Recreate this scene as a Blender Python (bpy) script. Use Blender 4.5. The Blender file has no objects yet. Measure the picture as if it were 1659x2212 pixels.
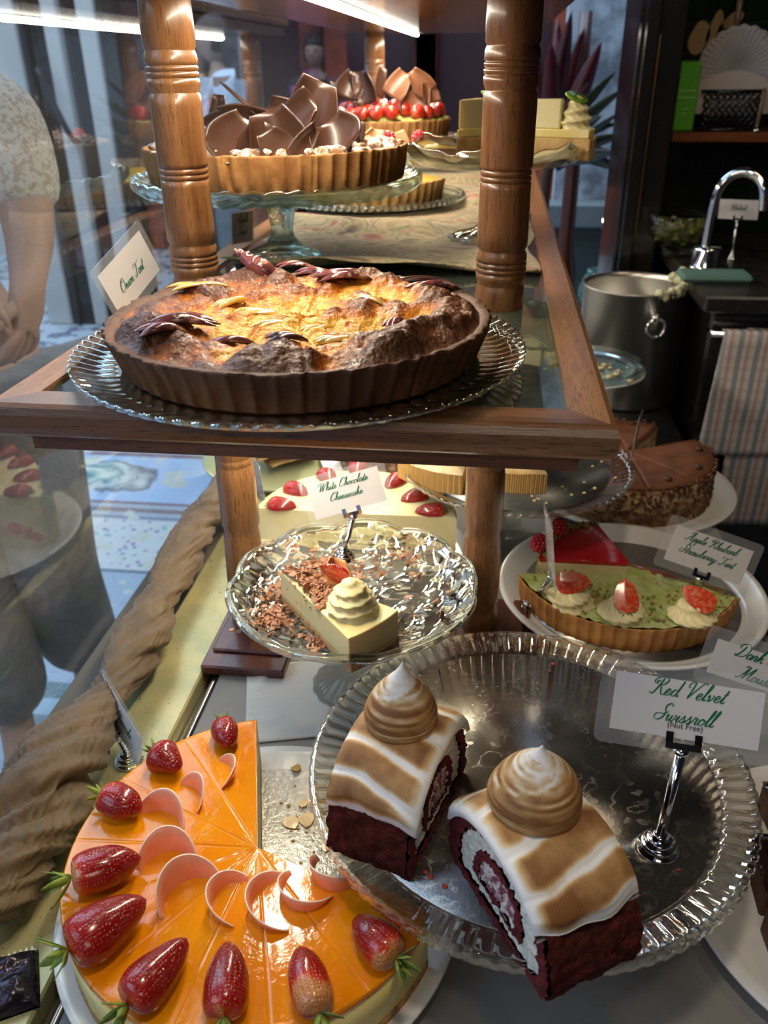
import bpy, math, random
from mathutils import Vector, Matrix, noise as N
random.seed(7)
PI = math.pi
R = math.radians
C = bpy.context.scene.collection
SC = bpy.context.scene

# ------------------------------------------------------------------ camera (a phone held above the counter, lens at the origin)
FPX, IW, IH = 1793.0, 1659.0, 2212.0
AX = Vector((0.99216526, 0.04955395, -0.11468439))      # world X, Y, Z seen in camera axes (right, down, forward)
AY = Vector((0.12447452, -0.47061601, 0.87351398))
AZ = Vector((-0.01068624, -0.8809455, -0.47309706))
cam_d = bpy.data.cameras.new('camera'); cam = bpy.data.objects.new('camera', cam_d); C.objects.link(cam)
cam.matrix_world = Matrix(((AX[0], -AX[1], -AX[2], 0), (AY[0], -AY[1], -AY[2], 0), (AZ[0], -AZ[1], -AZ[2], 0), (0, 0, 0, 1)))
cam_d.sensor_fit = 'VERTICAL'; cam_d.sensor_height = 36.0; cam_d.lens = FPX / IH * 36.0
cam_d.clip_start = 0.02; cam_d.clip_end = 60
cam_d.dof.use_dof = True; cam_d.dof.focus_distance = 0.66; cam_d.dof.aperture_fstop = 9.0
SC.camera = cam
SC.view_settings.view_transform = 'Standard'; SC.view_settings.look = 'None'
SC.view_settings.gamma = 1.0; SC.view_settings.use_curve_mapping = False
SC.view_settings.exposure = 0.48
SC.cycles.caustics_reflective = False; SC.cycles.caustics_refractive = False
SC.cycles.max_bounces = 14; SC.cycles.transparent_max_bounces = 24; SC.cycles.transmission_bounces = 10
SC.cycles.use_denoising = True

def ray(px, py):
    d = Vector((px - IW/2, py - IH/2, FPX)); return Vector((d.dot(AX), d.dot(AY), d.dot(AZ)))
def P(px, py, z):        # point of a sight line at height z
    w = ray(px, py); return w * (z / w.z)
def Q(px, py, y):        # point of a sight line at depth y
    w = ray(px, py); return w * (y / w.y)

# ------------------------------------------------------------------ world and lights
wd = bpy.data.worlds.new('world'); SC.world = wd; wd.use_nodes = True
wd.node_tree.nodes['Background'].inputs[0].default_value = (0.50, 0.66, 1.0, 1); wd.node_tree.nodes['Background'].inputs[1].default_value = 0.22
def area(name, loc, size, size_y, power, col, direction):
    l = bpy.data.lights.new(name, 'AREA'); l.shape = 'RECTANGLE'; l.size = size; l.size_y = size_y; l.energy = power; l.color = col
    o = bpy.data.objects.new(name, l); C.objects.link(o); o.location = loc
    o.rotation_euler = Vector(direction).to_track_quat('-Z', 'Y').to_euler(); return o
area('arcade_skylight', (-2.6, 4.0, 2.6), 4.5, 8.0, 320, (0.62, 0.80, 1.0), (0.15, 0, -1))
area('arcade_daylight_front', (-2.2, -0.8, 1.4), 2.0, 1.6, 20, (0.66, 0.82, 1.0), (0.7, 1.0, -0.6))
area('room_ceiling_lamp', (0.05, 0.28, 0.95), 0.15, 0.13, 3.8, (1.0, 0.82, 0.60), (-0.05, 0.1, -1))
area('front_fill_light', (0.15, -0.9, 0.55), 0.5, 0.3, 1.8, (1.0, 0.84, 0.66), (-0.1, 1.0, -0.5))  # unseen fill light added on the camera side to lift the front faces
area('room_back_lamp', (0.9, 1.1, 1.15), 0.4, 0.4, 1.3, (1.0, 0.80, 0.56), (-0.2, 0.1, -1))

# ------------------------------------------------------------------ materials
def nt_new(name):
    m = bpy.data.materials.new(name); m.use_nodes = True; t = m.node_tree; return m, t, t.nodes, t.links, t.nodes['Principled BSDF']
def c4(c): return (c[0], c[1], c[2], 1)
MC = {}
def M(name, col, rough=0.5, metal=0.0, spec=0.5, sss=0.0, sssr=(0.01, 0.005, 0.003), coat=0.0, var=None, bump=None, bump2=None, scale3=(1, 1, 1), trans=0.0, ior=1.45, emit=None, alpha=1.0, sheen=0.0, third=None):
    """var = (colour 2, noise scale, detail, lo, hi); third = (colour 3, scale, lo, hi); bump = (scale, distance, detail)"""
    if name in MC: return MC[name]
    m, t, nd, lk, b = nt_new(name); MC[name] = m
    b.inputs['Base Color'].default_value = c4(col); b.inputs['Roughness'].default_value = rough; b.inputs['Metallic'].default_value = metal
    b.inputs['Specular IOR Level'].default_value = spec; b.inputs['IOR'].default_value = ior
    if sss: b.inputs['Subsurface Weight'].default_value = sss; b.inputs['Subsurface Radius'].default_value = (1, 0.6, 0.4); b.inputs['Subsurface Scale'].default_value = sssr[0]
    if coat: b.inputs['Coat Weight'].default_value = coat; b.inputs['Coat Roughness'].default_value = 0.08
    if trans: b.inputs['Transmission Weight'].default_value = trans
    if sheen: b.inputs['Sheen Weight'].default_value = sheen
    if alpha < 1: b.inputs['Alpha'].default_value = alpha
    if emit: b.inputs['Emission Color'].default_value = c4(emit[0]); b.inputs['Emission Strength'].default_value = emit[1]
    tc = None
    if var or bump or bump2 or third:
        tcn = nd.new('ShaderNodeTexCoord'); mp = nd.new('ShaderNodeMapping'); mp.inputs['Scale'].default_value = scale3
        lk.new(tcn.outputs['Object'], mp.inputs['Vector']); tc = mp.outputs[0]
    def noise(scale, detail=4.0, rough_=0.6):
        n = nd.new('ShaderNodeTexNoise'); n.inputs['Scale'].default_value = scale; n.inputs['Detail'].default_value = detail; n.inputs['Roughness'].default_value = rough_
        lk.new(tc, n.inputs['Vector']); return n
    src = None
    if var:
        n = noise(var[1], var[2]); r = nd.new('ShaderNodeMapRange'); r.inputs[1].default_value = var[3]; r.inputs[2].default_value = var[4]
        lk.new(n.outputs[0], r.inputs[0]); mx = nd.new('ShaderNodeMix'); mx.data_type = 'RGBA'
        mx.inputs[6].default_value = c4(col); mx.inputs[7].default_value = c4(var[0]); lk.new(r.outputs[0], mx.inputs[0]); src = mx.outputs[2]
    if third:
        n = noise(third[1], 3.0); r = nd.new('ShaderNodeMapRange'); r.inputs[1].default_value = third[2]; r.inputs[2].default_value = third[3]
        lk.new(n.outputs[0], r.inputs[0]); mx = nd.new('ShaderNodeMix'); mx.data_type = 'RGBA'
        if src: lk.new(src, mx.inputs[6])
        else: mx.inputs[6].default_value = c4(col)
        mx.inputs[7].default_value = c4(third[0]); lk.new(r.outputs[0], mx.inputs[0]); src = mx.outputs[2]
    if src: lk.new(src, b.inputs['Base Color'])
    prev = None
    for bb in (bump, bump2):
        if bb:
            n = noise(bb[0], bb[2] if len(bb) > 2 else 4.0); bn = nd.new('ShaderNodeBump'); bn.inputs['Strength'].default_value = 1.0; bn.inputs['Distance'].default_value = bb[1]
            lk.new(n.outputs[0], bn.inputs['Height'])
            if prev: lk.new(prev, bn.inputs['Normal'])
            prev = bn.outputs[0]
    if prev: lk.new(prev, b.inputs['Normal'])
    return m

def thin_glass(name, tint=(0.97, 1, 0.98), refl=1.0, rough=0.02, ior=1.5, haze=0.0, hazecol=(0.8, 0.85, 0.85)):
    """clear sheet: Fresnel mix of seeing through and mirroring, with a little surface film"""
    if name in MC: return MC[name]
    m, t, nd, lk, b = nt_new(name); MC[name] = m; nd.remove(b); out = nd['Material Output']
    tr = nd.new('ShaderNodeBsdfTransparent'); tr.inputs[0].default_value = c4(tint)
    gl = nd.new('ShaderNodeBsdfAnisotropic') if False else nd.new('ShaderNodeBsdfGlossy'); gl.inputs['Roughness'].default_value = rough
    fr = nd.new('ShaderNodeFresnel'); fr.inputs[0].default_value = ior
    mu = nd.new('ShaderNodeMath'); mu.operation = 'MULTIPLY'; mu.inputs[1].default_value = refl; lk.new(fr.outputs[0], mu.inputs[0])
    ge = nd.new('ShaderNodeNewGeometry'); inv = nd.new('ShaderNodeMath'); inv.operation = 'SUBTRACT'; inv.inputs[0].default_value = 1.0; lk.new(ge.outputs['Backfacing'], inv.inputs[1])
    m0 = mu; mu = nd.new('ShaderNodeMath'); mu.operation = 'MULTIPLY'; mu.use_clamp = True; lk.new(m0.outputs[0], mu.inputs[0]); lk.new(inv.outputs[0], mu.inputs[1])   # the far skin of the sheet only lets through
    mx = nd.new('ShaderNodeMixShader'); lk.new(mu.outputs[0], mx.inputs[0]); lk.new(tr.outputs[0], mx.inputs[1]); lk.new(gl.outputs[0], mx.inputs[2])
    last = mx.outputs[0]
    if haze:
        df = nd.new('ShaderNodeBsdfDiffuse'); df.inputs[0].default_value = c4(hazecol)
        m2 = nd.new('ShaderNodeMixShader'); m2.inputs[0].default_value = haze; lk.new(last, m2.inputs[1]); lk.new(df.outputs[0], m2.inputs[2]); last = m2.outputs[0]
    lk.new(last, out.inputs[0]); return m

def cut_glass(name, tint=(0.96, 1.0, 0.97), clear=0.45, rough=0.0, bump=None):
    """pressed glass: refraction with part of the light passing straight, so what it covers stays lit"""
    if name in MC: return MC[name]
    m, t, nd, lk, b = nt_new(name); MC[name] = m; nd.remove(b); out = nd['Material Output']
    g = nd.new('ShaderNodeBsdfGlass'); g.inputs['Color'].default_value = c4(tint); g.inputs['Roughness'].default_value = rough; g.inputs['IOR'].default_value = 1.48
    tr = nd.new('ShaderNodeBsdfTransparent'); tr.inputs[0].default_value = c4(tint)
    mx = nd.new('ShaderNodeMixShader'); mx.inputs[0].default_value = clear; lk.new(g.outputs[0], mx.inputs[1]); lk.new(tr.outputs[0], mx.inputs[2])
    lk.new(mx.outputs[0], out.inputs[0])
    if bump:
        tc = nd.new('ShaderNodeTexCoord'); v = nd.new('ShaderNodeTexVoronoi'); v.feature = 'DISTANCE_TO_EDGE'; v.inputs['Scale'].default_value = bump[0]; lk.new(tc.outputs['Object'], v.inputs['Vector'])
        bn = nd.new('ShaderNodeBump'); bn.inputs['Distance'].default_value = bump[1]; lk.new(v.outputs[0], bn.inputs['Height']); lk.new(bn.outputs[0], g.inputs['Normal'])
    return m

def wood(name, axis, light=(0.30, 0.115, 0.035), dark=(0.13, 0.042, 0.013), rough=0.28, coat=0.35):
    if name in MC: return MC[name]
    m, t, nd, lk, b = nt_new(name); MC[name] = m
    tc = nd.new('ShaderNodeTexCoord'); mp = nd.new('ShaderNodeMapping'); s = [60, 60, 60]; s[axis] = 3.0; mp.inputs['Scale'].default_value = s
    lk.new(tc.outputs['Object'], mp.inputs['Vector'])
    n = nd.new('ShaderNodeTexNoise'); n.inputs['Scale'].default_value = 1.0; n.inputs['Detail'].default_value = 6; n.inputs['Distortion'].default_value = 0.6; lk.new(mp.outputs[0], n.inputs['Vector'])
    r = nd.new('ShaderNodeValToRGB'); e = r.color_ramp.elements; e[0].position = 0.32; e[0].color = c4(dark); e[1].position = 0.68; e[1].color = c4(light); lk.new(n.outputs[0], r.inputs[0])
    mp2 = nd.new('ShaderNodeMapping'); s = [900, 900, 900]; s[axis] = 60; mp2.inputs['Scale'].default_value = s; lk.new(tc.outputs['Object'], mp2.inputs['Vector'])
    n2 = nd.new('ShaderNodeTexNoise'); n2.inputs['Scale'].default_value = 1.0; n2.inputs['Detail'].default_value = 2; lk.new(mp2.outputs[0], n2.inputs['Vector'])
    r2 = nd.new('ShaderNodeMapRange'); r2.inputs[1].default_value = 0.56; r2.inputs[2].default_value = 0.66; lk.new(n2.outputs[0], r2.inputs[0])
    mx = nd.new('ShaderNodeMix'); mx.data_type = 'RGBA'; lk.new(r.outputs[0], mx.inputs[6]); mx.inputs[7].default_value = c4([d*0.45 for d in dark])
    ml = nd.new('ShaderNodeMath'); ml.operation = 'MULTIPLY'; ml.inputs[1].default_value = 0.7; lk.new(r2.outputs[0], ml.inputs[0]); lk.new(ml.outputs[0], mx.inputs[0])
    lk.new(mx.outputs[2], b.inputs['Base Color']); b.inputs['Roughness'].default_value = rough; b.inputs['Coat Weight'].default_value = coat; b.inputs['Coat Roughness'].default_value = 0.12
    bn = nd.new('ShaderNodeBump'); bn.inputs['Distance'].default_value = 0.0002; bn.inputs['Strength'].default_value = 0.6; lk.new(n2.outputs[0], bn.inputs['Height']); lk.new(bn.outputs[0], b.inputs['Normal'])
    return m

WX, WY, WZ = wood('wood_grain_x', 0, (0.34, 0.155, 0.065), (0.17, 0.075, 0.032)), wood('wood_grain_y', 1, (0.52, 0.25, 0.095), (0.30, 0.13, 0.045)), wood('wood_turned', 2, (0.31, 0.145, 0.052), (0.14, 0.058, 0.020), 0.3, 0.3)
CHROME = M('chrome', (0.85, 0.86, 0.88), 0.08, 1.0)
STEEL = M('brushed_steel', (0.62, 0.60, 0.56), 0.32, 1.0, bump=(300, 0.00004))
WHITE_CHINA = M('white_china', (0.80, 0.80, 0.79), 0.18, coat=0.5)
CRYSTAL = cut_glass('crystal', (0.97, 0.99, 0.95), 0.35)
GREEN_GLASS = cut_glass('green_edged_glass', (0.86, 0.95, 0.90), 0.35)
PLATE_GLASS = cut_glass('pressed_plate_glass', (0.93, 0.96, 0.95), 0.4)
PAPER = M('card_paper', (0.80, 0.76, 0.76), 0.6)
LAM = thin_glass('laminate_film', (0.97, 0.98, 0.98), 1.0, 0.12, 1.5, 0.10, (0.9, 0.92, 0.95))
INK = M('green_ink', (0.0, 0.16, 0.075), 0.5)
BLACKINK = M('black_ink', (0.03, 0.035, 0.04), 0.5)
SBODY = None

# ------------------------------------------------------------------ mesh building
class B:
    def __init__(s): s.v = []; s.f = []; s.m = []; s.sm = []; s.col = None
    def add(s, vs, fs, mi=0, smooth=True):
        o = len(s.v); s.v += [tuple(v) for v in vs]; s.f += [tuple(i + o for i in f) for f in fs]; s.m += [mi]*len(fs); s.sm += [smooth]*len(fs); return s
    def box(s, x0, x1, y0, y1, z0, z1, mi=0):
        vs = [(x, y, z) for x in (x0, x1) for y in (y0, y1) for z in (z0, z1)]
        return s.add(vs, [(0, 1, 3, 2), (4, 6, 7, 5), (0, 4, 5, 1), (2, 3, 7, 6), (0, 2, 6, 4), (1, 5, 7, 3)], mi, False)
    def rbox(s, x0, x1, y0, y1, z0, z1, b=0.002, mi=0):
        """box with chamfered edges"""
        vs = []; idx = {}
        for ix, (x, dx) in enumerate(((x0, b), (x1, -b))):
            for iy, (y, dy) in enumerate(((y0, b), (y1, -b))):
                for iz, (z, dz) in enumerate(((z0, b), (z1, -b))):
                    idx[(ix, iy, iz)] = len(vs); vs += [(x, y+dy, z+dz), (x+dx, y, z+dz), (x+dx, y+dy, z)]
        def g(a, k): return idx[a] + k
        fs = []
        for i in (0, 1):
            q = [g((i, 0, 0), 0), g((i, 1, 0), 0), g((i, 1, 1), 0), g((i, 0, 1), 0)]; fs.append(q if i else q[::-1])
            q = [g((0, i, 0), 1), g((0, i, 1), 1), g((1, i, 1), 1), g((1, i, 0), 1)]; fs.append(q if i else q[::-1])
            q = [g((0, 0, i), 2), g((1, 0, i), 2), g((1, 1, i), 2), g((0, 1, i), 2)]; fs.append(q if i else q[::-1])
        for i in (0, 1):
            for j in (0, 1):
                fs.append([g((i, j, 0), 0), g((i, j, 1), 0), g((i, j, 1), 1), g((i, j, 0), 1)])
                fs.append([g((i, 0, j), 0), g((i, 1, j), 0), g((i, 1, j), 2), g((i, 0, j), 2)])
                fs.append([g((0, i, j), 1), g((1, i, j), 1), g((1, i, j), 2), g((0, i, j), 2)])
                for k in (0, 1): fs.append([g((i, j, k), 0), g((i, j, k), 1), g((i, j, k), 2)])
        return s.add(vs, fs, mi, False)
    def grid(s, nu, nv, fn, closeu=False, closev=False, mi=0, smooth=True, mfn=None):
        vs = [fn(i/(nu if closeu else nu-1), j/(nv if closev else nv-1)) for i in range(nu) for j in range(nv)]
        fs = []; ms = []
        for i in range(nu if closeu else nu-1):
            for j in range(nv if closev else nv-1):
                a, b_, c, d = i*nv+j, ((i+1) % nu)*nv+j, ((i+1) % nu)*nv+(j+1) % nv, i*nv+(j+1) % nv
                fs.append((a, b_, c, d)); ms.append(mfn(i/nu, j/nv) if mfn else mi)
        o = len(s.v); s.v += [tuple(v) for v in vs]; s.f += [tuple(k+o for k in f) for f in fs]; s.m += ms; s.sm += [smooth]*len(fs); return s
    def lathe(s, prof, n=48, mod=None, a0=0.0, a1=2*PI, cx=0, cy=0, mi=0, caps=False, capmi=None, mlist=None):
        """profile [(r, z)]; mod(theta, i, r, z) -> (r, z); sector with caps if a1-a0 < 2 pi"""
        full = abs((a1-a0) - 2*PI) < 1e-6; m = n if full else n+1; k = len(prof); vs = []
        for i in range(m):
            th = a0 + (a1-a0)*i/n
            for j, (r, z) in enumerate(prof):
                if mod: r, z = mod(th, j, r, z)
                vs.append((cx + r*math.cos(th), cy + r*math.sin(th), z))
        fs = []; ms = []
        for i in range(n):
            i2 = (i+1) % m
            for j in range(k-1):
                fs.append((i*k+j, i2*k+j, i2*k+j+1, i*k+j+1)); ms.append(mlist[j] if mlist else mi)
        o = len(s.v); s.v += vs; s.f += [tuple(q+o for q in f) for f in fs]; s.m += ms; s.sm += [True]*len(fs)
        if caps and not full:
            for base in (0, n*k):
                f = tuple(o+base+j for j in range(k)); s.f.append(f); s.m.append(capmi if capmi is not None else mi); s.sm.append(False)
        return s
    def tube(s, pts, rad, seg=10, cap=True, mi=0, closed=False):
        pts = [Vector(p) for p in pts]; n = len(pts); vs = []; up = None
        for i, p in enumerate(pts):
            if closed: t = pts[(i+1) % n] - pts[i-1]
            else: t = pts[min(i+1, n-1)] - pts[max(i-1, 0)]
            t.normalize()
            if up is None: up = Vector((0, 0, 1)) if abs(t.z) < 0.9 else Vector((1, 0, 0))
            a = (up - t*up.dot(t)); a = a.normalized() if a.length > 1e-6 else t.orthogonal().normalized(); up = a; b_ = t.cross(a)
            r = rad[i] if isinstance(rad, (list, tuple)) else rad
            for j in range(seg): vs.append(p + a*r*math.cos(2*PI*j/seg) + b_*r*math.sin(2*PI*j/seg))
        fs = []
        for i in range(n if closed else n-1):
            i2 = (i+1) % n
            for j in range(seg): fs.append((i*seg+j, i*seg+(j+1) % seg, i2*seg+(j+1) % seg, i2*seg+j))
        if cap and not closed: fs.append(tuple(range(seg))[::-1]); fs.append(tuple((n-1)*seg+j for j in range(seg)))
        return s.add(vs, fs, mi)
    def ball(s, c, r, seg=12, rings=8, mi=0, mod=None):
        c = Vector(c); rr = (r, r, r) if not isinstance(r, (tuple, list)) else r; vs = [c + Vector((0, 0, rr[2]))]
        for i in range(1, rings):
            ph = PI*i/rings
            for j in range(seg):
                th = 2*PI*j/seg; d = Vector((math.sin(ph)*math.cos(th), math.sin(ph)*math.sin(th), math.cos(ph)))
                k = mod(d) if mod else 1.0
                vs.append(c + Vector((d.x*rr[0], d.y*rr[1], d.z*rr[2]))*k)
        vs.append(c - Vector((0, 0, rr[2]))); fs = []
        for j in range(seg): fs.append((0, 1+j, 1+(j+1) % seg))
        for i in range(rings-2):
            for j in range(seg): fs.append((1+i*seg+j, 1+(i+1)*seg+j, 1+(i+1)*seg+(j+1) % seg, 1+i*seg+(j+1) % seg))
        l = len(vs)-1
        for j in range(seg): fs.append((l, 1+(rings-2)*seg+(j+1) % seg, 1+(rings-2)*seg+j))
        return s.add(vs, fs, mi)
    def prism(s, poly, z0, z1, mi=0, smooth=False):
        n = len(poly); vs = [(x, y, z0) for x, y in poly] + [(x, y, z1) for x, y in poly]
        fs = [tuple(range(n))[::-1], tuple(range(n, 2*n))] + [(i, (i+1) % n, n+(i+1) % n, n+i) for i in range(n)]
        return s.add(vs, fs, mi, smooth)
    def xf(s, m, start=0):
        s.v[start:] = [tuple(m @ Vector(v)) for v in s.v[start:]]; return s
    def build(s, name, mats, parent=None, loc=None, rot=None, auto=None, subsurf=0, solid=0, bevel=0, weld=False):
        me = bpy.data.meshes.new(name); me.from_pydata(s.v, [], s.f)
        if not isinstance(mats, (list, tuple)): mats = [mats]
        for m in mats: me.materials.append(m)
        me.polygons.foreach_set('material_index', s.m); me.polygons.foreach_set('use_smooth', s.sm)
        if s.col:
            at = me.attributes.new('tone', 'FLOAT', 'POINT'); at.data.foreach_set('value', s.col)
        me.validate(); me.update()
        o = bpy.data.objects.new(name, me); C.objects.link(o)
        if parent: o.parent = parent
        if loc is not None: o.location = loc
        if rot is not None: o.rotation_euler = rot
        if weld: w = o.modifiers.new('weld', 'WELD'); w.merge_threshold = 0.00001
        if solid: q = o.modifiers.new('solid', 'SOLIDIFY'); q.thickness = solid; q.offset = 0
        if bevel: q = o.modifiers.new('bevel', 'BEVEL'); q.width = bevel; q.segments = 2; q.limit_method = 'ANGLE'
        if subsurf: q = o.modifiers.new('sub', 'SUBSURF'); q.levels = subsurf; q.render_levels = subsurf
        return o

def tag(o, label=None, cat=None, group=None, kind=None):
    if label: o['label'] = label
    if cat: o['category'] = cat
    if group: o['group'] = group
    if kind: o['kind'] = kind
    return o
def thing(name, label, cat, loc=(0, 0, 0), rz=0.0, group=None, rot=None):
    o = bpy.data.objects.new(name, None); o.empty_display_size = 0.02; C.objects.link(o); o.location = loc
    o.rotation_euler = rot if rot else (0, 0, rz); return tag(o, label, cat, group)
def struct(name, b, mats, **k):
    o = b.build(name, mats, **k); o['kind'] = 'structure'; return o
def fbm(x, y, z=0.0, o=3):
    s = 0; a = 1.0
    for i in range(o): s += a*N.noise(Vector((x, y, z))); x *= 2.03; y *= 2.03; z *= 2.03; a *= 0.5
    return s
def lerp(a, b, t): return a + (b-a)*t
def smooth(a, b, x):
    t = max(0.0, min(1.0, (x-a)/(b-a))); return t*t*(3-2*t)
def catmull(pts, k=6, closed=False):
    out = []; n = len(pts); pts = [Vector(p) for p in pts]
    for i in range(n if closed else n-1):
        if closed: p0, p1, p2, p3 = pts[i-1], pts[i], pts[(i+1) % n], pts[(i+2) % n]
        else: p0, p1, p2, p3 = pts[max(i-1, 0)], pts[i], pts[i+1], pts[min(i+2, n-1)]
        for j in range(k):
            t = j/k; out.append(0.5*((2*p1) + (p2-p0)*t + (2*p0-5*p1+4*p2-p3)*t*t + (3*p1-p0-3*p2+p3)*t**3))
    if not closed: out.append(pts[-1])
    return out
# ------------------------------------------------------------------ the setting
ZF = -1.45                       # ground of the arcade
ZC = -0.58                       # worktop inside the display
ZS = -0.20                       # glass of the raised shelf
XG = -0.430                       # shop window

def mosaic():
    m, t, nd, lk, b = nt_new('arcade_mosaic')
    tc = nd.new('ShaderNodeTexCoord'); sp = nd.new('ShaderNodeSeparateXYZ'); lk.new(tc.outputs['Object'], sp.inputs[0])
    def math_(op, a, b_=None):
        n = nd.new('ShaderNodeMath'); n.operation = op
        for i, q in enumerate((a, b_)):
            if q is None: continue
            if isinstance(q, (int, float)): n.inputs[i].default_value = q
            else: lk.new(q, n.inputs[i])
        return n.outputs[0]
    def mix(f, a, b_):
        n = nd.new('ShaderNodeMix'); n.data_type = 'RGBA'
        if isinstance(f, (int, float)): n.inputs[0].default_value = f
        else: lk.new(f, n.inputs[0])
        for i, q in ((6, a), (7, b_)):
            if isinstance(q, tuple): n.inputs[i].default_value = c4(q)
            else: lk.new(q, n.inputs[i])
        return n.outputs[2]
    x, y = sp.outputs[0], sp.outputs[1]
    ns = nd.new('ShaderNodeTexNoise'); ns.inputs['Scale'].default_value = 5; ns.inputs['Detail'].default_value = 5; lk.new(tc.outputs['Object'], ns.inputs['Vector'])
    vo = nd.new('ShaderNodeTexVoronoi'); vo.inputs['Scale'].default_value = 34; lk.new(tc.outputs['Object'], vo.inputs['Vector'])
    vc = nd.new('ShaderNodeTexVoronoi'); vc.inputs['Scale'].default_value = 75; lk.new(tc.outputs['Object'], vc.inputs['Vector'])
    tess = mix(math_('MULTIPLY', vc.outputs[0], 0.4), (0.55, 0.62, 0.70), (0.30, 0.36, 0.46))
    dots = mix(math_('LESS_THAN', vo.outputs[0], 0.30), (0.62, 0.64, 0.62), vo.outputs['Color'])
    dots = mix(0.62, dots, mix(math_('LESS_THAN', vo.outputs[0], 0.30), (0.62, 0.64, 0.62), (0.16, 0.16, 0.26)))
    # medallions
    px = math_('SUBTRACT', math_('FRACT', math_('DIVIDE', math_('ADD', x, 20.0+1.32+0.75), 1.5)), 0.5)
    ex = math_('DIVIDE', math_('MULTIPLY', px, 1.5), 0.52); ey = math_('DIVIDE', math_('SUBTRACT', y, 2.86), 0.17)
    d = math_('SQRT', math_('ADD', math_('MULTIPLY', ex, ex), math_('MULTIPLY', ey, ey)))
    d = math_('ADD', d, math_('MULTIPLY', math_('SUBTRACT', ns.outputs[0], 0.5), 1.1))
    r = nd.new('ShaderNodeValToRGB'); r.color_ramp.interpolation = 'LINEAR'; el = r.color_ramp.elements
    el[0].position = 0.0; el[0].color = c4((0.05, 0.20, 0.24)); el[1].position = 1.0; el[1].color = c4((0.42, 0.55, 0.72))
    for p_, c_ in ((0.30, (0.10, 0.30, 0.32)), (0.42, (0.62, 0.66, 0.60)), (0.55, (0.10, 0.25, 0.30)), (0.62, (0.62, 0.66, 0.62)), (0.72, (0.10, 0.13, 0.16)), (0.76, (0.42, 0.55, 0.72))):
        e = el.new(p_); e.color = c4(c_)
    lk.new(math_('MULTIPLY', d, 0.72), r.inputs[0])
    # bands across the arcade
    bd = nd.new('ShaderNodeValToRGB'); bd.color_ramp.interpolation = 'CONSTANT'; el = bd.color_ramp.elements
    W_, D_, G_, M_ = (1, 1, 1), (0, 0, 0), (0.5, 0.5, 0.5), (0.75, 0.75, 0.75)
    lk.new(math_('DIVIDE', math_('SUBTRACT', y, 1.0), 4.0), bd.inputs[0])
    cols = [(1.0, (0.30, 0.36, 0.46)), (1.42, (0.03, 0.13, 0.13)), (1.50, (0.35, 0.52, 0.62)), (1.56, (0.03, 0.12, 0.13)), (1.62, (0.40, 0.50, 0.60)), (2.16, (0.10, 0.12, 0.18)), (2.19, (0.5, 0.5, 0.5)), (2.52, (0.12, 0.15, 0.25)), (2.545, (0.45, 0.5, 0.55)),
            (2.57, (0.25, 0.12, 0.10)), (2.60, (0.45, 0.5, 0.55)), (2.64, (0.22, 0.05, 0.04)), (2.66, (0.42, 0.55, 0.72)), (3.06, (0.22, 0.05, 0.04)), (3.08, (0.42, 0.48, 0.55)), (3.4, (0.12, 0.14, 0.2)), (3.46, (0.40, 0.44, 0.48)), (4.1, (0.10, 0.11, 0.16)), (4.2, (0.42, 0.46, 0.5))]
    el[0].position = 0; el[0].color = c4(cols[0][1]); el[1].position = (cols[1][0]-1)/4; el[1].color = c4(cols[1][1])
    for yy, c_ in cols[2:]:
        e = el.new((yy-1)/4); e.color = c4(c_)
    base = mix(math_('MULTIPLY', vc.outputs[0], 0.55), bd.outputs[0], (0.30, 0.36, 0.44))
    def between(lo, hi): return math_('MULTIPLY', math_('GREATER_THAN', y, lo), math_('LESS_THAN', y, hi))
    base = mix(between(2.19, 2.52), base, dots)
    base = mix(between(2.66, 3.06), base, r.outputs[0])
    far = mix(math_('GREATER_THAN', ns.outputs[0], 0.53), (0.48, 0.52, 0.56), (0.12, 0.14, 0.20))
    base = mix(math_('GREATER_THAN', y, 4.25), base, far)
    base = mix(math_('GREATER_THAN', ns.outputs[0], 0.60), base, (0.60, 0.60, 0.52))
    lk.new(base, b.inputs['Base Color']); b.inputs['Roughness'].default_value = 0.35
    return m
struct('floor', B().box(-12, 6, -3, 14, ZF-0.1, ZF), mosaic())

RED_WOOD = M('arcade_red_timber', (0.36, 0.075, 0.035), 0.35, var=((0.05, 0.014, 0.01), 3, 3, 0.4, 0.7))
PALE_WALL = M('arcade_pale_paint', (0.60, 0.57, 0.52), 0.6, var=((0.45, 0.43, 0.40), 2, 3, 0.4, 0.7))
DARK_GLASS = M('arcade_dark_glass', (0.045, 0.022, 0.026), 0.2, spec=0.25)
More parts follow.
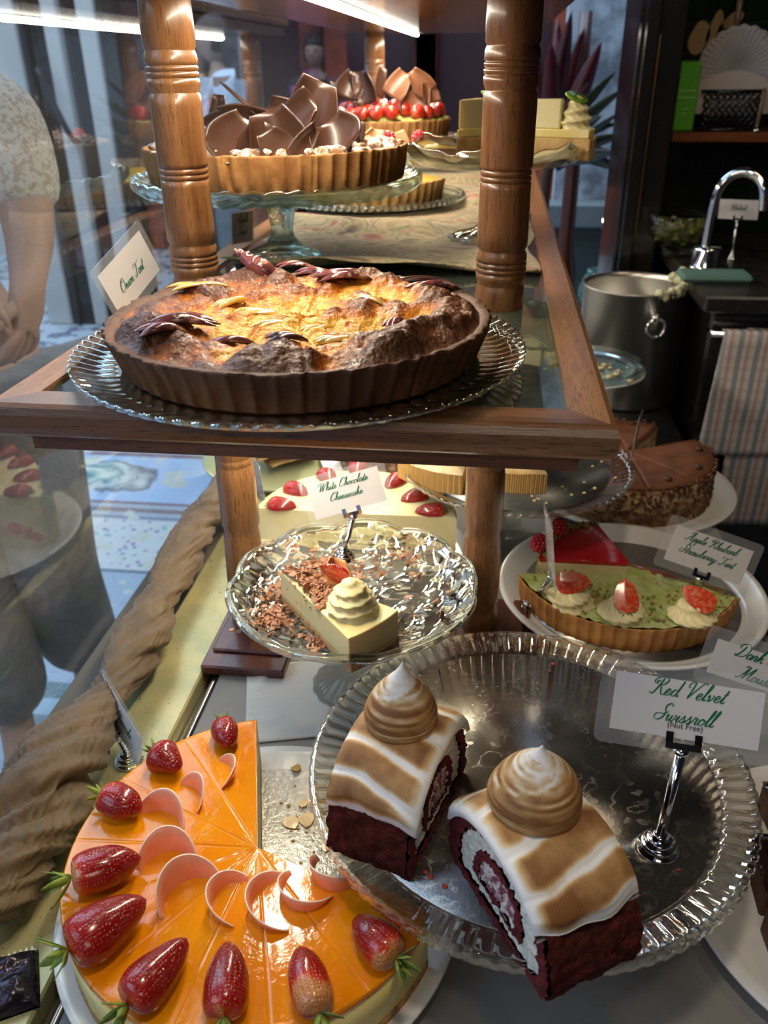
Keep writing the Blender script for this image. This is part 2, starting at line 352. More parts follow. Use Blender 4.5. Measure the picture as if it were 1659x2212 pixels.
# far side of the arcade: timber shopfronts
YW = 7.6
b = B(); b.box(-12, 6, YW, YW+0.2, ZF, 4.5)
struct('wall_far', b, M('arcade_far_wall', (0.30, 0.055, 0.030), 0.5, var=((0.08, 0.018, 0.015), 1.2, 3, 0.4, 0.65)))
b = B(); b.box(-12, -4.0, YW-0.5, YW, ZF, 4.5); b.box(-12, -11.8, -3, YW, ZF, 4.5)
struct('wall_left', b, PALE_WALL)
def shopfront(x0, x1, n):
    b = B(); g = B(); w = (x1-x0)/n
    for i in range(n+1):
        x = x0+w*i; b.rbox(x-0.09, x+0.09, YW-0.16, YW, ZF, 3.4, 0.01); b.rbox(x-0.14, x+0.14, YW-0.22, YW, ZF, ZF+0.75, 0.015); b.rbox(x-0.12, x+0.12, YW-0.20, YW, ZF+1.15, ZF+1.22, 0.01)
    b.rbox(x0, x1, YW-0.12, YW, ZF, ZF+0.55, 0.01); b.rbox(x0, x1, YW-0.14, YW, 0.75, 0.95, 0.01); b.rbox(x0, x1, YW-0.18, YW, 1.7, 2.1, 0.02)
    for i in range(n): g.box(x0+w*i+0.09, x0+w*(i+1)-0.09, YW-0.05, YW-0.03, ZF+0.55, 0.75)
    return b, g
for k, (x0, x1, n) in enumerate(((-4.0, -2.45, 2), (-2.45, -0.6, 2), (-0.6, 2.6, 3))):
    b, g = shopfront(x0, x1, n)
    o = struct('trim_%d' % (k+1), b, RED_WOOD); q = g.build('pane', DARK_GLASS, o)
# pale pilasters and glazed doors at the near left of the arcade
b = B()
for px0, px1 in ((-6, 52), (108, 140), (182, 222)):
    a, c = Q(px0, 150, 5.0), Q(px1, 150, 5.0); b.rbox(a.x, c.x, 5.0, 5.12, ZF, 3.2, 0.01)
struct('trim_4', b, PALE_WALL)
b = B()
for px0, px1 in ((66, 76), (236, 262)):
    a, c = Q(px0, 150, 5.0), Q(px1, 150, 5.0); b.rbox(a.x, c.x, 4.98, 5.1, ZF, 3.2, 0.01)
a, c = Q(52, 150, 5.0), Q(262, 150, 5.0); b.rbox(a.x, c.x, 5.02, 5.1, ZF, ZF+0.35, 0.01)
door = struct('door_1', b, M('black_door_frame', (0.015, 0.013, 0.014), 0.3))
B().box(a.x, c.x, 5.06, 5.07, ZF+0.35, 3.2).build('pane', thin_glass('door_glass', (0.45, 0.45, 0.48), 0.6, 0.03), door)
hb = B(); h0 = Q(90, 200, 4.94)
hb.tube(catmull([(h0.x-0.02, 5.0, h0.z+0.12), (h0.x+0.01, 4.93, h0.z+0.10), (h0.x+0.05, 4.93, h0.z-0.02), (h0.x+0.13, 4.93, h0.z-0.22), (h0.x+0.14, 5.0, h0.z-0.26)]), 0.018, 8)
hb.build('door_handle', M('black_metal', (0.012, 0.012, 0.013), 0.3, 0.6), door)

# the shop: window pane, room walls, ceiling
win = struct('window_1', B().box(XG-0.006, XG, -0.3, 2.62, -0.60, 1.3), thin_glass('window_glass', (0.93, 0.97, 1.0), 1.7, 0.0, 1.52, 0.02, (0.7, 0.8, 0.9)))
struct('ceiling', B().box(-0.5, 2.2, -1.9, 2.64, 1.3, 1.36), M('ceiling_paint', (0.10, 0.085, 0.07), 0.8))
struct('wall_back', B().box(-0.5, 2.2, -1.96, -1.9, ZF, 1.3), M('room_dark_paint', (0.045, 0.032, 0.024), 0.7))
struct('wall_right', B().box(2.14, 2.2, -1.9, 2.64, ZF, 1.3), MC['room_dark_paint'])
def tiles():
    m, t, nd, lk, b = nt_new('dark_green_tiles')
    tc = nd.new('ShaderNodeTexCoord'); mp = nd.new('ShaderNodeMapping'); mp.inputs['Rotation'].default_value = (PI/2, 0, 0); lk.new(tc.outputs['Object'], mp.inputs[0])
    br = nd.new('ShaderNodeTexBrick'); br.inputs['Scale'].default_value = 1.0; br.inputs['Brick Width'].default_value = 0.15; br.inputs['Row Height'].default_value = 0.075; br.inputs['Mortar Size'].default_value = 0.0015
    br.inputs['Color1'].default_value = (0.006, 0.014, 0.008, 1); br.inputs['Color2'].default_value = (0.009, 0.018, 0.011, 1); br.inputs['Mortar'].default_value = (0.02, 0.026, 0.018, 1)
    lk.new(mp.outputs[0], br.inputs[0]); lk.new(br.outputs[0], b.inputs['Base Color']); b.inputs['Roughness'].default_value = 0.15
    return m
struct('wall_front', B().box(0.34, 2.14, 2.18, 2.24, ZF, 1.3), tiles())
# black door post beside the kitchen, with its brass bead
b = B(); p0 = Q(1345, 300, 1.92)
b.rbox(0.262, 0.352, 1.92, 2.17, ZF, 1.3, 0.004); b.rbox(0.272, 0.300, 1.905, 1.93, ZF, 1.3, 0.003)
dp = struct('trim_5', b, M('black_lacquer', (0.010, 0.009, 0.009), 0.22, coat=0.5))
B().rbox(0.3005, 0.3045, 1.912, 1.919, -0.33, 0.05, 0.001).build('brass_bead', M('aged_brass', (0.45, 0.28, 0.10), 0.3, 1.0), dp)
# cold lit wall beyond the back opening
struct('wall_side', B().box(0.25, 3.2, 3.9, 4.0, ZF, 2.6), M('pale_blue_plaster', (0.46, 0.52, 0.58), 0.6, var=((0.16, 0.18, 0.21), 5.0, 5, 0.46, 0.60)))
b = B(); b.rbox(0.2, 1.6, 3.78, 3.9, -0.62, -0.52, 0.01); struct('trim_6', b, M('grey_sill', (0.16, 0.19, 0.20), 0.5))
b = B(); b.box(0.2, 1.6, 3.82, 3.9, ZF, -0.62); struct('baseboard_side', b, M('dark_grey_panel', (0.05, 0.065, 0.065), 0.4))

# ------------------------------------------------------------------ worktop, ledge and the window drape
b = B(); b.rbox(-0.272, 0.335, 0.02, 1.33, ZC-0.04, ZC, 0.002); b.rbox(-0.272, 0.085, 1.331, 2.6, ZC-0.04, ZC, 0.002)
wt = b.build('worktop', M('grey_worktop', (0.25, 0.235, 0.215), 0.45, 0.0, var=((0.19, 0.185, 0.18), 9, 5, 0.40, 0.65), bump=(30, 0.0006)))
tag(wt, 'grey stone-like worktop under the lower row of cakes', 'worktop')
tag(B().rbox(0.088, 0.372, 1.335, 2.15, -0.66, -0.621, 0.003).build('lower_bench', M('black_bench_top', (0.012, 0.012, 0.012), 0.25)), 'low black bench under the steel pot and the side plates', 'bench')
b = B(); b.box(-0.42, 0.32, 0.03, 2.14, ZF, ZC-0.09)
tag(b.build('counter_body', M('counter_dark_wood', (0.018, 0.012, 0.010), 0.4)), 'dark counter body below the worktop', 'counter')
BRASS = M('mottled_brass', (0.66, 0.57, 0.28), 0.36, 0.45, var=((0.45, 0.44, 0.23), 14, 6, 0.38, 0.62), third=((0.10, 0.09, 0.04), 240, 0.66, 0.72), bump=(220, 0.0001))
led = thing('brass_ledge', 'long mottled brass ledge running along the shop window', 'ledge', (0, 0, 0))
B().rbox(-0.358, -0.290, 0.05, 2.55, -0.600, -0.5765, 0.002).build('ledge_plate', BRASS, led)
B().rbox(-0.428, -0.3585, 0.05, 2.55, -0.600, -0.5800, 0.002).build('window_sill_plate', M('sill_dark', (0.10, 0.085, 0.06), 0.5), led)
b = B(); b.rbox(-0.2895, -0.284, 0.05, 2.55, -0.640, -0.595, 0.001); b.tube([(-0.280, 0.05, -0.592), (-0.280, 2.55, -0.592)], 0.0038, 10)
b.build('channel_rail', M('worn_aluminium', (0.45, 0.44, 0.42), 0.25, 1.0), led)

# twisted drape lying against the glass
def drape(name, pix, zc, rad, seed, label, turns):
    pts = [P(x, y, z) for (x, y), z in zip(pix, zc)]; path = catmull(pts, 14); n = len(path); k = 150; b = B(); vs = []
    rr = catmull([(r, 0, 0) for r in rad], 14)
    for i, p in enumerate(path):
        t = (path[min(i+1, n-1)] - path[max(i-1, 0)]).normalized(); side = t.cross(Vector((0, 0, 1))).normalized(); up = side.cross(t)
        s = i/(n-1); r0 = rr[i].x
        for j in range(k):
            a = 2*PI*j/k; tw = a + turns*2*PI*s
            w1 = tw + 0.9*fbm(s*5, seed) + 0.25*fbm(s*14, math.cos(a), seed); fold = 0.20*abs(math.sin(1.5*w1))**0.55 - 0.10 + 0.17*(1-abs(math.sin(3.5*w1+2*fbm(s*6, 3.1)))**0.6) + 0.10*(1-abs(math.sin(8*w1+3*fbm(s*9, 5.5)))**0.7) + 0.03*math.sin(21*w1) - 0.30*math.exp(-(math.sin(0.5*w1+4*s)/0.14)**2)
            knot = 0.15*fbm(s*7 + math.cos(a)*0.6, math.sin(a)*0.8, seed+5)
            r = r0*(0.80 + fold + knot)*0.92
            vs.append(p + side*(r*math.cos(a)*1.1) + up*(r*math.sin(a)*0.82))
    fs = [(i*k+j, i*k+(j+1) % k, (i+1)*k+(j+1) % k, (i+1)*k+j) for i in range(n-1) for j in range(k)]
    fs += [tuple(range(k))[::-1], tuple((n-1)*k+j for j in range(k))]
    b.add(vs, fs)
    o = b.build(name, M('bronze_voile', (0.165, 0.105, 0.050), 0.6, sheen=0.15, var=((0.10, 0.064, 0.032), 16, 5, 0.4, 0.62), bump=(1500, 0.0001), bump2=(30, 0.002)))
    return tag(o, label, 'drape')
drape('window_drape', [(-60, 2010), (0, 1890), (70, 1745), (150, 1620), (235, 1500), (300, 1390), (345, 1290), (395, 1200), (430, 1130), (480, 1080), (520, 1010)],
      [-0.548, -0.545, -0.538, -0.535, -0.540, -0.545, -0.545, -0.545, -0.545, -0.545, -0.545], [0.018, 0.034, 0.044, 0.038, 0.019, 0.030, 0.021, 0.029, 0.026, 0.030, 0.023], 3.3,
      'bronze voile drape twisted along the bottom of the shop window', 2.9)
# dark wrapped packet at the near end of the ledge
b = B(); c = P(-20, 2125, -0.565)
def pk(u, v):
    x = (u-0.5)*0.060; y = (v-0.5)*0.045; h = 0.014*(max(0, 1-abs(2*u-1)**3)*max(0, 1-abs(2*v-1)**3))**0.5*(1+0.3*fbm(u*3, v*3)); return (x, y, h + 0.002*fbm(u*9, v*9, 2))
b.grid(24, 24, pk); b.grid(24, 24, lambda u, v: (pk(u, v)[0], pk(u, v)[1], -0.002), mi=0)
pkt = b.build('wrapped_packet', M('dark_foil', (0.04, 0.035, 0.05), 0.22, 0.7, bump=(90, 0.001)), loc=(c.x, c.y, -0.5745), rot=(0, 0, 0.5))
tag(pkt, 'small dark foil packet at the near end of the brass ledge', 'packet')
b = B()
for i in range(14): b.add([(-0.028+i*0.004, 0.0225, 0.001), (-0.024+i*0.004, 0.0225, 0.001), (-0.026+i*0.004, 0.027, 0.001)], [(0, 1, 2)])
b.box(-0.029, 0.029, 0.016, 0.0226, 0.0002, 0.0016); b.build('crimped_edge', M('white_foil_edge', (0.8, 0.8, 0.8), 0.3), pkt)

# ------------------------------------------------------------------ raised wooden display stand
st = thing('display_stand', 'turned wooden display stand with a glass shelf held on columns', 'display stand', (0, 0, ZC))
def T(b, dz=-ZC): b.v = [(x, y, z+dz) for x, y, z in b.v]; return b
XL, XR, YF, YB = -0.338, 0.084, 0.486, 2.25
fw = 0.030; zt = ZS+0.003
def rail(poly_fn):
    """mitred board swept with a rounded, stepped section; poly_fn(t, d) gives the plan point at distance d from the outer edge"""
    prof = [(fw, zt-0.022), (fw, zt), (0.006, zt), (0.002, zt-0.002), (0.0, zt-0.007), (0.0, zt-0.016), (0.002, zt-0.021), (0.006, zt-0.024), (0.018, zt-0.024), (0.018, zt-0.030), (0.021, zt-0.031), (0.021, zt-0.040), (0.028, zt-0.041), (0.045, zt-0.041)]
    b = B(); k = len(prof); vs = []
    for e in (0, 1):
        for d, z in prof: x, y = poly_fn(e, d); vs.append((x, y, z))
    b.add(vs, [(j, k+j, k+j+1, j+1) for j in range(k-1)], 0, False); return T(b)
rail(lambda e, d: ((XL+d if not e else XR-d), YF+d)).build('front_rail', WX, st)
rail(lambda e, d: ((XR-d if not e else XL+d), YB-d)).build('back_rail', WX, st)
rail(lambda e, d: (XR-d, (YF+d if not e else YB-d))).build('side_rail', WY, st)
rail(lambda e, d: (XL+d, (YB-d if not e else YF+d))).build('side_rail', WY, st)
T(B().box(XL+fw, XR-fw, YF+fw, YB-fw, ZS-0.006, ZS)).build('glass_insert', thin_glass('shelf_glass', (0.80, 0.90, 0.86), 1.6, 0.01, 1.52, 0.04, (0.5, 0.6, 0.55)), st)
T(B().box(XL+fw-0.001, XR-fw+0.001, YF+fw-0.001, YB-fw, ZS-0.0225, ZS-0.0205)).build('shelf_board', M('smoked_board', (0.10, 0.075, 0.05), 0.25, coat=0.3), st)
# columns
ZT = 0.066
def zc_(py): return 0.064 - (py+59)*0.264/724
def column_prof():
    r = 0.0222; g = 0.0012; pr = [(r*0.9, ZT)]
    def groove(py, rr): z = zc_(py); return [(rr, z+0.0009), (rr-g, z+0.0003), (rr-g, z-0.0003), (rr, z-0.0009)]
    pr += [(r*0.98, ZT-0.002), (r*1.03, zc_(20)), (r*1.03, zc_(70)), (r*0.97, zc_(76)), (r*0.97, zc_(79)), (r*1.02, zc_(86)), (r*1.04, zc_(100))]
    for p_ in (109, 122, 136): pr += groove(p_, r*1.04)
    pr += [(r*1.04, zc_(152)), (r*0.96, zc_(166)), (r*0.96, zc_(169)), (r*1.02, zc_(173)), (r*1.03, zc_(200)), (r*1.02, zc_(325))]
    for p_ in (336, 350, 363): pr += groove(p_, r*1.0)
    pr += [(r*1.0, zc_(380)), (r*1.03, zc_(480)), (r*1.03, zc_(512)), (r*0.95, zc_(519)), (r*0.95, zc_(522)), (r*1.02, zc_(530)), (r*1.03, zc_(540))]
    for p_ in (549, 562, 575): pr += groove(p_, r*1.03)
    pr += [(r*1.02, zc_(590)), (r*0.94, zc_(602)), (r*0.94, zc_(606)), (r*1.0, zc_(612)), (r*1.0, ZS)]
    return pr
def lower_prof():
    r = 0.0215; zt2, zb = ZS-0.036, ZC+0.011; L = zt2-zb; pr = [(r*0.86, zt2)]
    f = lambda s: zt2 - L*s
    pr += [(r*0.90, f(0.02)), (r*0.93, f(0.2)), (r*0.92, f(0.33))]
    for s in (0.36, 0.385): pr += [(r*0.92, f(s-0.004)), (r*0.88, f(s)), (r*0.92, f(s+0.004))]
    pr += [(r*0.95, f(0.44)), (r*0.96, f(0.60)), (r*0.86, f(0.62)), (r*0.92, f(0.64)), (r*1.0, f(0.8)), (r*0.98, f(0.88)), (r*0.88, f(0.90)), (r*0.96, f(0.92)), (r*1.0, f(0.95)), (r*1.0, zb)]
    return pr
for (x, y) in ((-0.287, 0.795), (0.008, 0.785), (-0.287, 2.12), (0.008, 2.12)):
    T(B().lathe(column_prof(), 40, cx=0, cy=0)).build('column', WZ, st, loc=(x, y, 0))
for (x, y) in ((-0.258, 0.765), (0.004, 0.785), (-0.262, 2.12), (0.004, 2.12)):
    T(B().lathe(lower_prof(), 40)).build('lower_column', WZ, st, loc=(x, y, 0))
    b = B(); b.rbox(-0.046, 0.046, -0.085 if y < 1 else -0.06, 0.06, 0.0, 0.012, 0.002); b.rbox(-0.040, 0.040, -0.06 if y < 1 else -0.05, 0.05, 0.012, 0.016, 0.002)
    b.build('foot', wood('mahogany', 1, (0.13, 0.035, 0.018), (0.06, 0.016, 0.01)), st, loc=(x+0.012, y, 0))
# top shelf
b = B(); b.rbox(XL, XR, 0.40, YB, ZT, ZT+0.020, 0.003); T(b).build('top_shelf', wood('wood_top_shelf', 0, (0.30, 0.15, 0.065), (0.17, 0.075, 0.03), 0.22, 0.6), st)
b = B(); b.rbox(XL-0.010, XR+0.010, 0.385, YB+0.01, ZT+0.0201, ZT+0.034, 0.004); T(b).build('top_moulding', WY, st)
LED = M('led_tube', (1, 1, 1), 0.5, emit=((1.0, 0.93, 0.78), 14.0))
T(B().rbox(-0.203, -0.195, 0.45, 2.20, ZT-0.006, ZT-0.0003, 0.001)).build('light_strip', LED, st)
T(B().rbox(-0.214, -0.184, 0.448, 2.202, ZT-0.0006, ZT+0.0002, 0.0001)).build('light_channel', STEEL, st)
T(B().rbox(-0.196, -0.183, 0.540, 2.15, ZS-0.0405, ZS-0.0345, 0.001)).build('light_strip', LED, st)
T(B().rbox(-0.21, -0.17, 0.538, 2.152, ZS-0.0345, ZS-0.0225, 0.0005)).build('light_channel', MC['mottled_brass'], st)
area('upper_light_strip_glow', (-0.199, 1.38, ZT-0.008), 0.008, 1.62, 4.9, (1.0, 0.86, 0.66), (0, 0, -1))
area('lower_light_strip_glow', (-0.189, 1.3, ZS-0.043), 0.013, 1.55, 3.5, (1.0, 0.86, 0.66), (0, 0, -1))
# ------------------------------------------------------------------ lettering: one-stroke copperplate hand
GL = {
 'a': (0.44, [[(.36,.32),(.22,.40),(.06,.24),(.06,.06),(.18,.0),(.32,.16),(.38,.38),(.33,.12),(.38,.0),(.48,.1)]]),
 'b': (0.40, [[(.0,.1),(.16,.5),(.24,.92),(.17,.96),(.10,.6),(.07,.1),(.14,.0),(.28,.06),(.32,.28),(.22,.38),(.40,.34)]]),
 'c': (0.36, [[(.32,.30),(.26,.39),(.10,.30),(.05,.10),(.14,.0),(.28,.05),(.40,.16)]]),
 'd': (0.46, [[(.34,.32),(.2,.40),(.06,.24),(.06,.06),(.18,.0),(.32,.2),(.42,.95)],[(.42,.95),(.36,.4),(.34,.1),(.40,.0),(.50,.1)]]),
 'e': (0.36, [[(.0,.1),(.16,.18),(.28,.30),(.22,.40),(.10,.32),(.05,.12),(.12,.0),(.26,.04),(.40,.16)]]),
 'g': (0.44, [[(.36,.32),(.22,.40),(.06,.24),(.06,.06),(.18,.0),(.34,.2),(.38,.38),(.28,-.1),(.12,-.44),(.02,-.36),(.2,-.1),(.46,.12)]]),
 'h': (0.46, [[(.0,.1),(.18,.55),(.25,.92),(.18,.96),(.11,.6),(.06,.0)],[(.08,.14),(.22,.38),(.32,.34),(.30,.08),(.36,.0),(.48,.1)]]),
 'i': (0.24, [[(.0,.1),(.12,.38),(.08,.08),(.14,.0),(.26,.1)],[(.17,.55),(.185,.57)]]),
 'k': (0.44, [[(.0,.1),(.18,.55),(.25,.92),(.18,.96),(.11,.6),(.06,.0)],[(.08,.16),(.24,.38),(.30,.30),(.14,.2),(.28,.12),(.34,.0),(.46,.1)]]),
 'l': (0.26, [[(.0,.1),(.18,.55),(.25,.92),(.18,.96),(.11,.6),(.08,.08),(.14,.0),(.28,.1)]]),
 'm': (0.66, [[(.0,.22),(.10,.38),(.06,.0)],[(.08,.16),(.22,.38),(.28,.3),(.24,.0)],[(.26,.16),(.40,.38),(.47,.3),(.44,.06),(.52,.0),(.66,.1)]]),
 'n': (0.48, [[(.0,.22),(.10,.38),(.06,.0)],[(.08,.16),(.24,.38),(.32,.3),(.28,.06),(.36,.0),(.48,.1)]]),
 'o': (0.40, [[(.20,.39),(.06,.28),(.05,.06),(.16,.0),(.30,.1),(.32,.3),(.20,.39),(.24,.3),(.42,.32)]]),
 'p': (0.44, [[(.0,.15),(.14,.40),(.08,.0),(.0,-.42)],[(.10,.2),(.24,.39),(.34,.28),(.28,.05),(.16,.0),(.30,.02),(.46,.12)]]),
 'r': (0.36, [[(.0,.1),(.10,.42),(.14,.36),(.26,.36),(.20,.1),(.26,.0),(.38,.1)]]),
 's': (0.34, [[(.0,.12),(.12,.30),(.16,.44),(.17,.32),(.25,.16),(.20,.01),(.08,.0),(.04,.07)],[(.20,.01),(.36,.12)]]),
 't': (0.28, [[(.0,.1),(.16,.5),(.20,.78),(.10,.1),(.16,.0),(.30,.1)],[(.04,.50),(.30,.54)]]),
 'u': (0.48, [[(.0,.2),(.10,.38),(.06,.08),(.14,.0),(.28,.14),(.36,.38),(.32,.08),(.38,.0),(.50,.1)]]),
 'v': (0.40, [[(.0,.24),(.08,.38),(.12,.2),(.14,.0),(.28,.16),(.32,.36),(.28,.38),(.42,.32)]]),
 'w': (0.58, [[(.0,.24),(.08,.38),(.08,.08),(.14,.0),(.26,.14),(.32,.36)],[(.30,.3),(.28,.06),(.36,.0),(.48,.16),(.50,.36),(.46,.38),(.60,.32)]]),
 'y': (0.46, [[(.0,.2),(.10,.38),(.06,.08),(.14,.0),(.28,.14),(.36,.38),(.28,-.1),(.12,-.44),(.02,-.36),(.2,-.1),(.48,.12)]]),
 'R': (0.80, [[(.40,.95),(.32,.5),(.20,.08),(.06,.0),(-.04,.1)],[(.06,.62),(-.06,.72),(.0,.90),(.24,1.02),(.56,1.0),(.68,.84),(.56,.62),(.34,.54),(.46,.44),(.60,.1),(.70,.0),(.84,.08)],[(.22,.82),(.10,.70),(.16,.58)]]),
 'V': (0.66, [[(.12,.64),(-.02,.66),(-.02,.86),(.14,1.0),(.26,.92),(.26,.5),(.22,.0)],[(.22,.0),(.46,.5),(.72,.98),(.86,1.0),(.90,.92)]]),
 'S': (0.62, [[(.60,.86),(.64,.98),(.50,1.02),(.34,.90),(.34,.68),(.46,.44),(.40,.14),(.20,.0),(.0,.06),(-.06,.24),(.06,.40),(.34,.38),(.60,.52)]]),
 'W': (0.98, [[(.10,.66),(-.02,.68),(-.02,.88),(.14,1.0),(.26,.9),(.24,.4),(.20,.0)],[(.20,.0),(.42,.5),(.62,.96)],[(.60,.94),(.56,.4),(.52,.0)],[(.52,.0),(.76,.5),(1.02,.98),(1.14,1.0)]]),
 'C': (0.66, [[(.60,.80),(.66,.96),(.50,1.02),(.26,.88),(.08,.54),(.06,.18),(.22,.0),(.44,.06),(.62,.26)],[(.26,.66),(.16,.78),(.26,.90),(.44,.84)]]),
 'A': (0.86, [[(-.06,.14),(.0,.0),(.16,.04),(.44,.54),(.66,1.0)],[(.66,1.0),(.62,.5),(.60,.08),(.68,.0),(.84,.1)],[(.20,.38),(.44,.44),(.76,.36)],[(.66,1.0),(.4,.96),(.2,.8)]]),
 'T': (0.66, [[(.04,.72),(-.02,.90),(.14,1.0),(.40,.92),(.70,.94),(.92,1.06)],[(.48,.94),(.44,.5),(.32,.1),(.12,.0),(.0,.1),(.06,.2)]]),
 'D': (0.84, [[(.36,.86),(.30,.4),(.16,.04),(.02,.02),(.06,.12),(.32,.02),(.60,.08),(.78,.38),(.74,.76),(.52,.98),(.22,1.0),(.0,.84),(.0,.66),(.12,.60)]]),
 'M': (1.04, [[(-.08,.1),(.0,.0),(.16,.1),(.34,.6),(.44,.96)],[(.44,.96),(.42,.4),(.40,.02)],[(.40,.02),(.62,.5),(.86,.98)],[(.86,.98),(.80,.4),(.80,.06),(.88,.0),(1.02,.1)],[(.44,.96),(.30,1.0),(.16,.86)]]),
 'O': (0.74, [[(.40,1.0),(.14,.84),(.04,.46),(.12,.10),(.34,.0),(.58,.18),(.68,.56),(.56,.92),(.34,.98),(.22,.84),(.34,.72),(.60,.76)]]),
 ' ': (0.34, []),
}
def write(b, text, size, cx, cy, y=0.0, slant=0.42, wmax=0.125, mi=0):
    """thin ink strokes in the plane y = const, text centred on (cx, cy)"""
    total = sum(GL[c][0] for c in text); x = -total/2
    for c in text:
        for st_ in GL[c][1]:
            pts = catmull([(p[0]+x+p[1]*slant-0.16, 0, p[1]) for p in st_], 6)
            L = []
            for i, p in enumerate(pts):
                t = (pts[min(i+1, len(pts)-1)] - pts[max(i-1, 0)]); t = t.normalized() if t.length > 0 else Vector((1, 0, 0))
                down = max(0.0, abs(t.z*0.92 + t.x*0.38)) * (1.0 if t.z < 0 else 0.55)
                w = wmax*(0.30 + 0.70*down)*0.5; n = Vector((-t.z, 0, t.x))*w
                L += [p+n, p-n]
            vs = [(cx+q.x*size, y, cy+(q.z-0.3)*size) for q in L]
            b.add(vs, [(2*i, 2*i+1, 2*i+3, 2*i+2) for i in range(len(pts)-1)], mi, False)
        x += GL[c][0]
def plain_text(name, s, size, mat, parent, loc):
    cu = bpy.data.curves.new(name, 'FONT'); cu.body = s; cu.size = size; cu.align_x = 'CENTER'; cu.align_y = 'CENTER'; cu.extrude = 0.00002
    q = bpy.data.objects.new('text_source', cu); C.objects.link(q); bpy.context.view_layer.update()
    me = bpy.data.meshes.new_from_object(q.evaluated_get(bpy.context.evaluated_depsgraph_get())); bpy.data.objects.remove(q)
    o = bpy.data.objects.new(name, me); C.objects.link(o); me.materials.clear(); me.materials.append(mat); o.parent = parent; o.location = loc; o.rotation_euler = (PI/2, 0, 0); return o

def name_card(label, tl, tr, bl, w, lines, size=0.011, margin=0.010, wm=0.10, extra=None, holder=None, hlabel=None, base=None, cardh=0.45, letter_dy=0.0, film=True, group=None):
    """card whose printed paper has its corners near tl, tr, bl (world points); holder = rod from base to the card"""
    tl, tr, bl = Vector(tl), Vector(tr), Vector(bl)
    ex = (tr-tl).normalized(); ez = (tl-bl); ez = (ez - ex*ez.dot(ex)).normalized(); ey = ez.cross(ex)
    W_ = (tr-tl).length; H_ = (tl-bl).length; c = (tr+bl)/2
    t = thing('name_card', label, 'sign'); t.matrix_world = Matrix(((ex.x, ey.x, ez.x, c.x), (ex.y, ey.y, ez.y, c.y), (ex.z, ey.z, ez.z, c.z), (0, 0, 0, 1)))
    if group: t['group'] = group
    B().box(-W_/2, W_/2, -0.0001, 0.0001, -H_/2, H_/2).build('paper', PAPER, t)
    if film:
        m = margin; r = 0.005; poly = []
        for (sx, sy, a0) in ((1, 1, 0), (-1, 1, 90), (-1, -1, 180), (1, -1, 270)):
            for k in range(5): a = R(a0+k*22.5); poly.append((sx*(W_/2+m-r)+r*math.cos(a), sy*(H_/2+m-r)+r*math.sin(a)))
        b = B(); b.prism(poly, -0.0004, 0.0004); b.v = [(x, -z, y) for x, y, z in b.v]; b.build('laminate_sleeve', LAM, t)
    b = B(); n = len(lines)
    for i, ln in enumerate(lines): write(b, ln, size, 0, H_*0.5*(0.52 if n > 1 else 0.1) - i*size*1.45 + letter_dy, -0.0007, wmax=wm)
    if lines: b.build('lettering', INK, t)
    if extra: plain_text('lettering', extra[0], extra[1], BLACKINK, t, (extra[2], -0.0007, extra[3]))
    if holder is not None:
        bs = Vector(base); top = c - ez*(H_/2+margin*0.6); sign_holder(bs, top, ex, ey, holder, hlabel)
    return t
def sign_holder(bs, top, ex, ey, s, label):
    """turned chrome foot, straight rod and a two-jaw clip"""
    h = thing('card_holder', label, 'card holder', bs)
    k = s
    b = B().lathe([(0.0, 0), (0.0125*k, 0), (0.0130*k, 0.0012), (0.0125*k, 0.0028), (0.0105*k, 0.0036), (0.0105*k, 0.0046), (0.0112*k, 0.0056), (0.0100*k, 0.0072), (0.0078*k, 0.0078), (0.0082*k, 0.0092), (0.0070*k, 0.0106), (0.0050*k, 0.0112), (0.0046*k, 0.0135), (0.0036*k, 0.0150), (0, 0.0150)], 32)
    b.build('base', CHROME, h)
    d = top-bs; B().tube([(0, 0, 0.013), (d.x*0.5, d.y*0.5, d.z*0.5), d - Vector((0, 0, 0.003))], 0.0032*k, 14).build('stem', CHROME, h)
    b = B(); up = ex.cross(ey) * 1.0; up = ex.cross(ey); up = Vector((ex.y*ey.z-ex.z*ey.y, ex.z*ey.x-ex.x*ey.z, ex.x*ey.y-ex.y*ey.x))
    b.tube([d-Vector((0, 0, 0.006)), d-Vector((0, 0, 0.003)), d], [0.003*k, 0.0052*k, 0.0045*k], 12)
    def bar(c0, c1, w, th): # flat strip
        c0, c1 = Vector(c0), Vector(c1); vs = []
        for c_ in (c0, c1):
            for a_ in (-w, w):
                for q in (-th, th): vs.append(c_ + ex*a_ + ey*q)
        b.add(vs, [(0, 1, 3, 2), (4, 6, 7, 5), (0, 4, 5, 1), (2, 3, 7, 6), (0, 2, 6, 4), (1, 5, 7, 3)], 0, False)
    for q in (-0.0022, 0.0022):
        bar(d+ey*q-up*0.001, d+ey*q+up*0.003*k, 0.0105*k, 0.0004)
        for sx in (-0.0085*k, 0.0085*k): bar(d+ey*q+ex*sx+up*0.003*k, d+ey*q*0.5+ex*sx+up*0.009*k, 0.0022*k, 0.0004)
    b.build('clip', CHROME, h); return h

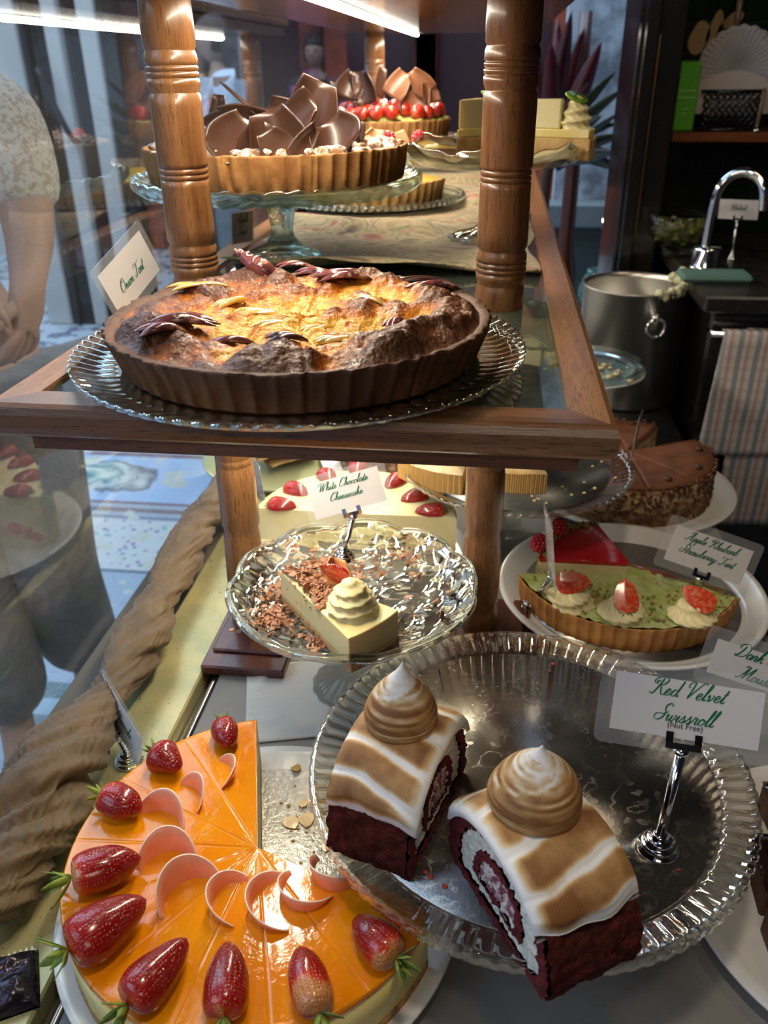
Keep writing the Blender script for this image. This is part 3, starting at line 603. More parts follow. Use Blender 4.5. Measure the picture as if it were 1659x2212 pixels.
# ------------------------------------------------------------------ fruit
def strawberry_mat():
    if 'strawberry_skin' in MC: return MC['strawberry_skin']
    m, t, nd, lk, b = nt_new('strawberry_skin'); MC['strawberry_skin'] = m
    tc = nd.new('ShaderNodeTexCoord'); at = nd.new('ShaderNodeAttribute'); at.attribute_name = 'tone'
    r = nd.new('ShaderNodeValToRGB'); e = r.color_ramp.elements; e[0].position = 0.0; e[0].color = (0.60, 0.24, 0.08, 1); e[1].position = 1.0; e[1].color = (0.24, 0.005, 0.005, 1)
    q = e.new(0.10); q.color = (0.58, 0.035, 0.008, 1); q = e.new(0.28); q.color = (0.38, 0.008, 0.004, 1)
    lk.new(at.outputs['Fac'], r.inputs[0])
    v = nd.new('ShaderNodeTexVoronoi'); v.inputs['Scale'].default_value = 420; v.inputs['Randomness'].default_value = 0.35; lk.new(tc.outputs['Object'], v.inputs['Vector'])
    lt = nd.new('ShaderNodeMath'); lt.operation = 'LESS_THAN'; lt.inputs[1].default_value = 0.15; lk.new(v.outputs[0], lt.inputs[0])
    mx = nd.new('ShaderNodeMix'); mx.data_type = 'RGBA'; lk.new(lt.outputs[0], mx.inputs[0]); lk.new(r.outputs[0], mx.inputs[6]); mx.inputs[7].default_value = (0.55, 0.20, 0.04, 1)
    lk.new(mx.outputs[2], b.inputs['Base Color']); b.inputs['Roughness'].default_value = 0.22; b.inputs['Coat Weight'].default_value = 0.5; b.inputs['Coat Roughness'].default_value = 0.1
    b.inputs['Subsurface Weight'].default_value = 0.08; b.inputs['Subsurface Scale'].default_value = 0.002; b.inputs['Subsurface Radius'].default_value = (1, 0.3, 0.2)
    rr = nd.new('ShaderNodeMapRange'); rr.inputs[1].default_value = 0.0; rr.inputs[2].default_value = 0.5; lk.new(v.outputs[0], rr.inputs[0])
    bn = nd.new('ShaderNodeBump'); bn.inputs['Distance'].default_value = 0.0007; lk.new(rr.outputs[0], bn.inputs['Height']); lk.new(bn.outputs[0], b.inputs['Normal'])
    return m
LEAFG = M('calyx_green', (0.10, 0.19, 0.03), 0.5, var=((0.25, 0.33, 0.06), 90, 3, 0.4, 0.6))
def strawberry(parent, pos, ang, length, width, leaves=7, pale=0.0, tilt=0.0, seed=0, sink=0.30, leafcol=None, detail=1.0, half=False, name='strawberry'):
    """whole berry lying down, tip pointing along ang; pos is the middle of its length"""
    rnd = random.Random(seed); pr = []; n = int(18*detail); n = max(n, 8)
    b = B(); col = []; seg = max(12, int(28*detail)); bulge = rnd.uniform(-0.1, 0.1)
    def rad(s): # s 0 at the calyx, 1 at the tip
        c0 = 0.33; q = (c0-s)/c0 if s < c0 else (s-c0)/(1-c0); return max(0.0, 1-q**(2.3 if s < c0 else 1.75))**(0.5 if s < c0 else 0.62) * (1.0 + bulge*math.sin(2*PI*s))
    for i in range(n+1):
        s = i/n
        for j in range(seg):
            a = 2*PI*j/seg; k = 1 + 0.06*fbm(math.cos(a)*1.2, math.sin(a)*1.2 + seed*3.1, s*2)
            r = rad(s)*width/2*k; x = (s-0.5)*length + (0.0 if s > 0.12 else (0.12-s)*length*0.5)
            b.v.append((x, r*math.cos(a), r*math.sin(a)*0.92)); col.append(min(1, max(0, smooth(-0.05, 0.55, s - pale*0.45) + 0.25*fbm(math.cos(a), math.sin(a)+seed, s*2))) if s > 0.03 or pale else 0.2)
    for i in range(n):
        for j in range(seg): b.f.append((i*seg+j, i*seg+(j+1) % seg, (i+1)*seg+(j+1) % seg, (i+1)*seg+j))
    b.m = [0]*len(b.f); b.sm = [True]*len(b.f); b.col = col
    o = b.build(name, strawberry_mat(), parent, loc=(pos[0], pos[1], pos[2]+width*(0.46-sink)), rot=(rnd.uniform(-0.4, 0.4), -tilt, ang))
    if leaves:
        q = B()
        for k in range(leaves):
            a = 2*PI*k/leaves + rnd.uniform(-0.3, 0.3); L = length*rnd.uniform(0.22, 0.36); w = L*0.17; back = rnd.uniform(0.1, 1.0)
            dv = Vector((-math.cos(back*1.1), math.cos(a)*math.sin(back*1.2)+0.001, math.sin(a)*math.sin(back*1.2))).normalized(); sd = Vector((0, -math.sin(a), math.cos(a)))
            base = Vector((-length*0.45, math.cos(a)*0.05*width, math.sin(a)*0.05*width)); curl = Vector((rnd.uniform(-0.3, 0.1), 0, 0)) + Vector((0, math.cos(a), math.sin(a)))*rnd.uniform(0, 0.25); vs = []
            for i in range(7):
                s = i/6; p = base + dv*L*s + curl*L*s*s; ww = w*math.sin(PI*min(1, 0.15+0.85*s))**0.8 if s < 1 else 0.0001
                vs += [p-sd*ww, p+Vector((0.0004, 0, 0.0003)), p+sd*ww]
            q.add(vs, [(3*i+c_, 3*i+c_+1, 3*i+c_+4, 3*i+c_+3) for i in range(6) for c_ in (0, 1)])
        q.tube([(-length*0.44, 0, 0), (-length*0.50, 0, 0.001), (-length*0.56, 0.001, 0.002)], 0.0009, 6)
        q.build('calyx', leafcol or LEAFG, o, solid=0.0004)
    return o
CUTB = M('strawberry_cut_face', (0.66, 0.055, 0.018), 0.25, coat=0.3, sss=0.15, sssr=(0.002,), var=((0.76, 0.22, 0.10), 190, 3, 0.46, 0.66))
def half_strawberry(parent, loc, length, width, rot, seed=0, leaves=5):
    """berry cut lengthways, cut face up (+z)"""
    rnd = random.Random(seed); n = 14; seg = 16; b = B(); col = []
    def rad(s): return max(0.0, 1-((0.33-s)/0.33 if s < 0.33 else (s-0.33)/0.67)**(2.3 if s < 0.33 else 1.75))**0.55 * width/2
    for i in range(n+1):
        s = i/n; r = rad(s) if 0 < s < 1 else 0.0
        for j in range(seg+1):
            a = -PI*j/seg; b.v.append(((s-0.5)*length, r*math.cos(a), r*math.sin(a)*0.85)); col.append(smooth(0, 0.8, s))
    for i in range(n):
        for j in range(seg): b.f.append((i*(seg+1)+j, (i+1)*(seg+1)+j, (i+1)*(seg+1)+j+1, i*(seg+1)+j+1))
    b.m = [0]*len(b.f); b.sm = [True]*len(b.f); b.col = col
    rot = (Matrix.Rotation(rot[0], 4, 'X') @ Matrix.Rotation(rot[1], 4, 'Y') @ Matrix.Rotation(rot[2], 4, 'Z')).to_euler() if len(rot) == 3 and rot[0] != PI else rot
    o = b.build('strawberry_half', strawberry_mat(), parent, loc=loc, rot=rot)
    q = B(); vs = []
    for i in range(n+1):
        s = i/n; r = rad(s) if 0 < s < 1 else 0
        for j in range(9): u = -1+2*j/8; vs.append(((s-0.5)*length, r*u, 0.0006*(1-u*u) + 0.0008*math.exp(-(u*3)**2)*math.sin(PI*s)))
    q.add(vs, [(i*9+j, (i+1)*9+j, (i+1)*9+j+1, i*9+j+1) for i in range(n) for j in range(8)]); q.build('cut_face', CUTB, o)
    if leaves:
        q = B()
        for k in range(leaves):
            a = lerp(-1.2, 1.2, k/(leaves-1)); L = length*rnd.uniform(0.2, 0.3); vs = []
            for i in range(5):
                s = i/4; p = Vector((-length*0.47-L*s*math.cos(a)*0.7+0.002, L*s*math.sin(a), -0.002+0.002*s)); ww = 0.0016*math.sin(PI*min(1, .2+.8*s)); vs += [(p.x, p.y-ww, p.z), (p.x, p.y+ww, p.z)]
            q.add(vs, [(2*i, 2*i+1, 2*i+3, 2*i+2) for i in range(4)])
        q.build('calyx', LEAFG, o, solid=0.0004)
    return o
CREAM = M('whipped_cream', (0.86, 0.78, 0.44), 0.4, sss=0.35, sssr=(0.004,), coat=0.15)
def rosette(parent, loc, r, h, mat=None, turns=3.2, ridges=9, name='cream_rosette', rot=(0, 0, 0)):
    """piped swirl: a cone of ridged spiral"""
    def f(u, v): # u around, v up
        th = 2*PI*u; z = h*v; tw = th + turns*1.2*v
        env = r*(1-v**1.7)**0.62*(0.92+0.08*math.cos(v*turns*2*PI - th)) if v < 1 else 0.0
        k = 1 + 0.13*abs(math.sin(ridges*0.5*tw))**1.0 - 0.07 + 0.05*math.cos(v*turns*2*PI*1.0 - th)
        return (env*k*math.cos(th), env*k*math.sin(th), z + 0.03*h*math.sin(th - v*turns*2*PI)*(1-v))
    b = B().grid(96, 28, f, closeu=True); return b.build(name, mat or CREAM, parent, loc=loc, rot=rot)

def flute(n, amp):
    return lambda th: amp*(abs(math.cos(n*th/2))**0.7)
def tart_shell(parent, r, h, n, mat, amp=0.0022, flare=0.9, lip=0.006, a0=0, a1=2*PI, name='crust', cuts=(), seed=0, drop=0.006, lipout=0.0):
    """fluted pastry case: outside wall, rim and inside wall; optional sector"""
    fl = flute(n, amp)
    prof = [(0.0, 0.0), (r*flare*0.98, 0.0), (r*flare, 0.001), (r*(flare+1)/2, h*0.5), (r*0.995, h*0.93), (r-0.0006, h*0.99), (r-lip*0.35, h), (r-lip*0.8, h-0.0006), (r-lip, h-drop*0.5), (r-lip-0.002, h-drop)]
    def mod(th, j, rr, z):
        if j == 0: return rr, z
        wgt = 1.0 if 2 <= j <= 5 else (0.6 if j == 6 else 0.15)
        d = -fl(th)*wgt
        for c_ in cuts:
            dd = abs((th-c_+PI) % (2*PI)-PI)*r
            if dd < 0.0012 and 1 < j < 9: d -= 0.004
        k = fbm(math.cos(th)*9, math.sin(th)*9+seed, j*0.6)
        if lipout and 4 <= j <= 6: rr += lipout*(0.8+0.5*k) + 0.0008*math.cos(n*th); z += 0.0012*fbm(math.cos(th)*5, math.sin(th)*5, 9)
        return rr + d + 0.0007*k, z + (0.0012*fbm(math.cos(th)*14, math.sin(th)*14+seed, 3) if j > 3 else 0)
    b = B().lathe(prof, int(n*8*(a1-a0)/(2*PI)), mod, a0, a1, caps=True); return b.build(name, mat, parent)

def heightfield(r, nr, na, hf, a0=0, a1=2*PI, tone=None):
    """polar cap z = hf(x, y, s)"""
    b = B(); full = abs(a1-a0-2*PI) < 1e-6; m = na if full else na+1; col = []
    for i in range(nr+1):
        for j in range(m):
            th = a0+(a1-a0)*j/na; rr = r*i/nr; x, y = rr*math.cos(th), rr*math.sin(th); z = hf(x, y, i/nr, th)
            b.v.append((x, y, z)); col.append(tone(x, y, i/nr, z) if tone else 0.5)
    for i in range(nr):
        for j in range(na): j2 = (j+1) % m; b.f.append((i*m+j, (i+1)*m+j, (i+1)*m+j2, i*m+j2))
    b.m = [0]*len(b.f); b.sm = [True]*len(b.f)
    if tone: b.col = col
    return b
def ramp_mat(name, stops, rough=0.3, coat=0.5, bump=None, bump2=None, sss=0.0, jitter=(40, 0.25), roughvar=None):
    """colour from the baked tone attribute plus noise"""
    if name in MC: return MC[name]
    m, t, nd, lk, b = nt_new(name); MC[name] = m
    at = nd.new('ShaderNodeAttribute'); at.attribute_name = 'tone'; tc = nd.new('ShaderNodeTexCoord')
    n = nd.new('ShaderNodeTexNoise'); n.inputs['Scale'].default_value = jitter[0]; n.inputs['Detail'].default_value = 6; lk.new(tc.outputs['Object'], n.inputs['Vector'])
    s = nd.new('ShaderNodeMath'); s.operation = 'SUBTRACT'; s.inputs[1].default_value = 0.5; lk.new(n.outputs[0], s.inputs[0])
    u = nd.new('ShaderNodeMath'); u.operation = 'MULTIPLY'; u.inputs[1].default_value = jitter[1]*4; lk.new(s.outputs[0], u.inputs[0])
    a = nd.new('ShaderNodeMath'); a.operation = 'ADD'; lk.new(at.outputs['Fac'], a.inputs[0]); lk.new(u.outputs[0], a.inputs[1])
    r = nd.new('ShaderNodeValToRGB'); e = r.color_ramp.elements; e[0].position = stops[0][0]; e[0].color = c4(stops[0][1]); e[1].position = stops[-1][0]; e[1].color = c4(stops[-1][1])
    for p_, c_ in stops[1:-1]: q = e.new(p_); q.color = c4(c_)
    lk.new(a.outputs[0], r.inputs[0]); lk.new(r.outputs[0], b.inputs['Base Color']); b.inputs['Roughness'].default_value = rough; b.inputs['Coat Weight'].default_value = coat; b.inputs['Coat Roughness'].default_value = 0.06
    if sss: b.inputs['Subsurface Weight'].default_value = sss; b.inputs['Subsurface Scale'].default_value = 0.004
    prev = None
    for bb in (bump, bump2):
        if bb:
            n = nd.new('ShaderNodeTexNoise'); n.inputs['Scale'].default_value = bb[0]; n.inputs['Detail'].default_value = 5; lk.new(tc.outputs['Object'], n.inputs['Vector'])
            bn = nd.new('ShaderNodeBump'); bn.inputs['Distance'].default_value = bb[1]; lk.new(n.outputs[0], bn.inputs['Height'])
            if prev: lk.new(prev, bn.inputs['Normal'])
            prev = bn.outputs[0]
    if prev: lk.new(prev, b.inputs['Normal'])
    return m
def ribbed_plate(parent, r, nrib, mat, name='plate', rise=0.010, inner=0.90, th=0.004, scallop=0.0, amp=0.0012, z0=0.0, n=None, wave=None, off=0.0):
    """thin dish with radial flutes on the rim; the underside follows the top"""
    ri = r*inner
    prof = [(0, 0), (ri*0.93, 0), (ri, 0.0008), (lerp(ri, r, .35), rise*0.35), (lerp(ri, r, .7), rise*0.75), (r*0.993, rise), (r, rise+0.001), (r, rise-th*0.6), (lerp(ri, r, .6), rise*0.6-th), (ri, -th), (0, -th)]
    def mod(t_, j, rr, z):
        rib = math.cos(nrib*t_+off)
        if 2 < j < 7: z += amp*rib*(1 if j < 6 else 0.6)
        if 4 < j < 8: rr += scallop*abs(math.cos(nrib*t_/2+off))
        if wave and 3 < j < 8: z += wave[1]*math.cos(wave[0]*t_); rr += wave[2]*math.cos(wave[0]*t_)
        return rr, z + z0
    return B().lathe(prof, n or nrib*8, mod).build(name, mat, parent)
def crumbs(name, label, cat, pts, size, mat, loc=(0, 0, 0), seed=1, flat=0.5, group=None, parent=None, kind=True):
    rnd = random.Random(seed); b = B()
    for (x, y, z) in pts:
        s = size*rnd.uniform(0.5, 1.4); k = rnd.random()*9
        b.ball((x, y, z+s*flat*0.5), (s, s*rnd.uniform(0.6, 1.1), s*flat), 7, 5, mod=lambda d: 1+0.35*N.noise(d*2+Vector((k, k, 0))))
    o = b.build(name, mat, parent, loc=loc)
    if kind: o['kind'] = 'stuff'
    if label: tag(o, label, cat, group)
    return o
# ------------------------------------------------------------------ red onion tart on the raised shelf
pl = thing('glass_plate', 'large ribbed clear glass plate under the browned onion tart', 'plate', (-0.143, 0.612, ZS+0.0052))
ribbed_plate(pl, 0.170, 84, cut_glass('ribbed_tart_plate_glass', (0.90, 0.95, 0.94), 0.35), 'dish', rise=0.008, inner=0.86, th=0.004, scallop=0.0012, amp=0.0013)
tc_ = thing('onion_tart', 'round browned tart with red onion wedges and glossy custard on the raised shelf', 'tart', (-0.143, 0.612, ZS+0.0062))
CR_D = ramp_mat('dark_baked_crust', [(0.0, (0.42, 0.19, 0.055)), (0.35, (0.26, 0.11, 0.038)), (0.8, (0.11, 0.046, 0.018))], 0.62, 0.0, (140, 0.0008), (700, 0.0003), jitter=(22, 0.30))
tr_, th_ = 0.1445, 0.030
o = tart_shell(tc_, tr_, th_, 58, CR_D, 0.0034, 0.93, 0.0075, cuts=(R(-119), R(-76), R(-44)), seed=3, drop=0.003, lipout=0.0022)
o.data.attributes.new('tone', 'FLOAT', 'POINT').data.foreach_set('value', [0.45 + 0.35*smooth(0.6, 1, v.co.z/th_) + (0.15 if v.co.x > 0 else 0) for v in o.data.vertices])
ONI = [(540-30, 575, 0.5, 0), (700, 590, 0.4, 1), (915, 610, 0.3, 2), (770, 625, 0.1, 3), (330, 705, 0.9, 4), (400, 742, 0.2, 5), (480, 738, 0.1, 6), (640, 615, -0.3, 7), (845, 690, 0.6, 8)]
def th_h(x, y, s, th):
    n1 = N.noise(Vector((x*26, y*20, 1.7))); n2 = N.noise(Vector((x*62, y*50, 4.2))); n3 = fbm(x*150, y*150, 7.0)
    body = 0.0300 + 0.0105*n1 + 0.0075*n2 + 0.0018*n3
    body += 0.0090*math.exp(-((s-0.80)/0.12)**2)*(0.8+0.5*N.noise(Vector((math.cos(th)*3.1, math.sin(th)*3.1, 2))))
    edge = smooth(0.91, 1.0, s + 0.03*N.noise(Vector((x*50, y*50, 8)))); z = lerp(body, th_-0.0025, edge)
    pit = math.exp(-(((x-0.015)/0.050)**2 + ((y+0.035)/0.052)**2)); z -= 0.005*pit
    for c_ in (R(-119), R(-76), R(-44), R(36), R(90), R(160)):
        dd = abs((th-c_+PI) % (2*PI)-PI)*max(s, 0.02)*tr_
        if dd < 0.0012: z -= 0.003
    return z
def th_t(x, y, s, z):
    n1 = N.noise(Vector((x*26, y*20, 1.7))); n2 = N.noise(Vector((x*62, y*50, 4.2)))
    t = 0.43 + 0.62*n1 + 0.50*n2 + 0.40*math.exp(-((s-0.84)/0.13)**2) + 0.5*smooth(0.84, 1.0, s) + 0.10*N.noise(Vector((x*160, y*160, 3)))
    t -= 0.40*math.exp(-(((x-0.01)/0.060)**2 + ((y+0.030)/0.058)**2)) + 0.2*math.exp(-(((x-0.06)/0.04)**2 + ((y-0.09)/0.03)**2))
    return max(0, min(1, t))
FILL = ramp_mat('browned_custard', [(0.0, (0.80, 0.50, 0.10)), (0.18, (0.76, 0.36, 0.035)), (0.36, (0.56, 0.17, 0.010)), (0.54, (0.30, 0.085, 0.010)), (0.80, (0.13, 0.040, 0.009))], 0.40, 0.10, (330, 0.0022), (110, 0.0030), 0.1, jitter=(90, 0.16))
heightfield(tr_-0.0075, 130, 400, th_h, tone=th_t).build('custard_filling', FILL, tc_)
ON_P = M('roast_onion_purple', (0.24, 0.065, 0.06), 0.16, coat=0.9, var=((0.07, 0.02, 0.022), 50, 4, 0.42, 0.6), bump=(200, 0.0004), third=((0.46, 0.26, 0.18), 90, 0.58, 0.68))
ON_Y = M('soft_onion_pale', (0.80, 0.56, 0.18), 0.15, coat=0.9, sss=0.3, var=((0.74, 0.40, 0.08), 50, 4, 0.4, 0.65), bump=(160, 0.0005))
def onion(px, py, rz, L, wd, layers, mat, seed, lift=0.0):
    rnd = random.Random(seed); p = P(px, py, ZS+0.0062+0.030); lx, ly = p.x-tc_.location.x, p.y-tc_.location.y; b = B()
    h = th_h(lx, ly, math.hypot(lx, ly)/tr_, math.atan2(ly, lx))
    for k in range(layers):
        off = (k-(layers-1)/2)*wd*0.42; LL = L*(1-0.10*abs(k-(layers-1)/2)); hh = wd*0.55*rnd.uniform(0.8, 1.2); tl = rnd.uniform(-0.15, 0.15); ph = rnd.uniform(-0.1, 0.1)
        def f(u, v):
            s = u*2-1; wv = (1-abs(s)**(2.2 if mat is not ON_Y else 5))*(1 if mat is not ON_Y else 0.62); a = lerp(-1.2, 1.2, v)
            y = off + wd*0.55*math.sin(a)*wv + 0.004*s*s*ph*10; z = hh*(math.cos(a))*wv + 0.002*math.sin(u*3+k) + 0.0
            return (LL/2*s, y, z - (0.001 if mat is not ON_Y else 0.0035))
        st0 = len(b.v); b.grid(14, 7, f); b.xf(Matrix.Rotation(tl, 4, 'Z'), st0)
    return b.build('onion_wedge', mat, tc_, loc=(lx, ly, h+0.0004), rot=(0, -0.10 if lift else 0, rz), solid=0.0010)
for (px, py, rz, L, wd, n, mt, lf) in ((690, 590, -0.3, 0.050, 0.011, 4, ON_P, 0), (745, 612, 0.2, 0.058, 0.012, 5, ON_P, 0), (915, 602, 0.15, 0.055, 0.007, 3, M('charred_onion', (0.05, 0.018, 0.016), 0.25, coat=0.7), 0), (935, 625, 0.25, 0.050, 0.010, 3, ON_P, 0), (385, 720, 0.15, 0.060, 0.012, 5, ON_P, 0), (350, 742, 0.5, 0.035, 0.010, 3, ON_P, 0),
                                      (500, 738, 0.1, 0.035, 0.008, 2, ON_P, 0), (620, 745, 0.3, 0.030, 0.008, 2, MC['charred_onion'], 0), (500, 655, 0.9, 0.034, 0.013, 2, ON_Y, 0), (555, 668, 0.2, 0.042, 0.012, 2, ON_Y, 0), (590, 690, 0.5, 0.036, 0.010, 3, ON_Y, 0), (690, 690, 0.9, 0.034, 0.010, 3, ON_Y, 0), (740, 725, 0.5, 0.045, 0.010, 4, ON_Y, 0),
                                      (770, 735, 2.4, 0.034, 0.008, 3, ON_Y, 0), (850, 690, 1.2, 0.026, 0.008, 3, ON_P, 0), (640, 570, 0.1, 0.040, 0.008, 3, ON_P, 0), (430, 640, 0.6, 0.050, 0.010, 3, ON_Y, 0), (800, 655, -0.4, 0.030, 0.010, 3, ON_Y, 0)):
    onion(px, py, rz, L, wd, n, mt, int(px), lf)
# the onion stem that sticks out at the back left
b = B(); c0 = P(575, 590, ZS+0.045) - tc_.location; c1 = c0 + Vector((-0.020, 0.004, 0.014)); b.tube(catmull([c0-Vector((0, 0, 0.008)), c0, c0+Vector((-0.010, 0.0, 0.007)), c1, c1+Vector((-0.008, 0, 0.004))]), [0.010]*5+[0.0095]*5+[0.0085]*4+[0.006]*4+[0.0035]*4+[0.0018]*3, 10)
b.build('onion_stem', ON_P, tc_)
name_card('name card standing behind the left side of the browned onion tart', (-0.352, 0.715, -0.166), (-0.343, 0.800, -0.140), (-0.340, 0.735, -0.202), 0.08, ['Onion Tart'], 0.011, 0.008, letter_dy=-0.006)

# ------------------------------------------------------------------ mango cheesecake, front left
mx_, my_ = -0.155, 0.418
mp_ = thing('china_plate', 'round white plate under the orange glazed cheesecake', 'plate', (mx_, my_, ZC))
B().lathe([(0, 0.004), (0.118, 0.004), (0.128, 0.005), (0.148, 0.011), (0.1545, 0.0135), (0.1555, 0.012), (0.150, 0.008), (0.128, 0.001), (0.09, 0.0), (0, 0.0)], 120).build('dish', WHITE_CHINA, mp_)
gb = B().lathe([(0, 0.0062), (0.132, 0.0062), (0.1325, 0.0052), (0.131, 0.0044), (0, 0.0044)], 100)
tag(gb.build('cake_board', M('silver_cake_board', (0.88, 0.86, 0.80), 0.30, 0.7, bump=(190, 0.0022), bump2=(60, 0.001)), loc=(mx_, my_, ZC)), 'round silver cake board showing where slices of the orange cheesecake are gone', 'cake board')
mc = thing('mango_cheesecake', 'orange glazed cheesecake with strawberries and pink chocolate curls, part cut away', 'cake', (mx_, my_, ZC+0.0064))
MR, MH = 0.142, 0.053; A0, A1 = R(105), R(341); SL = [R(105+26.2*k) for k in range(10)]
def slit(th, r, w=0.0009):
    for c_ in SL[1:-1]:
        if abs((th-c_+PI) % (2*PI)-PI)*r < w: return 1.0
    return 0.0
def mod_s(th, j, r, z):
    if r > 0.05: r -= 0.0008*slit(th, r, 0.0006) + 0.0005*fbm(math.cos(th)*12, math.sin(th)*12, z*60)
    return r, z
B().lathe([(0.0001, 0), (MR, 0), (MR, 0.010), (0.0001, 0.010)], 280, mod_s, A0, A1, caps=True).build('biscuit_base', M('biscuit_crumb', (0.50, 0.28, 0.10), 0.8, var=((0.30, 0.15, 0.05), 200, 4, 0.4, 0.6), bump=(400, 0.0008)), mc)
B().lathe([(0.0001, 0.0101), (MR-0.0006, 0.0101), (MR-0.0004, MH-0.006), (0.0001, MH-0.006)], 280, mod_s, A0, A1, caps=True).build('cheesecake_filling', M('mango_cream', (0.86, 0.70, 0.22), 0.5, sss=0.3, sssr=(0.004,), var=((0.90, 0.80, 0.40), 60, 3, 0.4, 0.6)), mc)
gl_ = B(); na = 280
glp = [(0.0001, MH-0.0058)] + [(MR*s, MH-0.0058) for s in (0.5, 0.999)] + [(MR, MH-0.0055), (MR, MH-0.0018), (MR-0.0006, MH-0.0004), (MR-0.002, MH)] + [(MR*s, MH) for s in (0.94, 0.85, 0.75, 0.65, 0.55, 0.45, 0.35, 0.25, 0.15, 0.08, 0.03)] + [(0.0001, MH)]
def mod_g(th, j, r, z):
    if j > 5 and r > 0.004: z += 0.0005*fbm(math.cos(th)*r*40, math.sin(th)*r*40, 2) - 0.0007*slit(th, r, 0.0007)
    elif 2 < j <= 5: r -= 0.0008*slit(th, r, 0.0008)
    return r, z
gl_.lathe(glp, 420, mod_g, A0, A1, caps=True)
gl_.build('mango_glaze', M('mango_glaze_gel', (0.86, 0.33, 0.004), 0.12, coat=0.6, sss=0.2, sssr=(0.005,), var=((0.84, 0.25, 0.002), 14, 3, 0.35, 0.65), bump=(26, 0.0012), bump2=(110, 0.00035)), mc)
LEAFY = M('calyx_light_green', (0.30, 0.40, 0.06), 0.5, var=((0.16, 0.26, 0.03), 60, 3, 0.4, 0.6))
#              px,   py,  length, width, pale
SB = ((487, 1587, 0.034, 0.025, 0.0), (362, 1645, 0.034, 0.027, 0.25), (262, 1740, 0.040, 0.030, 0.25), (228, 1885, 0.052, 0.034, 0.25), (232, 2012, 0.060, 0.037, 0.0), (340, 2108, 0.056, 0.030, 0.0), (490, 2125, 0.054, 0.030, 0.05), (668, 2125, 0.050, 0.028, 0.75), (812, 2035, 0.044, 0.029, 0.35))
for i, (px, py, L, Wd, pale) in enumerate(SB):
    p = P(px, py, -0.512); a = math.atan2(my_-p.y, mx_-p.x); extra = 0.15*math.sin(i*2.3)
    strawberry(mc, (p.x-mx_, p.y-my_, MH), a+extra, L, Wd, 7, pale, 0.0, i+1, 0.06, LEAFY if i in (2, 3, 4) else None)
PINK = M('pink_chocolate', (0.86, 0.42, 0.27), 0.35, sss=0.3, sssr=(0.003,), coat=0.2, var=((0.78, 0.28, 0.16), 30, 3, 0.35, 0.7)); PINKW = M('white_chocolate_edge', (0.92, 0.72, 0.60), 0.35, sss=0.2)
def curl(parent, pos, rot, r, h, sweep, lean=0.25, name='chocolate_curl', mats=(PINK, PINKW), th=0.0011):
    """crescent of thin chocolate bent into an arc and stood on its long edge"""
    b = B(); n = 26
    def f(u, v):
        a = lerp(-sweep/2, sweep/2, u); hh = h*max(0.02, math.sin(PI*min(1, max(0, u*0.94+0.03))))**0.75
        rr = r*(1+lean*v*0.5); return (rr*math.cos(a)-r, rr*math.sin(a), v*hh - 0.0012)
    inner = B(); 
    def g(u, w):  # closed section: inner wall up, top edge, outer wall down
        pts = ((0, -1), (0.5, -1), (1, -1), (1, 1), (0.5, 1), (0, 1)); k = min(5, int(round(w*5))); v, s = pts[k]; p = Vector(f(u, v)); a = lerp(-sweep/2, sweep/2, u)
        return p + Vector((math.cos(a), math.sin(a), 0))*s*th/2
    b.grid(n, 6, g, mfn=lambda u, w: 1 if 0.3 < w < 0.5 else 0)
    k = len(b.v)-6; b.f.append((0, 1, 2, 3, 4, 5)); b.f.append((k+5, k+4, k+3, k+2, k+1, k)); b.m += [1, 1]; b.sm += [False, False]
    return b.build(name, list(mats), parent, loc=pos, rot=(0, 0, rot))
#        px,   py,  open direction (deg, world), r, h, sweep deg
CU = ((505, 1672, -160, 0.016, 0.011, 150), (433, 1718, -140, 0.019, 0.014, 130), (368, 1760, -110, 0.023, 0.017, 130), (368, 1842, -75, 0.020, 0.018, 165), (392, 1912, -45, 0.022, 0.018, 170), (462, 1948, 0, 0.018, 0.012, 200), (545, 1965, 15, 0.021, 0.011, 205), (632, 1965, 65, 0.018, 0.012, 210), (706, 1925, 75, 0.018, 0.015, 210))
for (px, py, dg, r_, h_, sw) in CU:
    p = P(px, py, -0.523); curl(mc, (p.x-mx_ + 0*r_, p.y-my_, MH), R(dg+180), r_*0.95, h_*1.35, R(sw), 0.35)
crumbs('cake_crumbs', 'amber crumbs scattered on the silver board in the gap of the orange cheesecake', 'crumbs', [(mx_+r*math.cos(a), my_+r*math.sin(a), ZC+0.0064) for r, a in [(random.uniform(0.02, 0.13), random.uniform(R(-5), R(95))) for _ in range(46)]], 0.0014, M('amber_crumb', (0.50, 0.27, 0.05), 0.5), seed=4, flat=0.4)
b = B(); rnd = random.Random(5)
for (px, py, s) in ((640, 1660, 5), (690, 1650, 9), (630, 1780, 8), (665, 1770, 9), (690, 1735, 9), (700, 1760, 6), (705, 1830, 5), (600, 1625, 4), (578, 1640, 5), (655, 1735, 5)):
    p = P(px, py, -0.573); n = 8; pts = [(p.x + s*0.001*rnd.uniform(0.6, 1.1)*math.cos(2*PI*k/n), p.y + s*0.001*rnd.uniform(0.6, 1.1)*math.sin(2*PI*k/n)) for k in range(n)]; b.prism(pts, ZC+0.0063, ZC+0.0078)
tag(b.build('glaze_scraps', M('dried_glaze', (0.62, 0.40, 0.14), 0.2, coat=0.5)), 'flat dried amber scraps of glaze stuck on the silver board', 'glaze scraps', kind='stuff')
# name card seen edge-on on the brass ledge
name_card('name card seen nearly edge-on on the brass ledge beside the top strawberry', (-0.366, 0.612, -0.528), (-0.288, 0.520, -0.520), (-0.366, 0.600, -0.556), 0.08, ['Mango Cheesecake'], 0.010, 0.005, holder=1.05, hlabel='short chrome card holder standing on the brass ledge', base=P(280, 1645, -0.5763))

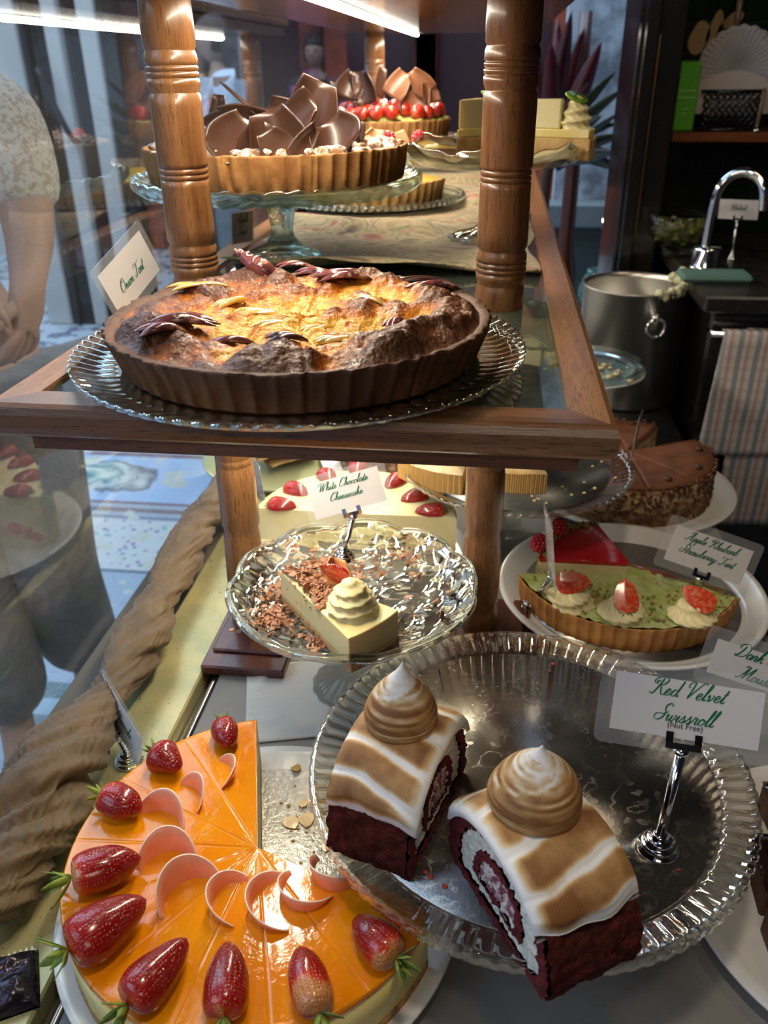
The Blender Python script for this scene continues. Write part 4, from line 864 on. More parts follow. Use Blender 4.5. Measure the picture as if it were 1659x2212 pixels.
# ------------------------------------------------------------------ silver board and ribbed plate with the red velvet rolls
vx, vy, vz = 0.047, 0.494, -0.494
vp = thing('glass_cake_stand', 'wide ribbed clear glass cake stand carrying the two red velvet slices', 'cake stand', (vx, vy, ZC))
VG = cut_glass('ribbed_stand_glass', (0.98, 0.98, 0.95), 0.48)
VR = 0.172; H0 = vz-ZC
pr = [(0, 0), (VR*0.80, 0), (VR*0.845, 0.0), (VR*0.855, 0.002), (VR*0.87, 0.0045), (VR*0.96, 0.0070), (VR*0.975, 0.0095), (VR*0.992, 0.0095), (VR, 0.0070), (VR, 0.0015), (VR*0.99, -0.0010), (VR*0.86, -0.0035), (VR*0.80, -0.0050), (0.02, -0.0065), (0, -0.0065)]
def vmod(t_, j, r, z):
    w = math.cos(88*t_); q = 1.0 if w > 0.15 else (-1.0 if w < -0.15 else w/0.15)
    if j in (4, 5): z += 0.0013*q
    if j in (10, 11): z += 0.0014*q
    if j in (8, 9): r += 0.0006*q
    return r, z+H0
B().lathe(pr, 88*10, vmod).build('ribbed_dish', VG, vp)
B().lathe([(0, 0.0), (0.052, 0.0), (0.054, 0.003), (0.040, 0.008), (0.020, 0.016), (0.014, 0.030), (0.014, 0.055), (0.022, H0-0.012), (0.030, H0-0.0068), (0, H0-0.0068)], 48, lambda t_, j, r, z: (r*(1+0.03*math.cos(16*t_)), z)).build('pedestal', VG, vp)
def board_mat():
    m, t, nd, lk, b = nt_new('scuffed_silver_board')
    tc = nd.new('ShaderNodeTexCoord'); b.inputs['Metallic'].default_value = 0.92; b.inputs['Base Color'].default_value = (0.60, 0.57, 0.54, 1)
    mp = nd.new('ShaderNodeMapping'); mp.inputs['Location'].default_value = (-0.02, 0.01, 0); lk.new(tc.outputs['Object'], mp.inputs[0])
    wv = nd.new('ShaderNodeTexWave'); wv.wave_type = 'RINGS'; wv.rings_direction = 'Z'; wv.inputs['Scale'].default_value = 9; wv.inputs['Distortion'].default_value = 14.0; wv.inputs['Detail'].default_value = 4; wv.inputs['Detail Scale'].default_value = 6; lk.new(mp.outputs[0], wv.inputs[0])
    n = nd.new('ShaderNodeTexNoise'); n.inputs['Scale'].default_value = 17; n.inputs['Detail'].default_value = 9; n.inputs['Roughness'].default_value = 0.75; lk.new(tc.outputs['Object'], n.inputs[0])
    mu = nd.new('ShaderNodeMath'); mu.operation = 'MULTIPLY'; lk.new(wv.outputs[1], mu.inputs[0]); lk.new(n.outputs[0], mu.inputs[1])
    r = nd.new('ShaderNodeMapRange'); r.inputs[1].default_value = 0.40; r.inputs[2].default_value = 0.66; r.inputs[3].default_value = 0.0; r.inputs[4].default_value = 1.0; lk.new(mu.outputs[0], r.inputs[0])
    rr = nd.new('ShaderNodeMapRange'); rr.inputs[3].default_value = 0.13; rr.inputs[4].default_value = 0.42; lk.new(r.outputs[0], rr.inputs[0]); lk.new(rr.outputs[0], b.inputs['Roughness'])
    mx = nd.new('ShaderNodeMix'); mx.data_type = 'RGBA'; mx.inputs[6].default_value = (0.42, 0.40, 0.38, 1); mx.inputs[7].default_value = (0.62, 0.58, 0.52, 1); lk.new(r.outputs[0], mx.inputs[0]); lk.new(mx.outputs[2], b.inputs['Base Color'])
    bn = nd.new('ShaderNodeBump'); bn.inputs['Distance'].default_value = 0.0004; lk.new(n.outputs[0], bn.inputs['Height']); lk.new(bn.outputs[0], b.inputs['Normal'])
    return m
tag(B().lathe([(0, 0.0023), (VR*0.842, 0.0023), (VR*0.845, 0.0012), (VR*0.842, 0.0002), (0, 0.0002)], 120).build('cake_board', board_mat(), loc=(vx, vy, vz)), 'scuffed mirror-silver round board under the two red velvet slices', 'cake board')
crumbs('cake_crumbs', 'red sponge crumbs scattered on the mirror-silver board', 'crumbs', [(P(px, py, vz).x, P(px, py, vz).y, vz+0.0023) for px, py in ((1155, 1395), (1175, 1390), (1195, 1440), (1188, 1455), (1308, 1637), (1380, 1940), (1574, 1922), (905, 1440), (948, 1450), (1140, 1405), (1165, 1400), (1465, 1885), (1350, 2080), (960, 1920), (920, 1890), (930, 1900), (1345, 2090), (1360, 2075))], 0.0016, M('red_crumb', (0.36, 0.05, 0.025), 0.8), seed=8)

SPONGE = M('red_velvet_sponge', (0.115, 0.020, 0.013), 0.9, spec=0.2, var=((0.050, 0.010, 0.008), 120, 5, 0.38, 0.62), bump=(320, 0.0026), bump2=(900, 0.0006))
SPONGE_C = M('red_velvet_cut', (0.22, 0.022, 0.022), 0.85, var=((0.12, 0.012, 0.014), 150, 5, 0.38, 0.62), bump=(340, 0.0022), bump2=(1000, 0.0008))
VCREAM = M('vanilla_cream', (0.86, 0.82, 0.70), 0.5, sss=0.25, sssr=(0.003,), bump=(120, 0.0006))
BERRY = M('berry_cream', (0.30, 0.07, 0.12), 0.5, var=((0.80, 0.72, 0.66), 120, 4, 0.45, 0.55), bump=(200, 0.0008))
MERW = M('raw_meringue', (0.86, 0.86, 0.84), 0.45, sss=0.3, sssr=(0.004,), bump=(120, 0.0004))
TOAST = ramp_mat('torched_meringue', [(0.12, (0.88, 0.87, 0.85)), (0.30, (0.74, 0.60, 0.40)), (0.52, (0.52, 0.30, 0.11)), (0.82, (0.24, 0.10, 0.028))], 0.55, 0.0, (900, 0.0003), (60, 0.0006), 0.15, jitter=(110, 0.09))
def velvet_slice(label, org, uv, a, vt, h, seed, kiss_u, kr, kh, mer_h0=0.42):
    """D-shaped roll slice standing on its flat; local x runs across the roll, local y along it; the cut face is y = 0"""
    ux, uy = uv; t = thing('red_velvet_slice', label, 'cake', org, math.atan2(uy, ux))
    e = 2.5
    def D(ph, s=1.0, dz=0.0): # outline of the roll, ph 0..pi over the top
        c, q = math.cos(ph), math.sin(ph); x = a*math.copysign(abs(c)**(2/e), c); z = h*abs(q)**(2/e)
        return (x*s, z*(s if s < 1 else 1) + dz)
    n = 110
    # sponge: outside skin, bottom rounding
    b = B()
    def skin(u, v):
        if u < 0.12: ph = -0.0; x, z = lerp(-0.9*a, a, u/0.12) if False else (a*(0.86+0.12*u/0.12)), 0.004*u/0.12
        ph = PI*u; x, z = D(ph); k = 1 + 0.035*fbm(x*70, v*5+seed, z*70, 4) + 0.02*fbm(x*260, v*18+seed, z*260, 2); y = v*vt + 0.0026*fbm(x*110, z*110, seed+v*3)
        zz = z*k*0.94; x = x*k*(0.92+0.08*smooth(0.0, 0.014, zz)); return (x*0.985, y, zz)
    b.grid(n, 40, skin); b.grid(n, 2, lambda u, v: (skin(u, 1)[0]*v if v else 0.0, skin(u, 1)[1], skin(u, 1)[2]*v if v else 0.0))
    b.grid(2, 40, lambda u, v: (lerp(skin(0, v)[0], skin(1, v)[0], u), skin(0, v)[1], 0.0)); b.build('sponge', SPONGE, t)
    # cut face: rings from the outside in, each a little proud or sunk and ragged
    rings = [(0.985, 0), (0.80, 0), (0.79, 1), (0.50, 1), (0.49, 2), (0.36, 2), (0.355, 3), (0.0, 3)]
    def rp(ph, s, k):
        sp = 0.05*(ph/PI-0.5); ss = max(0.0, s + (sp if 0 < s < 0.97 else 0)) ; ss *= 1 + (0.03*fbm(math.cos(ph)*5, math.sin(ph)*5, s*9+seed) if 0 < s < 0.97 else 0)
        zc_0 = h*0.40; x, z = D(ph); 
        x *= 0.95; z *= 0.94; zz = zc_0 + (z-zc_0)*ss; yy = (-0.0016 if k == 0 else 0.0006 if k == 1 else -0.0008) + 0.0010*fbm(x*ss*150, zz*150, seed+k)
        return (x*ss, yy, max(0.001, zz))
    full = []
    for i in range(96):
        q = i/96
        full.append(q)
    def outline(q, s, k):
        # closed outline: over the top 0..0.72, along the bottom 0.72..1
        zc_0 = h*0.40
        if q < 0.72: ph = PI*q/0.72; x, z = D(ph); x *= 0.95; z *= 0.94; x *= (0.94+0.06*smooth(0, 0.012, z))
        else: f_ = (q-0.72)/0.28; x = lerp(-a*0.88, a*0.88, f_); z = 0.0006
        rag = 1 + (0.05*fbm(math.cos(q*2*PI)*6, math.sin(q*2*PI)*6, s*9+seed, 4) if 0 < s < 0.97 else 0.03*fbm(q*90, seed, 0, 3))
        sp = 0.05*math.sin(q*2*PI) if 0 < s < 0.97 else 0; ss = max(0, s*rag+sp*s)
        yy = (-0.0014 if k == 0 else 0.0008 if k == 1 else -0.0006 if k == 2 else 0.0004) + 0.0022*fbm(x*ss*190, z*190+s*9, seed+k)
        return (x*ss, yy, zc_0 + (z-zc_0)*ss)
    for k, (s0, s1, mt, nm) in enumerate(((1.0, 0.80, SPONGE_C, 'sponge_ring'), (0.80, 0.50, VCREAM, 'cream_ring'), (0.50, 0.37, SPONGE_C, 'sponge_ring'), (0.37, 0.0, BERRY, 'berry_centre'))):
        B().grid(200, 12, lambda u, v: outline(u, lerp(s0, s1, v) , k), closeu=True).build(nm, mt, t)
    # meringue coat: tone follows the ridges
    b = B(); ph0, ph1 = math.asin(min(1, mer_h0**(e/2)))*0.98, None; col = []; na_ = 110; nv = 16; th0 = 0.0055
    def wob(v): return 0.10*math.sin(v*5+seed)+0.05*math.sin(v*13+seed)
    for i in range(na_+1):
        for j in range(nv+1):
            u = i/na_; v = j/nv; lo = ph0+wob(v)*0.5; ph = lerp(lo, PI-lo*0.75, u); x, z = D(ph); nx, nz = math.cos(ph)*0.7, math.sin(ph); L = math.hypot(nx, nz); nx /= L; nz /= L
            s_arc = u*4.7 + 0.25*math.sin(v*3+seed); g = abs(math.sin(PI*s_arc)); ridge = g**0.5
            edge = min(1, min(u, 1-u)*18); edv = min(1, min(v, 1-v)*9); t_ = (th0*(0.35+0.65*edge)**1 + 0.0026*ridge*edge)*(0.55+0.45*edv**0.5)
            y = lerp(-0.0055, vt+0.001, v); b.v.append((x*0.985+nx*t_, y, z*0.95+nz*t_)); 
            col.append(max(0, min(1, (0.05 + 0.66*smooth(0.42, 0.86, ridge))*smooth(0.0, 0.12, v)*smooth(0, 0.05, u)*smooth(0, 0.05, 1-u)+0.25*fbm(x*30, v*2, seed)*edv)))
    m_ = nv+1
    for i in range(na_):
        for j in range(nv): b.f.append((i*m_+j, i*m_+j+1, (i+1)*m_+j+1, (i+1)*m_+j))
    b.m = [0]*len(b.f); b.sm = [True]*len(b.f)
    o0 = len(b.v); k0 = na_+1   # white front band between the coat and the cut face, and bottom lips
    for i in range(na_+1):
        u = i/na_; lo = ph0+wob(0)*0.5; ph = lerp(lo, PI-lo*0.75, u); x, z = D(ph)
        v0 = Vector(b.v[i*m_]); b.v.append((lerp(v0.x, x*0.95, 0.5), -0.0068, lerp(v0.z, z*0.93, 0.5))); b.v.append((x*0.95, -0.0050, z*0.91)); col += [0, 0]
    for i in range(na_):
        b.f.append((i*m_, (i+1)*m_, o0+2*(i+1), o0+2*i)); b.f.append((o0+2*i, o0+2*(i+1), o0+2*(i+1)+1, o0+2*i+1)); b.m += [0, 0]; b.sm += [True, True]
    for i in (0, na_):                 # rounded lower lips
        o1 = len(b.v)
        for j in range(nv+1):
            p_ = Vector(b.v[i*m_+j]); ph = ph0 if i == 0 else PI-ph0*0.75; x, z = D(ph); b.v.append((x*0.975, p_.y, z*0.95-0.0015)); col.append(0.05)
        for j in range(nv): b.f.append((i*m_+j, i*m_+j+1, o1+j+1, o1+j)); b.m.append(0); b.sm.append(True)
    b.col = col; b.build('meringue_coat', TOAST, t)
    # kiss
    b = B(); pr = [(kr*0.82, -0.002), (kr*0.97, kh*0.08), (kr, kh*0.16), (kr*0.97, kh*0.28), (kr*0.85, kh*0.43), (kr*0.65, kh*0.58), (kr*0.43, kh*0.71), (kr*0.22, kh*0.83), (kr*0.09, kh*0.92), (kr*0.045, kh*0.97), (kr*0.012, kh*1.02)]
    pp = catmull([(r_, 0, z_) for r_, z_ in pr], 4); col = []; na2 = 64
    for i in range(na2):
        th = 2*PI*i/na2
        for j, q in enumerate(pp):
            f_ = j/(len(pp)-1); wv_ = 1 + 0.007*math.sin(th - f_*18 + seed) + 0.02*fbm(math.cos(th)*1.5, math.sin(th)*1.5, f_*3+seed)
            b.v.append((q.x*wv_*math.cos(th) + 0.003*f_*f_, q.x*wv_*math.sin(th), q.z)); s_ = 0.5+0.5*math.sin(th - f_*12 + seed)
            band = N.noise(Vector((th*0.5 if th < PI else (2*PI-th)*0.5, f_*34+seed, 0)))
            col.append(max(0, min(1, 0.66*(1-smooth(0.34, 0.78, f_)) + 0.62*band*(1-smooth(0.6, 0.9, f_)) + (0.35 if f_ > 0.97 else 0) + 0.20*N.noise(Vector((th*2.2 if th < PI else (2*PI-th)*2.2, f_*60+seed, 3)))*(1-smooth(0.7, 0.95, f_)) - 0.30*smooth(0.985, 1.0, s_))))
    k = len(pp)
    for i in range(na2):
        for j in range(k-1): b.f.append((i*k+j, ((i+1) % na2)*k+j, ((i+1) % na2)*k+j+1, i*k+j+1))
    b.m = [0]*len(b.f); b.sm = [True]*len(b.f); b.col = col
    b.build('meringue_kiss', TOAST, t, loc=(kiss_u, vt*0.52, h*0.955+0.0025))
    return t
zb = vz+0.0025
pN, pF = Vector((0.055, 0.303)), Vector((-0.010, 0.409)); u_ = (pF-pN).normalized(); v_ = Vector((-u_.y, u_.x)); mid = (pN+pF)/2
# local x must have local y (left of x) pointing along the roll away from the cut face
velvet_slice('front red velvet slice with torched meringue, its cut face turned left', (mid.x, mid.y, zb), (-u_.x, -u_.y), 0.064, 0.066, 0.075, 2, -0.016, 0.0300, 0.053, 0.70)
pB, pC = Vector((-0.038, 0.378)), Vector((-0.003, 0.486)); u_ = (pC-pB).normalized(); mid = (pB+pC)/2
velvet_slice('left red velvet slice with a peaked toasted meringue kiss, at the stand edge', (mid.x, mid.y, zb), (u_.x, u_.y), 0.060, 0.060, 0.080, 5, 0.006, 0.0262, 0.053, 0.74)
name_card('large name card reading Red Velvet Swissroll, clipped over the red velvet stand', Q(1332, 1448, .470), Q(1653, 1497, .470), Q(1317, 1572, .450), 0.10, ['Red Velvet', 'Swissroll'], 0.0118, 0.010, wm=0.085, letter_dy=0.0015,
          extra=('(Nut Free)', 0.0056, 0.0, -0.0112), holder=1.15, hlabel='tall chrome card holder standing on the mirror-silver board', base=P(1420, 1832, vz+0.0023))
# ------------------------------------------------------------------ desserts standing further back on the raised shelf
GOLD_CR = M('golden_pastry', (0.52, 0.27, 0.09), 0.6, var=((0.34, 0.15, 0.045), 40, 5, 0.36, 0.64), bump=(260, 0.0008))
DARKC = M('dark_chocolate', (0.050, 0.022, 0.013), 0.33, coat=0.1, var=((0.070, 0.030, 0.019), 12, 3, 0.4, 0.6))
MILKC = M('milk_chocolate', (0.24, 0.105, 0.055), 0.3, var=((0.18, 0.075, 0.04), 14, 3, 0.4, 0.6))
def plate_stand(name, label, loc, r, H, mat, foot_r, neck, wave=None, nrib=0, rise=0.008, th=0.006, stemmod=None, cat='cake stand'):
    t = thing(name, label, cat, loc)
    prof = [(0, H-0.001), (r*0.84, H-0.001), (r*0.90, H+0.001), (r*0.96, H+rise*0.6), (r*0.992, H+rise), (r, H+rise-0.001), (r, H+rise-th*0.6), (r*0.93, H-th), (r*0.80, H-th-0.001), (0, H-th-0.001)]
    def mod(a, j, rr, z):
        if wave and 2 < j < 8: z += wave[1]*abs(math.sin(wave[0]*a/2)) ; rr += wave[2]*math.cos(wave[0]*a)
        if nrib and j > 5: z += 0.0008*math.cos(nrib*a)
        return rr, z
    B().lathe(prof, 240, mod).build('dish', mat, t)
    pr = [(0, 0), (foot_r, 0), (foot_r, 0.002), (foot_r*0.8, 0.006), (neck*1.4, 0.014), (neck, 0.022), (neck*0.9, H*0.35), (neck*1.35, H*0.75), (neck*1.9, H-th-0.0016), (0, H-th-0.0016)]
    B().lathe(pr, 64, lambda a, j, rr, z: (rr*(1+0.04*math.cos(10*a)), z)).build('pedestal', mat, t)
    return t
# nut tart on the green-edged glass stand
nx, ny = -0.250, 1.005; HZ = 0.086
plate_stand('glass_cake_stand', 'green-edged glass stand carrying the sugared nut tart with chocolate shards', (nx, ny, ZS+0.0014), 0.166, HZ, GREEN_GLASS, 0.045, 0.014, wave=(44, 0.0025, 0.0006), rise=0.004, th=0.013)
nt = thing('nut_tart', 'sugar-dusted nut tart heaped with large dark chocolate shards', 'tart', (nx, ny, ZS+0.0014+HZ+0.0002))
tart_shell(nt, 0.150, 0.036, 56, GOLD_CR, 0.0030, 0.965, 0.006, cuts=(R(-62), R(-96), R(-30)), seed=11)
heightfield(0.145, 30, 120, lambda x, y, s, th: 0.030+0.003*fbm(x*40, y*40, 2)+0.003*(1-s)).build('nut_filling', M('dusted_filling', (0.30, 0.17, 0.09), 0.8, var=((0.78, 0.72, 0.64), 60, 4, 0.45, 0.58), bump=(200, 0.001)), nt)
NUT = M('sugared_nut', (0.28, 0.13, 0.06), 0.7, var=((0.80, 0.74, 0.66), 130, 4, 0.44, 0.56), bump=(220, 0.0012))
b = B(); rnd = random.Random(21)
for k in range(150):
    r_, a_ = 0.140*math.sqrt(rnd.random()), rnd.uniform(0, 2*PI); sd = rnd.random()*9
    b.ball((r_*math.cos(a_), r_*math.sin(a_), 0.0335+rnd.uniform(0, 0.004)), (rnd.uniform(0.006, 0.010), rnd.uniform(0.004, 0.007), rnd.uniform(0.003, 0.006)), 9, 6, mod=lambda d: 1+0.45*N.noise(d*2.2+Vector((sd, sd, 0))))
b.build('sugared_nuts', NUT, nt)['kind'] = 'stuff'
def shard(parent, pos, size, rot, mat, bend=1.2, seed=0, name='chocolate_shard', th=0.0016):
    rnd = random.Random(seed); w, l = size; k = rnd.uniform(-0.4, 0.4); b = B(); sk = rnd.uniform(-0.5, 0.5); nu, nv = 16, 10
    def f(u, v):
        x = (u-0.5)*w*(1-0.75*abs(v-0.35)**1.5*(1 if v > 0.35 else 0.6)) + sk*w*(v-0.5)*0.6; y = (v-0.5)*l
        a = bend*(u-0.5+k*(v-0.5)); rr = w/max(0.3, abs(bend)); return Vector((rr*math.sin(a)+(x-(u-0.5)*w)*1.0, y, rr*(1-math.cos(a))))
    b.grid(nu, nv, f, smooth=True)
    return b.build(name, mat, parent, loc=pos, rot=rot, solid=th)
#       px, py(at depth y), yoff, w, l, rot(x,y,z), bend
SH = ((505, 305, -0.07, .085, .060, (1.25, 0.50, 0.9), 1.3), (600, 300, -0.085, .070, .055, (1.45, -0.35, 0.25), 1.5), (560, 275, -0.02, .060, .050, (1.1, 0.9, -0.5), 2.0), (690, 245, 0.0, .075, .060, (1.35, 0.35, -0.35), 1.6),
      (530, 228, -0.01, .016, .080, (0.55, 0.3, 1.15), 0.8), (468, 262, 0.02, .022, .055, (1.5, 0.1, 0.2), 0.9), (500, 275, 0.01, .055, .040, (1.3, 0.6, -0.6), 1.4), (650, 270, -0.03, .060, .050, (0.9, 0.8, -1.0), 1.8), (715, 305, -0.06, .080, .035, (1.0, -0.5, 0.5), 1.8),
      (750, 300, -0.03, .040, .040, (1.2, 0.6, 1.0), 1.2), (610, 262, 0.03, .055, .045, (1.2, -0.9, 0.6), 1.4), (555, 305, -0.09, .035, .040, (1.5, 0.5, 0.1), 0.9), (700, 280, 0.03, .050, .045, (1.5, 0.2, 0.2), 1.4), (455, 305, -0.04, .050, .028, (0.9, 0.4, 0.7), 0.8), (655, 312, -0.10, .026, .045, (1.2, 0.9, 0.5), 1.6), (772, 290, 0.0, .028, .026, (1.2, 0.2, -0.6), 0.8), (590, 315, -0.10, .045, .030, (1.1, -0.4, 0.9), 1.2))
for i, (px, py, yo, w, l, rt, bd) in enumerate(SH):
    p = Q(px, py, ny+yo); shard(nt, (p.x-nx, p.y-ny, max(0.040, p.z-(ZS+HZ+0.0012))), (w, l), rt, DARKC, bd, i)
# half hidden small card behind the turned column
name_card('small pale name card between the left column and the stand pedestal', Q(500, 462, 1.02), Q(545, 456, 1.06), Q(503, 528, 1.02), 0.05, ['Apple', 'Tart'], 0.010, 0.003)

# beaded stand with lemon raspberry tart
bx, by = -0.205, 1.425
bt = thing('beaded_plate', 'beaded glass plate in the shade under the nut tart stand', 'plate', (bx, by, ZS+0.0035))
B().lathe([(0, 0.006), (0.11, 0.006), (0.13, 0.008), (0.148, 0.013), (0.150, 0.012), (0.135, 0.004), (0.11, 0.0), (0, 0.0)], 96).build('dish', CRYSTAL, bt)
b = B()
for k in range(84): a = 2*PI*k/84; b.ball((0.1515*math.cos(a), 0.1515*math.sin(a), 0.0125), 0.0050, 8, 6)
b.build('bead_rim', CRYSTAL, bt)
lt = thing('lemon_tart', 'yellow fluted tart with raspberries, mostly hidden behind the nut tart', 'tart', (bx, by, ZS+0.0097))
tart_shell(lt, 0.128, 0.034, 50, M('yellow_pastry', (0.66, 0.42, 0.14), 0.6, var=((0.50, 0.28, 0.08), 40, 4, 0.4, 0.6)), 0.003, 0.95, 0.006, a0=R(95), a1=R(352), seed=5)
heightfield(0.122, 12, 80, lambda x, y, s, th: 0.034+0.010*(1-s*s), R(95), R(352)).build('lemon_curd', M('lemon_curd', (0.88, 0.62, 0.10), 0.2, coat=0.5), lt)
b = B(); b.v += [(0, 0, 0.0)]; 
RASP = M('raspberry', (0.50, 0.02, 0.035), 0.35, coat=0.3, sss=0.2, sssr=(0.002,))
def raspberry(parent, loc, r, rot=(0, 0, 0)):
    b = B(); b.ball((0, 0, 0), (r*0.8, r*0.8, r*0.95), 12, 8)
    for i in range(6):
        ph = PI*(i+0.6)/7; m = max(4, int(11*math.sin(ph)))
        for j in range(m): th = 2*PI*(j+0.5*(i % 2))/m; b.ball((r*0.82*math.sin(ph)*math.cos(th), r*0.82*math.sin(ph)*math.sin(th), r*0.98*math.cos(ph)), r*0.27, 7, 5)
    return b.build('raspberry', RASP, parent, loc=loc, rot=rot)
for (px, py, y) in ((765, 298, 1.34), (838, 305, 1.34), (905, 303, 1.40)):
    p = Q(px, py, y); raspberry(lt, (p.x-bx, p.y-by, p.z-ZS-0.0097), 0.012)
for (px, py, y, rz) in ((800, 300, 1.33, 0.5), (862, 308, 1.36, 2.5)):
    p = Q(px, py, y); shard(lt, (p.x-bx, p.y-by, p.z-ZS-0.0097), (0.035, 0.03), (1.4, 0.3, rz), M('caramel_fan', (0.70, 0.38, 0.20), 0.35), 1.6, int(px))

# strawberry tart on the far stand
sx, sy = -0.228, 1.83
plate_stand('glass_cake_stand', 'far glass stand carrying the tart piled with glazed strawberries', (sx, sy, ZS+0.0014), 0.150, 0.072, CRYSTAL, 0.045, 0.012, rise=0.006)
sb_ = thing('strawberry_tart', 'fluted tart piled with glazed strawberries and chocolate curls at the back of the shelf', 'tart', (sx, sy, ZS+0.0739))
tart_shell(sb_, 0.132, 0.034, 54, GOLD_CR, 0.0026, 0.96, 0.006, seed=17)
heightfield(0.127, 16, 80, lambda x, y, s, th: 0.031+0.004*fbm(x*60, y*60, 5)+0.004*(s > 0.75)).build('pistachio_crumble', M('pistachio_green', (0.30, 0.36, 0.07), 0.8, var=((0.52, 0.52, 0.16), 90, 4, 0.4, 0.6), bump=(300, 0.002)), sb_)
rnd = random.Random(31)
for k in range(40):
    ring = 0 if k < 20 else (1 if k < 33 else 2); r_ = (0.105, 0.070, 0.030)[ring]; n_ = (20, 13, 7)[ring]; a_ = 2*PI*(k % n_)/n_ + rnd.uniform(-.1, .1)
    strawberry(sb_, (r_*math.cos(a_), r_*math.sin(a_), 0.034+0.004*ring), a_+PI+rnd.uniform(-.5, .5), rnd.uniform(0.036, 0.044), rnd.uniform(0.026, 0.031), 0, 0.0, -0.3, k+60, 0.05, detail=0.55)
for i, (px, py, w, l, rt, bd, mt) in enumerate(((755, 185, .06, .05, (1.2, .3, .4), 1.4, DARKC), (790, 190, .055, .06, (1.4, -.2, -.3), 1.9, DARKC), (820, 178, .03, .05, (1.5, .4, .8), 1.2, DARKC), (775, 205, .03, .04, (1.3, .5, .1), 1.4, MILKC), (862, 185, .05, .05, (1.1, .5, -.3), 1.3, MILKC), (905, 180, .05, .05, (1.3, -.6, .5), 2.2, MILKC), (900, 220, .055, .05, (1.2, .2, .0), 1.0, MILKC), (925, 200, .04, .04, (1.4, -.2, .6), 1.6, MILKC), (725, 195, .035, .03, (1.2, .1, .9), 1.0, DARKC))):
    p = Q(px, py, sy-0.06); shard(sb_, (p.x-sx, p.y-sy, p.z-ZS-0.0735), (w, l), rt, mt, bd, i+40)

# pressed glass stand with the two lime meringue slices
kx, ky = -0.008, 1.13; KH = 0.096
ks = thing('glass_cake_stand', 'tall pressed glass stand with a scrolled rim behind the right column', 'cake stand', (kx, ky, ZS+0.0014))
def kmod(a, j, r, z):
    if 2 < j < 8: r += 0.005*math.cos(8*a); z += 0.004*math.cos(8*a)+0.0015*math.cos(24*a)
    return r, z
B().lathe([(0, KH), (0.085, KH), (0.098, KH+0.003), (0.108, KH+0.008), (0.116, KH+0.016), (0.120, KH+0.019), (0.122, KH+0.017), (0.117, KH+0.008), (0.104, KH-0.003), (0.085, KH-0.007), (0.02, KH-0.009), (0, KH-0.009)], 240, kmod).build('dish', CRYSTAL, ks)
B().lathe([(0, 0), (0.050, 0), (0.050, 0.002), (0.042, 0.006), (0.018, 0.013), (0.0085, 0.022), (0.0075, 0.05), (0.0085, 0.078), (0.016, KH-0.0098), (0, KH-0.0098)], 64, lambda a, j, r, z: (r*(1+0.05*math.cos(12*a)), z)).build('pedestal', CRYSTAL, ks)
LIMEC = M('lime_custard', (0.86, 0.72, 0.24), 0.35, sss=0.3, sssr=(0.004,), var=((0.90, 0.78, 0.42), 50, 3, 0.4, 0.6)); SPG = M('slice_pastry', (0.66, 0.44, 0.18), 0.65, var=((0.46, 0.26, 0.08), 60, 4, 0.4, 0.62), bump=(300, 0.0008)); MALL = M('custard_top', (0.88, 0.80, 0.45), 0.4, sss=0.3, sssr=(0.004,))
LIME = M('lime_slice', (0.20, 0.42, 0.02), 0.25, coat=0.4)
def wedge(parent, tip, ang, half, L, z0, z1, mat, name, mi=None, inset=0.0, arc=10, wob=0.0):
    poly = [(tip[0]+inset*math.cos(ang), tip[1]+inset*math.sin(ang))]
    for k in range(arc+1): a = ang-half+2*half*k/arc; poly.append((tip[0]+L*math.cos(a), tip[1]+L*math.sin(a)))
    b = B(); b.prism(poly, z0, z1); o = b.build(name, mat, parent, bevel=0.0015); return o
def lime_slice(label, px, py, y, ang, whip):
    p = Q(px, py, y); t = thing('lime_cream_slice', label, 'cake', (p.x, p.y, ZS+KH+0.0016), ang)
    wedge(t, (0, 0), 0, 0.24, 0.105, 0.0, 0.024, SPG, 'pastry'); wedge(t, (0.0005, 0), 0, 0.23, 0.102, 0.0242, 0.034, LIMEC, 'lime_layer'); wedge(t, (0.004, 0), 0, 0.20, 0.060, 0.0342, 0.066, MALL, 'custard_block')
    rosette(t, (0.080, 0.0, 0.034), 0.019, 0.036)
    b = B(); b.lathe([(0, 0.003), (0.013, 0.003), (0.0145, 0.0015), (0.013, 0), (0, 0)], 30); b.build('lime_slice', LIME, t, loc=(0.078, 0.0, 0.0665), rot=(0.35, 0.25, 0.4)); return t
lime_slice('tall lime cream slice left of the right turned column', 985, 330, 1.11, 1.05, 1)
lime_slice('lime cream slice with a lime slice on its cream, right of the right turned column', 1098, 330, 1.135, -0.22, 1)

